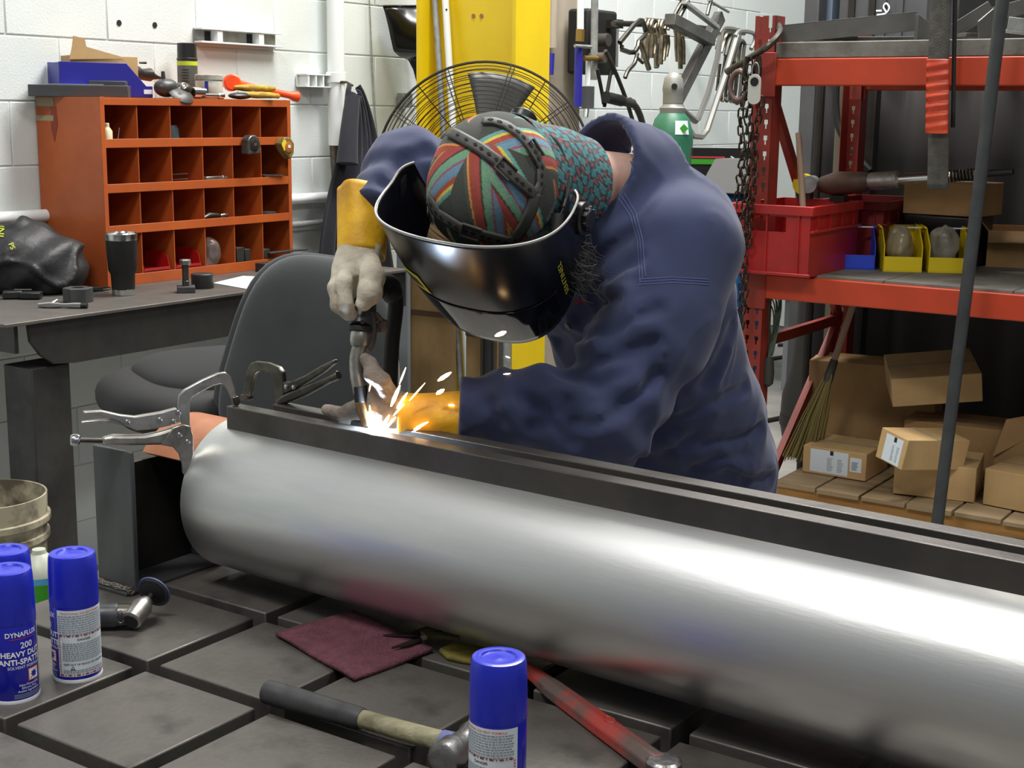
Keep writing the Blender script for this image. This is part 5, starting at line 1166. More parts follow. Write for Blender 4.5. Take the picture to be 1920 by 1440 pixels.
# ------------------------------------------------------------------ chair
mat('chair_grey', (.215, .235, .235), .95, c2=(.19, .205, .205), scale=6, bump=.15, bscale=900, sheen=.2); mat('chair_black', (.04, .04, .042), .7)
p0 = aty(592, 640, 3.02); ch = thing('office_chair', 'grey fabric office chair standing behind the pipe', 'chair', Vector((-.52, 3.12, 0)))
Rb = np.array([[.955, .25, -.03], [-.26, .93, .30], [.10, -.27, .96]]).T
xb = Vector((.94, .26, -.14)).normalized(); nb = Vector((.22, -.95, .18)); nb = (nb - xb * nb.dot(xb)).normalized(); zb2 = xb.cross(-nb).normalized() * 1
if zb2.z < 0: zb2 = -zb2
c0 = aty(592, 676, 3.02)
def cushion(c, x, n, z, w, h, t_, taper=.0, p=3.2, name='backrest', m='chair_grey', bulge=.02, nu=60, nv=24):
    mb = MB()
    def fn(a, b):
        q = 2 * PI * a; r = min(1, b * 2 if b < .5 else (1 - b) * 2); side = 1 if b < .5 else -1
        cx, sx_ = math.cos(q), math.sin(q); R = (abs(cx) ** p + abs(sx_) ** p) ** (-1 / p)
        rr = math.sin(r * PI / 2); th = t_ / 2 * (1 - rr ** 6) ** .5 if rr < 1 else 0
        th = t_ / 2 * math.sqrt(max(0, 1 - rr ** 8)); X = R * cx * rr * w / 2 * (1 - taper * sx_ * rr); Z = R * sx_ * rr * h / 2
        return Vector(c) + x * X + z * Z + n * (side * th + bulge * (1 - rr * rr))
    mb.grid(fn, nu, nv, closed_u=True); return mb
lobj(ch, 'backrest', cushion(c0, xb, nb, zb2, .375, .46, .055, taper=.22), 'chair_grey', smooth=60)
lobj(ch, 'back_shell', cushion(c0 - nb * .036, xb, nb, zb2, .392, .475, .035, taper=.22, bulge=.0), 'chair_grey', smooth=60)
sc_ = aty(372, 724, 3.16); xs = Vector((.86, .50, .0)).normalized(); ys = Vector((-.50, .86, 0)); zs = Vector((0, 0, 1))
lobj(ch, 'seat', cushion(sc_ + Vector((.06, .09, .012)), xs, zs, ys, .44, .44, .07), mat('chair_shaded', (.10, .105, .108), .9), smooth=60)  # seat fabric darkened: the shadow on it is put into the colour
lobj(ch, 'seat_shell', cushion(sc_ + Vector((.02, .05, -.03)), xs, zs, ys, .50, .50, .11, bulge=0), 'chair_black', smooth=60)
lobj(ch, 'back_arm', MB().tube(bez([sc_ + Vector((.10, .05, -.08)), sc_ + Vector((.28, .0, -.07)), c0 - nb * .07 + Vector((0, 0, -.12)), c0 - nb * .06], 6), .02, 10), 'chair_black')
lobj(ch, 'column', MB().tube([Vector((sc_.x + .05, sc_.y + .06, .10)), Vector((sc_.x + .05, sc_.y + .06, .5)), Vector((sc_.x + .05, sc_.y + .06, sc_.z - .06))], [.03, .026, .02], 16), 'chair_black')
for k in range(5):
    q = 2 * PI * k / 5 + .3; e = Vector((math.cos(q), math.sin(q), 0)); b0 = Vector((sc_.x + .05, sc_.y + .06, .09)); lg_ = lobj(ch, 'base_arm', MB().tube([b0, b0 + e * .27 + Vector((0, 0, -.03))], [.025, .016], 10), 'chair_black'); lobj(ch, 'castor', MB().ball(b0 + e * .27 + Vector((0, 0, -.062)), (.025, .025, .027), 12, 8), 'chair_black', lg_)
# bucket and bottle under the bench
p = atz(12, 1085, 0) if False else W(-1.70, .80, 0)
t = bthing('paint_bucket', 'dirty pale bucket on the floor below the workbench end', 'bucket', -1.50, .70, 0)
mat('bucket_dirty', (.66, .63, .54), .6, c2=(.32, .29, .23), scale=7, contrast=(.45, .6))
c = UVZ(onu(-25, 960, -1.5)); t.location = W(-1.5, c.y, 0)
hb_ = UVZ(onu(20, 915, -1.5)).z
obj('shell', MB().lathe([(.125, 0), (.13, .004), (.143, hb_ - .12), (.152, hb_ - .115), (.152, hb_ - .10), (.145, hb_ - .098), (.147, hb_ - .075), (.156, hb_ - .07), (.156, hb_ - .055), (.148, hb_ - .053), (.15, hb_), (.145, hb_), (.14, hb_ - .05), (.125, .02)], 40), 'bucket_dirty', t, smooth=40)
t = bthing('cleaner_bottle', 'plastic bottle with green and blue label behind the spray cans', 'bottle', 0, 0, 0); c = UVZ(onu(76, 1088, -1.25)); t.location = W(-1.25, c.y, 0); zc_ = c.z
obj('body', MB().lathe([(.05, 0), (.055, .01), (.055, zc_ + .022), (.04, zc_ + .05), (.018, zc_ + .07), (.016, zc_ + .08)], 24), mat('milky', (.72, .74, .68), .4), t); obj('label', MB().lathe([(.0556, zc_ - .07), (.0556, zc_ + .004)], 24, cap=False), mat('label_green', (.20, .55, .12), .5), t); obj('label_band', MB().lathe([(.0556, zc_ + .005), (.0556, zc_ + .020)], 24, cap=False), mat('label_sky', (.30, .60, .80), .5), t)
# ------------------------------------------------------------------ yellow column with things in it
mat('column_yellow', (.90, .78, .07), .4, c2=(.86, .73, .06), scale=3)
yc = bthing('steel_column', 'tall yellow painted steel building column behind the fan', 'column', 0, 0, 0)
ua, ub_, va, vb = -1.945, -1.475, 3.13, 3.365
obj('flange', MB().box((ua, va, 0), (ua + .016, vb, 3.0)), 'column_yellow', yc); obj('flange', MB().box((ub_ - .016, va, 0), (ub_, vb, 3.0)), 'column_yellow', yc); obj('web', MB().box((ua + .016, 3.24, 0), (ub_ - .016, 3.252, 3.0)), 'column_yellow', yc)
for k in range(2): o = obj('bolt_hole', MB().lathe([(.009, 0), (.009, .002), (.002, .002)], 12, Matrix.Rotation(PI / 2, 4, 'X')), mat('hole_pink', (.62, .42, .28), .7), yc); q = UVZ(onv(888 + 15 * k, 30, 3.24)); o.location = (q.x, 3.2395, q.z)
for k, (x0, x1, m_, r, lab) in enumerate(((815, 832, 'galv', .013, 'grey steel tube leaning in the yellow column, left one'), (835, 850, 'white_enamel', .014, 'white tube leaning in the yellow column, right one'))):
    a, b = UVZ(onv(x0, 0, 3.20)), UVZ(onv(x1, 250, 3.17)); d_ = (a - b); b2 = b - d_ * (b.z / d_.z); a2 = a + d_ * .35; o = bthing('leaning_tube', lab, 'tube', 0, 0, 0, group='tubes leaning in the column'); obj('tube', MB().tube([b2, a2], r, 14), m_, o)
    if k:
        for s in (.1, .25, .4, .55): obj('slot', MB().ball(a2.lerp(b2, s) + Vector((.01, -.010, 0)), .004, 8, 6), 'hole_black', o)
mat('plywood', (.60, .50, .33), .75, c2=(.44, .34, .20), scale=4, stretch=(1, 1, .5), bump=.05, bscale=60)
a, b = UVZ(onv(763, 560, 3.05)), UVZ(onv(850, 560, 3.05)); o = bthing('plywood_sheet', 'stained plywood sheet leaning on the yellow column, left piece', 'plywood', 0, 0, 0, group='plywood on the column'); obj('sheet', MB().box((a.x, 3.05, .02), (b.x, 3.068, 1.2)), 'plywood', o); obj('batten', MB().box((a.x, 3.045, .76), (b.x, 3.05, .78)), mat('wood_dark', (.26, .18, .10), .8), o)
a, b = UVZ(onv(874, 640, 3.05)), UVZ(onv(932, 640, 3.05)); o = bthing('plywood_sheet', 'stained plywood sheet leaning on the yellow column, right piece', 'plywood', 0, 0, 0, group='plywood on the column'); obj('sheet', MB().box((a.x, 3.05, .02), (b.x, 3.068, 1.2)), 'plywood', o); obj('batten', MB().box((a.x, 3.045, .70), (b.x, 3.05, .72)), 'wood_dark', o); obj('hung_cord', MB().tube([((a.x * .45 + b.x * .55), 3.043, .1), ((a.x * .45 + b.x * .55), 3.043, 1.1)], .006, 6), 'wood_dark', o)
a, b = UVZ(onv(935, 640, 3.02)), UVZ(onv(957, 640, 3.02)); o = bthing('steel_angle', 'grey steel angle standing at the column foot', 'angle', 0, 0, 0); obj('leg', MB().box((a.x, 3.02, 0), (b.x, 3.026, 1.25)), 'galv', o); obj('leg', MB().box((b.x - .006, 2.98, 0), (b.x, 3.02, 1.25)), 'galv', o)
a, b = UVZ(onv(744, 600, 3.02)), UVZ(onv(764, 600, 3.02)); o = bthing('grey_plank', 'narrow grey plank standing left of the plywood', 'plank', 0, 0, 0); obj('plank', MB().box((a.x, 3.02, 0), (b.x, 3.04, 1.3)), mat('plank_grey', (.48, .50, .52), .6), o)
# ------------------------------------------------------------------ pedestal fan
mat('fan_wire', (.17, .155, .135), .5, .5); mat('fan_grey', (.33, .33, .32), .5, .3)
fc = aty(906, 324, 5.0); fan = thing('pedestal_fan', 'large black wire-guard pedestal fan in front of the yellow column', 'fan', Vector((fc.x, fc.y, 0)))
fn_ = Vector((-.12, -.98, .12)).normalized(); fx, fy, fz = axes_from(fn_.cross(Vector((0, 0, 1))), fn_); FR = .388
def fpt(r, q, h): return Vector((0, 0, fc.z)) + fx * r * math.cos(q) + fy * r * math.sin(q) + fn_ * h
def dome(r): return .085 * (1 - (r / FR) ** 2.4)
for k in range(22):
    r = .07 + (FR - .07) * k / 21; obj('guard_ring', MB().tube([fpt(r, 2 * PI * i / 72, dome(r)) for i in range(72)], .0016 if k < 21 else .005, 5, closed=True), 'fan_wire', fan, smooth=60)
for k in range(13):
    r = .10 + (FR - .10) * k / 13; obj('rear_guard_ring', MB().tube([fpt(r, 2 * PI * i / 60, -.10 * (1 - (r / FR) ** 2.4)) for i in range(60)], .0016, 5, closed=True), 'fan_wire', fan, smooth=60)
for k in range(10):
    q = 2 * PI * k / 10 + .06
    for dq in (-.035, .035):
        obj('guard_spoke', MB().tube([fpt(.07 + (FR - .07) * i / 8, q + dq * (1 - i / 16), dome(.07 + (FR - .07) * i / 8) + .002) for i in range(9)], .0020, 5), 'fan_wire', fan)
    if k % 2 == 0: obj('rear_guard_spoke', MB().tube([fpt(.10 + (FR - .10) * i / 8, q + .3, -.102 * (1 - ((.10 + (FR - .10) * i / 8) / FR) ** 2.4)) for i in range(9)], .0020, 5), 'fan_wire', fan)
for k in range(3):
    q0 = 2 * PI * k / 3 + .35; mb = MB(); mb.grid(lambda a, b: fpt(.06 + .29 * b, q0 + (a - .5) * (.5 + .2 * b), .02 * (a - .5) * 2 + .0), 10, 10); obj('blade', mb, 'fan_grey', fan, solid=.002, smooth=60)
obj('hub', MB().tube([fpt(0, 0, -.03), fpt(0, 0, .03), fpt(0, 0, .05)], [.065, .065, .04], 24), 'fan_grey', fan); obj('badge_plate', MB().tube([fpt(0, 0, dome(0) - .006), fpt(0, 0, dome(0) + .004)], .07, 24), 'fan_wire', fan); obj('motor', MB().tube([fpt(0, 0, -.09), fpt(0, 0, -.24)], [.08, .075], 20), 'fan_grey', fan)
pc_ = Vector((0, 0, 0)) - fn_ * .16; pc_.z = 0; obj('pole', MB().cyl(pc_ + Vector((0, 0, .02)), pc_ + Vector((0, 0, fc.z - .02)), .024, n=16), 'black_plastic', fan); obj('base', MB().lathe([(.24, 0), (.25, .008), (.24, .022), (.06, .04), (.03, .06)], 40, Matrix.Translation(pc_)), 'black_plastic', fan)
# ------------------------------------------------------------------ pallet rack
mat('rack_red', (.55, .18, .12), .5, c2=(.44, .14, .10), scale=6, bump=.03, bscale=60, contrast=(.4, .75)); mat('beam_orange', (.72, .24, .11), .45, c2=(.62, .20, .10), scale=4, contrast=(.4, .8))
mat('deck_grey', (.46, .45, .42), .7, c2=(.33, .31, .28), scale=7, bump=.1, bscale=60, contrast=(.4, .7))
rk = bthing('pallet_rack', 'red and orange pallet rack with two loaded shelf levels', 'rack', 0, 0, 0)
RU, RV, RD = -.432, 2.97, .86
def upright(u0, v0, name):
    mb = MB(); w_ = .072; x = [0, .013, .026, .046, .059, w_]; s = 1 if v0 < 3.3 else -1
    yf = v0 if s > 0 else v0 + .068
    for a, b in ((0, 1), (2, 3), (4, 5)): mb.box((u0 + x[a], yf, 0), (u0 + x[b], yf + .002, 1.872))
    for k in range(36):
        z = .02 + .0508 * k
        for a in (1, 3):
            sh = .0 if a == 1 else 0.; mb.add(*(lambda q: (q.v, q.f))(MB().prism([(0, 0), (x[2] - x[1], 0), (x[2] - x[1], .022), (0, .022)], 0, .002, Matrix(((1, 0, 0, u0 + x[a]), (0, 0, 1, yf), (0, 1, 0, z), (0, 0, 0, 1))))))
            mb.box((u0 + x[a], yf, z + .022), (u0 + x[a] + .004, yf + .002, z + .036)); mb.box((u0 + x[a + 1] - .004, yf, z + .022), (u0 + x[a + 1], yf + .002, z + .036))
    mb.box((u0, v0, 0), (u0 + .002, v0 + .07, 1.872)); mb.box((u0 + w_ - .002, v0, 0), (u0 + w_, v0 + .07, 1.872))
    return obj(name, mb, 'rack_red', rk, smooth=0)
upright(RU, RV, 'upright'); upright(RU, RV + RD - .07, 'upright'); upright(2.0, RV, 'upright'); upright(2.0, RV + RD - .07, 'upright')
for (v0, z0, v1, z1) in ((3.03, 1.64, 3.76, .80), (3.03, .80, 3.76, .80), (3.76, .80, 3.03, .16), (3.03, 1.70, 3.76, 1.70)):
    x, y, z = axes_from((0, v1 - v0, z1 - z0), (1, 0, 0)); L_ = math.hypot(v1 - v0, z1 - z0); obj('brace', MB().box((0, -.018, -.012), (L_, .018, .012), frame(x, y, z, (RU + .036, v0, z0))), 'rack_red', rk)
for z0, z1 in ((1.672, 1.737), (.982, 1.042)):
    for v in (RV - .005, RV + RD - .05):
        bm_ = obj('beam', MB().box((RU + .07, v, z0 - .02), (2.0, v + .045, z1)), 'beam_orange', rk, bevel=.004)
        obj('connector', MB().box((RU + .02, v - .004, z0 - .055), (RU + .082, v + .002, z1 + .02)), 'rack_red', bm_, bevel=.002)
obj('deck', MB().box((RU + .075, RV + .0, 1.738), (2.0, RV + RD - .02, 1.788)), 'deck_grey', rk, bevel=.003)
for k in range(6): obj('deck', MB().box((RU + .075 + .40 * k, RV + .012, 1.0425), (min(RU + .075 + .40 * k + .396, 2.0), RV + RD - .02, 1.050)), 'deck_grey', rk)
# ------------------------------------------------------------------ things on the upper shelf
UZ = 1.789
def sbar(name, label, cat, px0, px1, v0, v1, w_, h_, m, z_off=0., group=None, roll=0.):
    a, b = UVZ(onv(*px0, v0)), UVZ(onv(*px1, v1)); a.z = max(a.z, UZ + h_ / 2 + .001); b.z = max(b.z, UZ + h_ / 2 + .001)
    x, y, z = axes_from(b - a); t = bthing(name, label, cat, 0, 0, 0, group=group); L_ = (b - a).length; mx = frame(x, y, z, a) @ Matrix.Rotation(roll, 4, 'X')
    return t, mx, L_
mat('scrap_steel', (.37, .365, .35), .55, .4, c2=(.29, .285, .275), scale=6, rvar=.1)
t, mx, L_ = sbar('steel_angle', 'long grey steel angle lying aslant on the upper rack shelf', 'angle', (1466, 66), (1718, 40), 3.02, 3.10, .05, .05, 0)
obj('leg', MB().box((0, 0, -.028), (L_, .004, .030), mx), 'scrap_steel', t, bevel=.001); obj('leg', MB().box((0, 0, .026), (L_, .06, .030), mx), 'scrap_steel', t, bevel=.001)
t, mx, L_ = sbar('steel_plate', 'dark triangular steel offcut at the end of the long angle', 'plate', (1714, 60), (1752, 66), 3.08, 3.12, .05, .07, 0)
obj('plate', MB().prism([(0, -.03), (L_, -.03), (L_, .0), (0, .045)], 0, .03, mx @ Matrix.Rotation(PI / 2, 4, 'X')), 'scrap_steel', t, bevel=.001)
for k, (p0, p1, v0, lab) in enumerate((((1500, 78), (1610, 76), 3.08, 'flat steel offcut under the left end of the angle'), ((1580, 72), (1740, 74), 3.16, 'flat steel offcut under the middle of the angle'), ((1790, 72), (1860, 22), 3.06, 'grey channel offcut slanting up beside the hanging strap'), ((1800, 76), (1830, 74), 3.03, 'short flat offcut right of the hanging strap'), ((1850, 40), (1960, 10), 3.2, 'dark channel offcut at the top right of the rack'), ((1885, 55), (1960, 72), 3.04, 'bent bright steel strip at the right end of the shelf'))):
    t, mx, L_ = sbar('steel_offcut', lab, 'offcut', p0, p1, v0, v0 + .05, .05, .03, 0, group='steel offcuts on the upper shelf'); h_ = .012 if k in (0, 1, 3) else .022
    obj('flat', MB().box((0, -.025, -.008), (L_, .03, .004 if h_ < .02 else .0), mx), 'scrap_steel' if k != 5 else 'galv', t, bevel=.001)
    if h_ > .02: obj('lip', MB().box((0, -.025, 0), (L_, -.021, .035), mx), 'scrap_steel' if k != 5 else 'galv', t, bevel=.001)
t, mx, L_ = sbar('folded_plate', 'grey folded plate standing behind the leaning pole on the shelf', 'plate', (1832, 62), (1862, 48), 3.0, 3.06, .05, .06, 0); obj('plate', MB().prism([(0, -.04), (L_, -.045), (L_, .05), (0, .02)], 0, .006, mx @ Matrix.Rotation(PI / 2, 4, 'X')), 'scrap_steel', t, bevel=.001)
t = bthing('dark_crate', 'dark bin with red rim at the top right of the rack', 'bin', 0, 0, 0); a = UVZ(onv(1790, 60, 3.45)); obj('tub', MB().box((a.x, 3.45, UZ + .001), (a.x + .7, 3.75, UZ + .20)), 'black_plastic', t, bevel=.01); obj('rim', MB().box((a.x - .01, 3.44, UZ + .20), (a.x + .71, 3.76, UZ + .215)), 'red_plastic', t, bevel=.003)
# ------------------------------------------------------------------ lower shelf
LZ = 1.0505
mat('crate_red', (.68, .13, .12), .4, c2=(.56, .12, .11), scale=5); mat('crate_maroon', (.46, .09, .10), .5)
def crate(label, u0, v0, w_, d2, h_, m, handle=True, z0=LZ):
    t = bthing('plastic_crate', label, 'crate', u0, v0, z0, group='red crates on the rack'); T_ = .004
    obj('bottom', MB().box((0, 0, 0), (w_, d2, T_)), m, t)
    hw = (w_ * .24, w_ * .70); hz = (h_ * .62, h_ * .84)
    mb = MB(); mb.box((0, 0, T_), (hw[0], T_, h_)); mb.box((hw[1], 0, T_), (w_, T_, h_)); mb.box((hw[0], 0, T_), (hw[1], T_, hz[0])); mb.box((hw[0], 0, hz[1]), (hw[1], T_, h_)); obj('front_wall', mb, m, t)
    obj('back_wall', MB().box((0, d2 - T_, T_), (w_, d2, h_)), m, t); obj('side_wall', MB().box((0, T_, T_), (T_, d2 - T_, h_)), m, t); obj('side_wall', MB().box((w_ - T_, T_, T_), (w_, d2 - T_, h_)), m, t)
    for (a, b, c, d3, z1_, z2_) in ((-.012, w_ + .012, -.012, 0, h_ - .03, h_), (-.012, w_ + .012, d2, d2 + .012, h_ - .03, h_), (-.012, 0, 0, d2, h_ - .03, h_), (w_, w_ + .012, 0, d2, h_ - .03, h_), (-.010, w_ + .010, -.012, 0, 0, .010), (w_, w_ + .012, 0, d2, h_ * .62, h_ * .66)): obj('rim', MB().box((a, c, z1_), (b, d3, z2_)), m, t, bevel=.002)
    for k in range(3): obj('rib', MB().box((w_ * (.06 + .40 * k), -.007, .01), (w_ * (.06 + .40 * k) + .004, 0, h_ - .03)), m, t)
    for k in range(4): obj('rib', MB().box((w_, d2 * (.1 + .25 * k), h_ * .64), (w_ + .010, d2 * (.1 + .25 * k) + .004, h_ - .03)), m, t)
    return t
crate('bright red plastic crate with handle hole at the left of the lower shelf', -.455, 2.90, .275, .42, .225, 'crate_red')
crate('darker red crate standing behind the bright red crate', -.345, 3.40, .225, .38, .22, 'crate_maroon')
t = bthing('wooden_stick', 'pale wooden handle standing in the bright red crate', 'stick', 0, 0, 0); a, b = UVZ(onv(1497, 250, 3.10)), UVZ(onv(1507, 410, 3.02)); b2 = b + (b - a) * ((LZ + .01 - b.z) / (b - a).z) if abs((b - a).z) > 1e-6 else b; obj('shaft', MB().tube([b2, a], [.011, .010], 12), mat('pale_wood', (.58, .48, .40), .7), t)
mat('bin_royal', (.16, .27, .78), .45); mat('bin_yellow', (.86, .76, .06), .45)
def openbin(label, pl, pr_, depth, h_, m, group):
    a, b = UVZ(atz(*pl, LZ)), UVZ(atz(*pr_, LZ)); x = Vector((b.x - a.x, b.y - a.y, 0)); w_ = x.length; x.normalize(); y = Vector((-x.y, x.x, 0)); t = thing('parts_bin', label, 'bin', W(a.x, a.y, LZ), (0, 0, -YAW + math.atan2(x.y, x.x)), group); T_ = .0035
    obj('bottom', MB().box((0, 0, 0), (w_, depth, T_)), m, t); obj('lip', MB().box((0, 0, T_), (w_, T_, h_ * .36)), m, t, bevel=.001); obj('back_wall', MB().box((0, depth - T_, T_), (w_, depth, h_)), m, t)
    for s in (0, w_ - T_): obj('side_wall', MB().prism([(0, 0), (depth, 0), (depth, h_), (depth * .42, h_), (0, h_ * .62)], 0, T_, Matrix(((0, 0, 1, s), (1, 0, 0, 0), (0, 1, 0, 0), (0, 0, 0, 1)))), m, t, bevel=.0008)
    obj('top_ledge', MB().box((-.006, depth * .42, h_ - .002), (.0, depth, h_ + .004)), m, t); obj('top_ledge', MB().box((w_, depth * .42, h_ - .002), (w_ + .006, depth, h_ + .004)), m, t); obj('card', MB().box((w_ * .5, depth * .40, h_ - .001), (w_ * .98, depth * .44, h_ + .003)), 'label_white', t)
    return t, w_
g_ = 'open-fronted bins on the lower shelf'
t1, w1 = openbin('royal blue open-fronted bin on the lower shelf', (1568, 504), (1640, 506), .24, .135, 'bin_royal', g_)
t2, w2 = openbin('yellow open-fronted bin next to the blue bin', (1655, 509), (1728, 511), .24, .140, 'bin_yellow', g_)
t3, w3 = openbin('yellow open-fronted bin behind the leaning pole', (1740, 511), (1815, 513), .24, .140, 'bin_yellow', g_)
mat('poly_bag', (.70, .68, .62), .25, trans=.5, alpha=.75); mat('grey_card', (.50, .47, .38), .8)
for k, (tt, lab) in enumerate(((t2, 'crumpled clear bag of parts in the yellow bin beside the blue bin'), (t3, 'crumpled clear bag in the yellow bin behind the leaning pole'))):
    me = sdf_mesh('parts_bag', lambda X: ell_d(X, (.06, .09, .075), (.045, .07, .068)) + .012 * cnoise(X, 70, 60 + k) + .006 * cnoise(X, 160, 62 + k), (-.02, -.02, -.01), (.14, .2, .2), .0065); o = obj('parts_bag', me, 'poly_bag', smooth=180, fix=False); o.location = tt.location + Vector((0, 0, .008)); o.rotation_euler = tt.rotation_euler; tag(o, lab, 'bag', 'bags in the yellow bins')
def carton(label, pl, pr_, z0, h_, depth, m='kraft', group='cardboard boxes on the rack', flaps=False, tilt=0., labels=(), pts=None, yaw=None):
    a, b = pts or (UVZ(atz(*pl, z0)), UVZ(atz(*pr_, z0))); x = Vector((b.x - a.x, b.y - a.y, 0)); w_ = x.length; x.normalize(); ang = math.atan2(x.y, x.x) if yaw is None else yaw
    t = thing('cardboard_box', label, 'box', W(a.x, a.y, z0), (0, tilt, -YAW + ang), group); T_ = .004
    if not flaps: obj('body', MB().box((0, 0, 0), (w_, depth, h_)), m, t, bevel=.002)
    else:
        obj('bottom', MB().box((0, 0, 0), (w_, depth, T_)), m, t)
        for lo_, hi_ in (((0, 0, T_), (w_, T_, h_)), ((0, depth - T_, T_), (w_, depth, h_)), ((0, T_, T_), (T_, depth - T_, h_)), ((w_ - T_, T_, T_), (w_, depth - T_, h_))): obj('wall', MB().box(lo_, hi_), m, t)
        obj('flap', MB().box((0, -.07, -.002), (w_, 0, .002), Matrix.Translation((0, 0, h_)) @ Matrix.Rotation(.5, 4, 'X')), m, t); obj('flap', MB().box((-.09, 0, -.002), (0, depth, .002), Matrix.Translation((0, 0, h_)) @ Matrix.Rotation(.9, 4, 'Y')), m, t)
    obj('tape_strip', MB().box((0, depth * .46, h_), (w_, depth * .54, h_ + .0006)), 'tape_tan', t) if not flaps else None
    for (x0, x1, z0_, z1_, kind) in labels:
        lb = obj('shipping_label', MB().box((x0 * w_, -.0008, z0_ * h_), (x1 * w_, -.0002, z1_ * h_)), 'label_white', t)
        mb = MB(); rr = random.Random(int(x0 * 100) + kind); n_ = 9
        if kind: obj('black_block', MB().box(((x0 * .42 + x1 * .58) * w_ - .008, -.0012, (z1_ - .16) * h_), ((x0 * .42 + x1 * .58) * w_ + .004, -.0008, z1_ * h_)), 'ink_black', lb)
        for c in range(2 if kind else 1):
            for i in range(n_):
                zz = (z0_ + (z1_ - z0_) * (.12 + .6 * i / n_)) * h_; xx = (x0 + (x1 - x0) * (.45 + .27 * c if kind else .15)) * w_; mb.box((xx, -.0012, zz), (xx + (x1 - x0) * w_ * (.17 if kind else .6) * (.6 + .4 * rr.random()), -.0008, zz + h_ * .022))
        obj('printed_bars', mb, 'ink_grey', lb, smooth=0)
    return t
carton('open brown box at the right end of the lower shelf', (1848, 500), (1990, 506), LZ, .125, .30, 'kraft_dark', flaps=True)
t = bthing('black_case', 'black case on the lower shelf behind the yellow bins', 'case', 0, 0, 0); a = UVZ(onv(1690, 450, 3.52)); obj('case', MB().box((a.x, 3.52, LZ), (a.x + .25, 3.75, 1.225)), 'black_plastic', t, bevel=.008)
carton('brown box lying on the black case', None, None, 1.2265, .11, .22, 'kraft_dark', pts=(Vector((a.x - .005, 3.53, 0)), Vector((a.x + .265, 3.51, 0))))
# machine shaft lying across
mat('rust_brown', (.36, .27, .23), .6, .3, c2=(.28, .20, .17), scale=12); a, b = UVZ(onv(1535, 347, 3.30)), UVZ(onv(1900, 322, 3.25)); t = bthing('drill_shaft', 'long rusty and chrome machine shaft resting over the crates', 'shaft', 0, 0, 0); q = lambda s: a.lerp(b, s)
obj('taper', MB().tube([q(0), q(.02), q(.10), q(.25), q(.29)], [.018, .028, .042, .034, .026], 20), 'rust_brown', t); obj('knurled_sleeve', MB().tube([q(.28), q(.285), q(.43), q(.44)], [.024, .030, .029, .022], 20), 'satin_steel', t, smooth=30); obj('rod', MB().tube([q(.43), q(.64)], .018, 16), 'chrome', t); obj('collar', MB().tube([q(.60), q(.61), q(.68), q(.69)], [.018, .025, .025, .018], 16), 'satin_steel', t, smooth=30); obj('spring', MB().tube([q(.69 + .13 * i / 60) + Vector((0, .016 * math.cos(i * .8), .016 * math.sin(i * .8))) for i in range(61)], .005, 6), 'dark_nickel', t); obj('tail', MB().tube([q(.82), q(1.0)], [.012, .010], 12), 'black_steel', t)
obj('support_block', MB().cbox((q(.12).x, q(.12).y, (LZ + .22 + q(.12).z - .04) / 2 + .0), (.05, .05, max(q(.12).z - .04 - LZ - .22, .02))), 'black_plastic', t)
t = bthing('yellow_reel', 'small yellow disc beside the wooden handle', 'reel', 0, 0, 0); c = UVZ(onv(1507, 345, 3.28)); obj('disc', MB().tube([c + Vector((0, -.015, 0)), c + Vector((0, .015, 0))], .035, 24), 'bin_yellow', t); obj('hub', MB().tube([c + Vector((.025, -.02, 0)), c + Vector((.025, .02, 0))], .030, 20), 'galv', t); obj('stand', MB().box((c.x - .02, 3.27, 1.276), (c.x + .03, 3.30, c.z - .03)), 'black_plastic', t)
t = bthing('tie_down_strap', 'dark webbing strap with orange sleeve hanging before the rack', 'strap', 0, 0, 0); vS = 2.90; a, b = UVZ(onv(1765, -120, vS)), UVZ(onv(1757, 355, vS)); w_ = .062
mb = MB(); mb.grid(lambda s, q: (a.lerp(b, q).x + (s - .5) * w_, vS + .006 * math.sin(q * 9), a.lerp(b, q).z), 4, 40); obj('webbing', mb, mat('webbing', (.25, .24, .22), .9, c2=(.32, .31, .29), scale=40, bump=.4, bscale=300), t, solid=.004, smooth=60)
mb = MB(); mb.grid(lambda s, q: (a.lerp(b, .48 + .295 * q).x + (s - .5) * (w_ + .006), vS - .013 + .0025 * math.sin(q * 46 + 2 * s) * (.4 + q * (1 - q) * 4) - .004 * math.sin(PI * s), a.lerp(b, .48 + .295 * q).z), 10, 60); obj('sleeve', mb, mat('orange_fabric', (.80, .28, .14), .4, c2=(.70, .22, .12), scale=20), t, solid=.005, off=1, smooth=60)
mb = MB(); mb.grid(lambda s, q: (a.lerp(b, q * .75).x + w_ * .55 + .012 * s, vS + .012, a.lerp(b, q * .75).z), 2, 12); obj('strap_tail', mb, 'rubber_black', t, solid=.004)
t = bthing('leaning_pole', 'long dark grey steel pole leaning in front of the rack', 'pole', 0, 0, 0); vP = 2.80; a, b = UVZ(onv(1880, 0, vP)), UVZ(onv(1757, 985, vP)); d_ = b - a; b2 = b + d_ * (b.z / -d_.z); obj('pole', MB().tube([a - d_ * .25, b2], .0185, 18), mat('pole_grey', (.27, .285, .29), .5, .3, c2=(.22, .23, .235), scale=10), t)
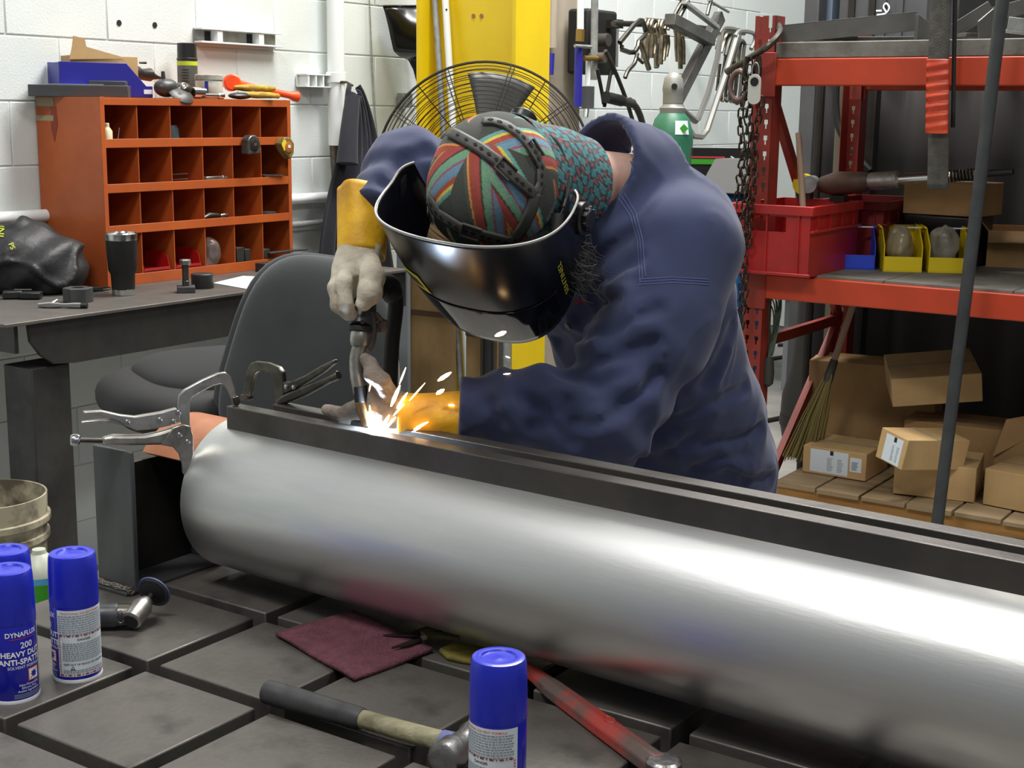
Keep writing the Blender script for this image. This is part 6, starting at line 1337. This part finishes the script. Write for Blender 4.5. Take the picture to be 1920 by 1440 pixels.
# chain with tag
mat('chain_steel', (.30, .28, .25), .4, .85, c2=(.20, .18, .16), scale=40); ch_ = bthing('hanging_chain', 'rusty steel chain bunch hanging on the rack upright', 'chain', 0, 0, 0)
lk = MB(); n_ = 14; pts = []
for i in range(n_):
    q = 2 * PI * i / n_; pts.append(Vector((.0085 * math.cos(q), 0, .0085 * math.sin(q) + (.008 if math.sin(q) > 0 else -.008))))
lk.tube(pts, .0032, 6, closed=True); lkm = lk.mesh('link'); fixmesh(lkm); lkm.materials.append(MATS['chain_steel']); lkm.polygons.foreach_set('use_smooth', [True] * len(lkm.polygons))
rr = random.Random(11); vC = 2.90
for s, (x0, y0, x1, y1) in enumerate(((1396, 118, 1378, 520), (1412, 112, 1392, 640), (1425, 190, 1402, 470), (1404, 130, 1385, 600))):
    a, b = UVZ(onv(x0, y0, vC - .02 * s)), UVZ(onv(x1, y1, vC - .02 * s)); n_ = int((a - b).length / .0265)
    for i in range(n_):
        p = a.lerp(b, i / n_) + Vector((.004 * math.sin(i * .7 + s), .004 * math.cos(i * .5), 0)); o = bpy.data.objects.new('link', lkm); C.objects.link(o); o.parent = ch_; o.location = p; o.rotation_euler = (rr.uniform(-.2, .2), rr.uniform(-.25, .25), (PI / 2 if i % 2 else 0) + rr.uniform(-.4, .4) + .4)
c = UVZ(onv(1412, 112, vC - .05)); obj('hook_rod', MB().tube(bez([UVZ(onv(1362, 135, 2.90)), UVZ(onv(1400, 112, 2.89)), UVZ(onv(1440, 86, 2.88)), UVZ(onv(1462, 62, 2.93)), UVZ(onv(1458, 45, 3.0))], 6), .011, 10), 'dark_nickel', ch_); obj('shackle', MB().tube(bez([c + Vector((-.02, 0, .01)), c + Vector((-.025, 0, -.05)), c + Vector((.0, 0, -.075)), c + Vector((.022, 0, -.045)), c + Vector((.018, 0, .01))], 6), .009, 10), 'chain_steel', ch_); obj('ring', MB().tube([c + Vector((-.05 + .03 * math.cos(q), .01, -.08 + .045 * math.sin(q))) for q in [2 * PI * i / 20 for i in range(20)]], .009, 8, closed=True), mat('ring_pink', (.42, .33, .30), .6, .3), ch_)
tg = UVZ(onv(1414, 168, 2.83)); pl = [(.022 * math.cos(q), .026 + .022 * math.sin(q)) for q in [PI * i / 10 for i in range(11)]] + [(-.022, -.026)] + [(.022 * math.cos(q), -.028 + .018 * math.sin(q)) for q in [PI + PI * i / 10 for i in range(1, 10)]] + [(.022, -.026)]
t = bthing('metal_tag', 'pale oval tag hanging on the chain by the red upright', 'tag', tg.x, tg.y, tg.z); obj('plate', MB().prism(pl, 0, .003, Matrix(((1, 0, 0, 0), (0, 0, 1, 0), (0, 1, 0, 0), (0, 0, 0, 1)))), mat('tag_white', (.72, .72, .68), .4), t, bevel=.0008); obj('eyelet', MB().lathe([(.014, 0), (.014, .001), (.003, .001)], 20, Matrix.Translation((0, -.0002, .024)) @ Matrix.Rotation(PI / 2, 4, 'X')), 'hole_black', t); obj('tie_wire', MB().tube([Vector((.012 * math.cos(q), .004, .055 + .028 * math.sin(q))) for q in [2 * PI * i / 20 for i in range(20)]], .0018, 6, closed=True), 'galv', t)
# wire coil on the upright
t = bthing('wire_coil', 'green wire bundle hanging on the rack upright', 'wire', 0, 0, 0); c = UVZ(onv(1444, 615, 3.02))
for k in range(7): obj('loop', MB().tube([c + Vector((.02 * math.cos(q) + .004 * k - .01, .012 * math.sin(q * 2), (.10 + .012 * (k % 3)) * math.sin(q) + .01 * k - .02)) for q in [2 * PI * i / 22 for i in range(22)]], .0025, 5, closed=True), mat('wire_green', (.30, .36, .31), .5, .4), t)
obj('bundle_end', MB().tube([c + Vector((0, 0, -.10)), c + Vector((0, 0, -.15)), c + Vector((0, 0, -.19)), c + Vector((0, 0, -.20))], [.016, .021, .019, .008], 14), mat('tape_dark', (.20, .19, .17), .6), t)
# ------------------------------------------------------------------ pallets and boxes below
mat('pallet_wood', (.68, .50, .26), .75, c2=(.50, .34, .16), scale=5, stretch=(.4, 3, 3), bump=.08, bscale=40); mat('pallet_grey', (.58, .50, .38), .8, c2=(.46, .38, .27), scale=5, stretch=(.4, 3, 3))
PZ = .345; PH = .113; pu0, pu1, pv0, pv1 = -.295, .92, 2.99, 3.80
def pallet(z0, label):
    t = bthing('wooden_pallet', label, 'pallet', pu0, pv0, z0, group='stacked pallets under the rack'); L_ = pu1 - pu0; D_ = pv1 - pv0
    for y in (0, D_ / 2 - .02, D_ - .04):
        h_ = .078; notch = [(0, .016), (.16, .016), (.19, .055), (.42, .055), (.46, .016), (L_ - .46, .016), (L_ - .42, .055), (L_ - .19, .055), (L_ - .16, .016), (L_, .016), (L_, .016 + h_), (0, .016 + h_)]
        obj('stringer', MB().prism(notch, 0, .04, Matrix(((1, 0, 0, 0), (0, 0, 1, y), (0, 1, 0, 0), (0, 0, 0, 1)))), 'pallet_wood', t, bevel=.002)
    for k in range(8): obj('deck_board', MB().box((k * L_ / 8 + .004, -.012 - .006 * (k % 2), .094), ((k + 1) * L_ / 8 - .004, D_ + .012, PH - .002 * (k % 3))), 'pallet_grey', t, bevel=.002)
    for k in range(4): obj('bottom_board', MB().box((k * (L_ - .10) / 3, 0, 0), (k * (L_ - .10) / 3 + .10, D_, .016)), 'pallet_wood', t)
    return t
pallet(PZ - PH, 'top wooden pallet of the stack under the rack, carrying cartons'); pallet(PZ - 2 * PH - .001, 'middle wooden pallet of the stack under the rack'); pallet(PZ - 3 * PH - .002, 'bottom wooden pallet of the stack under the rack')
BX = PZ + .001
carton('flat brown carton with two white shipping labels at the pallet corner', (1504, 884), (1622, 903), BX, .095, .22, labels=((.12, .72, .08, .92, 1), (.75, .93, .28, .80, 0)))
b2 = carton('brown carton under the tilted labelled carton', (1674, 925), (1826, 943), BX, .112, .24)
carton('brown carton at the right end of the pallet', (1842, 945), (1990, 975), BX, .118, .24)
t = carton('tilted brown carton with peeling white label on another carton', (1640, 862), (1700, 885), BX + .135, .10, .26, labels=((.22, .85, .04, .90, 1),), pts=(UVZ(atz(1640, 852, BX + .150)), UVZ(atz(1701, 885, BX + .118)))); 
t.location = W(UVZ(atz(1641, 860, BX + .135)).x, UVZ(atz(1641, 860, BX + .135)).y, BX + .142); t.rotation_euler = (-.10, .13, -YAW - .52)
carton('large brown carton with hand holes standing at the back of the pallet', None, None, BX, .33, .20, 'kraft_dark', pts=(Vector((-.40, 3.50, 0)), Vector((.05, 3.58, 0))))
for x_, z_ in ((.18, .26), (.12, .05)): pass
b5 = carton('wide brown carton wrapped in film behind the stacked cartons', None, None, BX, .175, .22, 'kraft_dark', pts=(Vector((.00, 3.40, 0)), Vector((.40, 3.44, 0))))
b6 = carton('brown carton tipped on top of the film-wrapped carton', None, None, BX + .18, .10, .30, pts=(Vector((-.01, 3.30, 0)), Vector((.26, 3.42, 0)))); b6.location = b6.location + Vector((0, 0, .055)); b6.rotation_euler = (.12, -.12, b6.rotation_euler[2])
t = bthing('cardboard_sheet', 'bent brown cardboard sheet at the right of the cartons', 'cardboard', 0, 0, 0); a = UVZ(onv(1880, 760, 3.35)); obj('sheet', MB().prism([(0, 0), (.35, 0), (.35, .28), (.12, .20), (-.02, .10)], 0, .005, Matrix(((1, 0, 0, a.x), (0, .25, 1, 3.34), (0, 1, 0, BX), (0, 0, 0, 1)))), 'kraft_dark', t); obj('flap', MB().prism([(-.02, .10), (.12, .20), (.16, .27), (.0, .22)], 0, .005, Matrix(((1, 0, 0, a.x), (0, .5, 1, 3.30), (0, 1, 0, BX), (0, 0, 0, 1)))), 'kraft_dark', t)
me = sdf_mesh('bubble_wrap', lambda X: ell_d(X, (.12, .06, .03), (.14, .08, .04)) + .010 * cnoise(X, 70, 71) + .004 * cnoise(X, 240, 72), (-.05, -.05, -.03), (.3, .18, .1), .006); o = obj('bubble_wrap', me, mat('bubble', (.55, .54, .50), .12, trans=.4, alpha=.8), smooth=180, fix=False); o.location = W(-.28, 3.37, BX + .003); o.rotation_euler = (0, 0, -YAW); tag(o, 'crumpled bubble wrap between the cartons on the pallet', 'bubble wrap')
# broom, black drum, cables on the floor
mat('straw', (.50, .45, .26), .8); t = bthing('broom', 'straw broom leaning behind the pallet corner', 'broom', 0, 0, 0); a, b = UVZ(onv(1556, 700, 3.30)), UVZ(onv(1500, 865, 3.22)); rr = random.Random(2); mb = MB()
for k in range(110):
    r1, r2 = rr.uniform(-1, 1), rr.uniform(-1, 1); e = b + Vector((.06 * r1, .04 * r2, .02 * rr.random())); s = a + Vector((.012 * r1, .012 * r2, 0)); mb.tube([s, s.lerp(e, .5) + Vector((.006 * r2, 0, 0)), e], .0016, 4)
o = obj('bristles', mb, 'straw', t); tag(o, kind='stuff'); d_ = (a - b).normalized(); obj('handle', MB().tube([a - d_ * .02, a + d_ * .26], .012, 10), 'pale_wood', t); obj('ferrule', MB().tube([a - d_ * .03, a + d_ * .05], [.018, .014], 12), 'tape_dark', t)
q_ = UVZ(onv(1530, 700, 4.75)); t = bthing('black_drum', 'tall black rounded drum on the floor beyond the left end of the rack', 'drum', q_.x, q_.y, 0); obj('shell', MB().lathe([(.10, 0), (.13, .02), (.155, .15), (.15, .28), (.115, .42), (.10, .60), (.095, .93), (.05, .96)], 32), mat('drum_black', (.10, .092, .088), .6), t); obj('band', MB().lathe([(.1565, .14), (.1575, .16), (.155, .19)], 32, cap=False), 'rubber_black', t)
t = bthing('floor_cable', 'black cable snaking over the concrete floor behind the welder', 'cable', 0, 0, 0)
for k, pts in enumerate((((1380, 652), (1440, 648), (1480, 646), (1560, 641)), ((1380, 690), (1440, 674), (1490, 667), (1560, 664)), ((1380, 795), (1440, 788), (1490, 775), (1530, 752)))):
    f_ = [UVZ(atz(x, y, .012)) for x, y in pts]; obj('cable_run', MB().tube(bez(f_, 8), .012, 8), 'rubber_black', t)
a, b = UVZ(onu(1487, 640, -1.55)), None; t = bthing('grey_table', 'grey table legs far off on the bright floor behind the rack', 'table', a.x, a.y, 0); obj('leg', MB().box((-.06, 0, 0), (.07, .12, .62)), 'plank_grey', t); obj('leg', MB().box((-.5, 0, 0), (-.38, .12, .62)), 'plank_grey', t); obj('top', MB().box((-.62, -.2, .62), (.6, .7, .68)), 'plank_grey', t); obj('stretcher', MB().box((-.4, .03, .30), (.5, .08, .36)), 'plank_grey', t)
# ------------------------------------------------------------------ dark background behind the rack
mat('curtain_dark', (.085, .075, .07), .9, c2=(.11, .098, .09), scale=3); mat('locker_grey', (.29, .295, .31), .5, .2, c2=(.25, .255, .27), scale=4)
t = bthing('dark_curtain', 'dark brown hanging curtain behind the rack', 'curtain', 0, 0, 0); a = UVZ(onv(1532, 300, 4.05))
mb = MB(); mb.grid(lambda s, q: (a.x + .02 + 3.4 * s, 4.05 + .035 * math.sin(s * 90) + .02 * math.sin(s * 37), .05 + 1.68 * q), 160, 6); obj('cloth', mb, 'curtain_dark', t, solid=.01, smooth=60); obj('rail', MB().cyl((a.x, 4.05, 1.745), (a.x + 3.5, 4.05, 1.745), .015, n=10), 'black_steel', t)
for k in range(2): obj('stand', MB().cyl((a.x + .0 + 3.45 * k, 4.05, 0), (a.x + .0 + 3.45 * k, 4.05, 1.75), .018, n=10), 'black_steel', t)
def post(name, label, cat, x0, x1, v, m, z1, d2=.1, extra=None):
    a, b = UVZ(onv(x0, 60, v)), UVZ(onv(x1, 60, v)); t = bthing(name, label, cat, 0, 0, 0); obj('body', MB().box((a.x, v, 0), (b.x, v + d2, z1)), m, t, bevel=.004); return t, a, b
post('steel_post', 'dark grey square post right of the rack upright', 'post', 1506, 1533, 5.0, 'locker_grey', 3.0)
post('steel_post', 'blue grey square post next to the dark post', 'post', 1533, 1558, 5.13, mat('post_blue', (.33, .38, .44), .5), 3.0)
t, a, b = post('steel_locker', 'grey steel locker with chalk scribble above the rack', 'locker', 1572, 1735, 5.1, 'locker_grey', 3.0, .5)
for x_ in (1590, 1628, 1648, 1680): u_ = UVZ(onv(x_, 60, 5.1)).x; obj('door_edge', MB().box((u_, 5.085, .1), (u_ + .03, 5.1, 2.95)), 'black_steel' if x_ in (1590, 1628) else 'locker_grey', t)
c = UVZ(onv(1653, 28, 5.08)); mb = MB().tube(bez([c + Vector((-.02, -.004, .0)), c + Vector((.02, -.004, .006)), c + Vector((.035, -.004, .03)), c + Vector((.02, -.004, .05)), c + Vector((.008, -.004, .035)), c + Vector((.022, -.004, .012))], 6), .004, 6); obj('chalk_mark', mb, 'ink_white', t); obj('chalk_mark', MB().tube([c + Vector((-.025, -.004, .018)), c + Vector((.0, -.004, .018))], .004, 6), 'ink_white', t)
t, a, b = post('pale_panel', 'pale beige panel standing behind the rack', 'panel', 1575, 1628, 3.98, mat('panel_beige', (.36, .34, .29), .7), 1.70, .02)
t, a, b = post('dark_post', 'dark steel post standing behind the beige panel', 'post', 1628, 1650, 3.94, 'black_steel', 1.72, .06)
mb = MB(); c = UVZ(onv(1580, 230, 3.93)); t = bthing('black_hose', 'black hose looping down in front of the beige panel', 'hose', 0, 0, 0); obj('hose', MB().tube(bez([c + Vector((.02, 0, .35)), c + Vector((-.03, 0, .2)), c + Vector((-.02, 0, .0)), c + Vector((.06, 0, -.12)), c + Vector((.12, 0, -.18))], 8), .014, 10), 'rubber_black', t)
# ------------------------------------------------------------------ gas cylinder
mat('cyl_green', (.17, .42, .31), .45, c2=(.15, .36, .26), scale=7); mat('cyl_grey', (.50, .50, .48), .5, .2)
p = aty(1256, 350, 5.8); zt = aty(1256, 135, 5.8).z; R_ = aty(1298, 300, 5.8).x - p.x; t = thing('gas_cylinder', 'green gas cylinder with grey cap behind the welder', 'gas cylinder', Vector((p.x, p.y, 0))); zs = aty(1256, 246, 5.8).z; zn = aty(1256, 208, 5.8).z
obj('body', MB().lathe([(R_ * .9, 0), (R_, .02), (R_, zs - .03), (R_ * .97, zs), (R_ * .80, zs + (zn - zs) * .6), (R_ * .50, zn)], 40), 'cyl_green', t, smooth=50); obj('neck_ring', MB().lathe([(R_ * .58, zn - .008), (R_ * .60, zn + .012), (R_ * .48, zn + .02), (R_ * .44, zn + .03)], 32), 'cyl_grey', t, smooth=40); cpo = obj('cap', MB().lathe([(R_ * .46, zn + .03), (R_ * .46, zn + .07), (R_ * .49, zn + .085), (R_ * .48, zt - .06), (R_ * .42, zt - .025), (R_ * .25, zt - .006), (R_ * .05, zt)], 32), 'cyl_grey', t, smooth=50)
obj('vent_hole', MB().lathe([(.012, 0), (.012, .003), (.002, .003)], 16, frame((1, 0, 0), (0, 0, 1), (0, -1, 0), (.0, -R_ * .478, (zn + zt) / 2 + .02))), 'hole_black', cpo)
mb = MB(); mb.grid(lambda s, q: (R_ * 1.01 * (.99 - .10 * q) * math.sin(.05 + .75 * s), -R_ * 1.01 * (.99 - .10 * q) * math.cos(.05 + .75 * s), zs - .012 + .055 * q), 10, 5); obj('label', mb, 'label_white', t)
o = obj('label_diamond', MB().box((-.013, -.001, -.013), (.013, .001, .013), Matrix.Translation((R_ * .45, -R_ * .905, zs + .012)) @ Matrix.Rotation(PI / 4, 4, 'Y')), 'label_green', t)
# ------------------------------------------------------------------ blue welding machine
mat('machine_blue', (.10, .36, .62), .4); t = bthing('welding_machine', 'blue welding machine with sloped grey hood behind the chain', 'machine', -.715, 3.24, 0); x0 = 0.; zt_ = UVZ(onv(1365, 362, 3.24)).z
obj('cabinet', MB().box((x0, 0, .12), (x0 + .135, .25, zt_)), 'machine_blue', t, bevel=.02); zh = UVZ(onv(1365, 300, 3.24)).z
obj('hood', MB().prism([(0, zt_), (.26, zt_), (.26, zh), (.14, zh)], x0 - .02, x0 + .15, Matrix(((0, 0, 1, 0), (1, 0, 0, -.05), (0, 1, 0, 0), (0, 0, 0, 1)))), mat('hood_grey', (.27, .27, .265), .85), t, bevel=.006)
lg_ = obj('logo_disc', MB().lathe([(.038, 0), (.038, .002), (.004, .002)], 28, frame((1, 0, 0), (0, 0, 1), (0, -1, 0), (x0 + .055, -.001, zt_ - .085))), 'ink_white', t)
for k in range(3): obj('logo_stripe', MB().cbox((x0 + .045 + .014 * k, -.004, zt_ - .085), (.006, .002, .045), None), 'machine_blue', t)
vs, fs = text_mesh('M', .055, bold=.001, align='LEFT'); obj('lettering', MB().add([Vector((x0 + .094 + v.x * .8, -.003, zt_ - .085 + v.y)) for v in vs], fs), 'ink_white', t, smooth=0, fix=False)
for k in range(4): obj('foot', MB().cyl((x0 + .035 + .06 * (k % 2), .05 + .14 * (k // 2), 0), (x0 + .035 + .06 * (k % 2), .05 + .14 * (k // 2), .12), .03, n=12), 'rubber_black', t)
a = aty(1296, 300, 5.5); b = aty(1425, 300, 5.5); t = thing('display_panel', 'black panel with red and green level strip behind the gas cylinder', 'panel', Vector((a.x, 5.5, 0))); zp0, zp1 = aty(1350, 330, 5.5).z, aty(1350, 276, 5.5).z
obj('panel', MB().box((0, 0, zp0), (b.x - a.x, .03, zp1)), 'black_plastic', t, bevel=.004); obj('stand', MB().box((.05, .005, 0), (b.x - a.x - .05, .03, zp0)), 'black_steel', t); obj('red_strip', MB().box((.0, -.002, zp1 - .042), (.13, 0, zp1 - .036)), 'ink_red', t); obj('green_strip', MB().box((.0, -.002, zp1 - .066), (.13, 0, zp1 - .046)), 'label_green', t)
for k in range(9):
    q = -.9 + .24 * k; obj('dial_tick', MB().cbox((.14 + .03 * math.cos(q), -.001, zp1 - .055 + .022 * math.sin(q)), (.006, .002, .005)), 'ink_white', t)
# ------------------------------------------------------------------ pillar and gas manifold
t = bthing('concrete_pillar', 'beige pillar against the wall right of the yellow column', 'pillar', 0, 0, 0); v0, v1 = UVZ(onu(1028, 100, -2.1)).y, UVZ(onu(1090, 100, -2.1)).y; obj('shaft', MB().box((-2.24, v0, 0), (-2.1, v1, 3.2)), mat('pillar_beige', (.62, .58, .52), .7, c2=(.55, .51, .45), scale=3, stretch=(2, 2, .3)), t, bevel=.01)
def utube(root, name, pts, u, r, m, n=8, sm=True): return obj(name, MB().tube(bez([UVZ(onu(x, y, u)) for x, y in pts], 5) if sm else [UVZ(onu(x, y, u)) for x, y in pts], r, n), m, root)
UM = -1.90
t = bthing('gas_manifold', 'gas pipes with brass valves and blue sleeve beside the pillar', 'pipes', 0, 0, 0)
utube(t, 'white_pipe', [(1089, -60), (1088, 60)], UM, .016, 'white_enamel', 12, False); utube(t, 'brass_valve', [(1088, 55), (1087, 78)], UM, .020, mat('brass', (.55, .45, .22), .4, .7), 12, False); utube(t, 'blue_sleeve', [(1085, 90), (1083, 200)], UM, .019, 'bin_blue', 12, False); utube(t, 'steel_pipe', [(1116, -60), (1113, 150)], UM, .017, 'galv', 12, False); utube(t, 'white_tube', [(1103, 110), (1102, 160)], UM, .012, 'white_enamel', 10, False); utube(t, 'grey_valve_body', [(1103, 162), (1102, 203)], UM, .030, 'locker_grey', 8, False); utube(t, 'fitting', [(1095, 109), (1122, 110)], UM + .02, .012, 'brass', 10, False); utube(t, 'clamp_bar', [(1078, 86), (1108, 88)], UM + .02, .008, 'galv', 8, False); utube(t, 'end_fitting', [(1100, 203), (1098, 220)], UM, .013, 'chrome', 10, False); utube(t, 'side_pipe', [(1038, -40), (1036, 90)], -2.08, .02, 'pillar_beige', 10, False); utube(t, 'side_sleeve', [(1034, 100), (1032, 140)], -2.08, .015, 'bin_blue', 10, False)
t = bthing('wire_feeder', 'black box with hoses and round handle on the wall beside the pillar', 'machine', 0, 0, 0); a, b = UVZ(onu(1104, 60, UM - .05)), UVZ(onu(1158, 60, UM - .05)); z0, z1 = UVZ(onu(1130, 140, UM - .05)).z, UVZ(onu(1130, 18, UM - .05)).z
obj('case', MB().box((UM - .17, a.y, z0), (UM - .05, b.y, z1)), 'rubber_black', t, bevel=.015); obj('hinge_strip', MB().box((UM - .16, b.y, z0 + .04), (UM - .06, b.y + .03, z1 - .05)), 'galv', t); c = UVZ(onu(1131, 75, UM)); obj('round_knob', MB().tube([c + Vector((-.04, 0, 0)), c + Vector((.03, 0, 0))], .030, 20), 'tape_dark', t); c = UVZ(onu(1128, 108, UM + .03)); obj('round_knob', MB().tube([c + Vector((-.06, 0, 0)), c + Vector((.02, 0, 0))], .024, 20), mat('knob_brown', (.30, .25, .21), .5), t)
utube(t, 'hose', [(1135, 95), (1145, 115), (1160, 150), (1175, 190), (1190, 240), (1200, 290)], UM + .05, .010, 'tape_dark'); utube(t, 'hose', [(1120, 130), (1128, 170), (1132, 195)], UM + .04, .009, 'rubber_black'); utube(t, 'hose', [(1146, 130), (1140, 165), (1133, 200)], UM + .04, .009, 'rubber_black'); utube(t, 'hose', [(1180, 188), (1195, 205), (1206, 240), (1208, 300)], UM + .06, .016, 'tape_dark')
utube(t, 'handle', [(1136, 182), (1165, 189)], UM + .07, .027, 'rubber_black', 16, False); utube(t, 'handle_end', [(1165, 189), (1186, 194)], UM + .07, .022, 'tape_dark', 14, False)
# ------------------------------------------------------------------ clamps hanging on a wall bar
UC = -1.85
t = bthing('clamp_rail', 'steel rail on the wall from which the clamps hang', 'rail', 0, 0, 0); utube(t, 'rail', [(1150, 44), (1270, 47), (1395, 62)], UC - .03, .014, 'dark_nickel', 10, False)
for x_, y_ in ((1165, 45), (1385, 60)): c = UVZ(onu(x_, y_, UC - .03)); obj('bracket', MB().box((-2.24, c.y - .02, c.z - .02), (UC - .03, c.y + .02, c.z + .02)), 'dark_nickel', t)
mat('pliers_nickel', (.62, .58, .50), .3, .9, c2=(.44, .41, .35), scale=30)
rr = random.Random(4); names = ['first', 'second', 'third', 'fourth', 'fifth', 'sixth', 'seventh', 'eighth', 'ninth', 'tenth']
for k in range(9):
    x0 = 1212 + 6.2 * k + (14 if k > 6 else 0); y0 = 44 + .6 * k; l1 = 62 + 22 * rr.random(); u_ = UC - .02 + .03 * (k % 3); dx = rr.uniform(-4, 5)
    t = bthing('locking_pliers', names[k] + ' pair of bright locking pliers from the left on the rail', 'pliers', 0, 0, 0, group='locking pliers on the rail')
    utube(t, 'jaw', [(x0 + 3, y0 + 8), (x0 + 6, y0 - 4), (x0, y0 - 7), (x0 - 4, y0 + 4), (x0 - 1, y0 + 20)], u_, .010, 'pliers_nickel'); utube(t, 'handle', [(x0 - 1, y0 + 18), (x0 - 2 + dx * .3, y0 + 38), (x0 - 3 + dx, y0 + l1)], u_, .013, 'pliers_nickel'); utube(t, 'handle', [(x0 + 3, y0 + 18), (x0 + 5 + dx * .3, y0 + 36), (x0 + 3 + dx, y0 + l1 - 8)], u_ + .012, .010, 'pliers_nickel')
t = bthing('locking_clamp', 'dark wide-jaw locking clamp at the left end of the rail', 'clamp', 0, 0, 0); u_ = UC + .06
utube(t, 'frame', [(1166, 88), (1162, 80), (1188, 48), (1200, 38), (1204, 38), (1212, 58), (1208, 68), (1198, 78), (1196, 88), (1190, 98), (1180, 98), (1166, 93)], u_, .012, 'dark_nickel', 8, False); utube(t, 'handle', [(1200, 78), (1206, 95), (1213, 118), (1217, 130)], u_, .013, 'pliers_nickel'); utube(t, 'handle', [(1195, 100), (1190, 118), (1178, 132), (1172, 146)], u_ + .02, .010, 'dark_nickel'); utube(t, 'lever', [(1194, 108), (1205, 118)], u_ + .02, .008, 'dark_nickel', 8, False)
t = bthing('fabricated_clamp', 'large dark bar clamp leaning over the gas cylinder', 'clamp', 0, 0, 0); u_ = UC + .10
def ubar(root, name, p0, p1, u, w_, th, m):
    a, b = UVZ(onu(*p0, u)), UVZ(onu(*p1, u)); x, y, z = axes_from(b - a, (1, 0, 0)); return obj(name, MB().box((0, -w_ / 2, -th / 2), ((b - a).length, w_ / 2, th / 2), frame(x, y, z, a)), m, root, bevel=.003)
ubar(t, 'main_bar', (1268, 190), (1350, 30), u_, .062, .045, 'scrap_steel'); ubar(t, 'arm', (1256, 36), (1332, 76), u_ + .04, .055, .06, 'scrap_steel'); ubar(t, 'upper_strap', (1282, 4), (1345, 52), u_ + .06, .02, .03, 'galv'); utube(t, 'screw', [(1262, 34), (1280, 0)], u_ + .03, .011, 'dark_nickel', 8, False); utube(t, 'screw', [(1272, 36), (1290, 2)], u_ + .05, .011, 'dark_nickel', 8, False); utube(t, 'screw', [(1326, 28), (1334, -4)], u_ + .03, .010, 'dark_nickel', 8, False); utube(t, 'tee_handle', [(1328, 0), (1366, 22)], u_ + .03, .008, 'galv', 8, False); utube(t, 'tee_handle', [(1270, -4), (1292, 6)], u_ + .03, .008, 'dark_nickel', 8, False)
for k, (pts, lab) in enumerate((([(1352, 60), (1345, 110), (1328, 175), (1310, 220), (1304, 227), (1280, 208)], 'long grey welded clamp arm hanging nearest the gas cylinder'), ([(1382, 66), (1360, 140), (1340, 200), (1325, 245), (1316, 256), (1298, 254)], 'long grey welded clamp arm hanging right of the first long arm'))):
    t = bthing('long_clamp', lab, 'clamp', 0, 0, 0, group='long clamps on the rail'); utube(t, 'arm', pts, UC + .05 + .03 * k, .017, 'cyl_grey', 6, False); x0, y0 = pts[0]; utube(t, 'hook', [(x0 - 4, y0 + 2), (x0 + 6, y0 - 8), (x0 + 30, y0 - 4), (x0 + 34, y0 + 8), (x0 + 26, y0 + 26)], UC + .05 + .03 * k, .012, 'cyl_grey', 6); utube(t, 'foot', [pts[-1], (pts[-1][0] - 6, pts[-1][1] - 10)], UC + .05 + .03 * k, .018, 'cyl_grey', 6, False)
for k in range(5):
    x0 = 1352 + 8 * k; t = bthing('c_clamp', ['first', 'second', 'third', 'fourth', 'fifth'][k] + ' worn clamp from the left hanging before the rack upright', 'clamp', 0, 0, 0, group='worn clamps by the upright'); utube(t, 'frame', [(x0 - 8, 92 + 6 * k), (x0 + 2, 62 + 4 * k), (x0 + 12, 66 + 4 * k), (x0 + 10, 100), (x0 + 2, 150 + 9 * k), (x0 - 6, 190)], UC + .0 + .02 * k, .011, 'pliers_nickel' if k % 2 else 'scrap_steel', 6); utube(t, 'screw', [(x0 - 2, 120), (x0 - 8, 170 + 6 * k)], UC + .03 + .02 * k, .009, 'dark_nickel', 6, False)
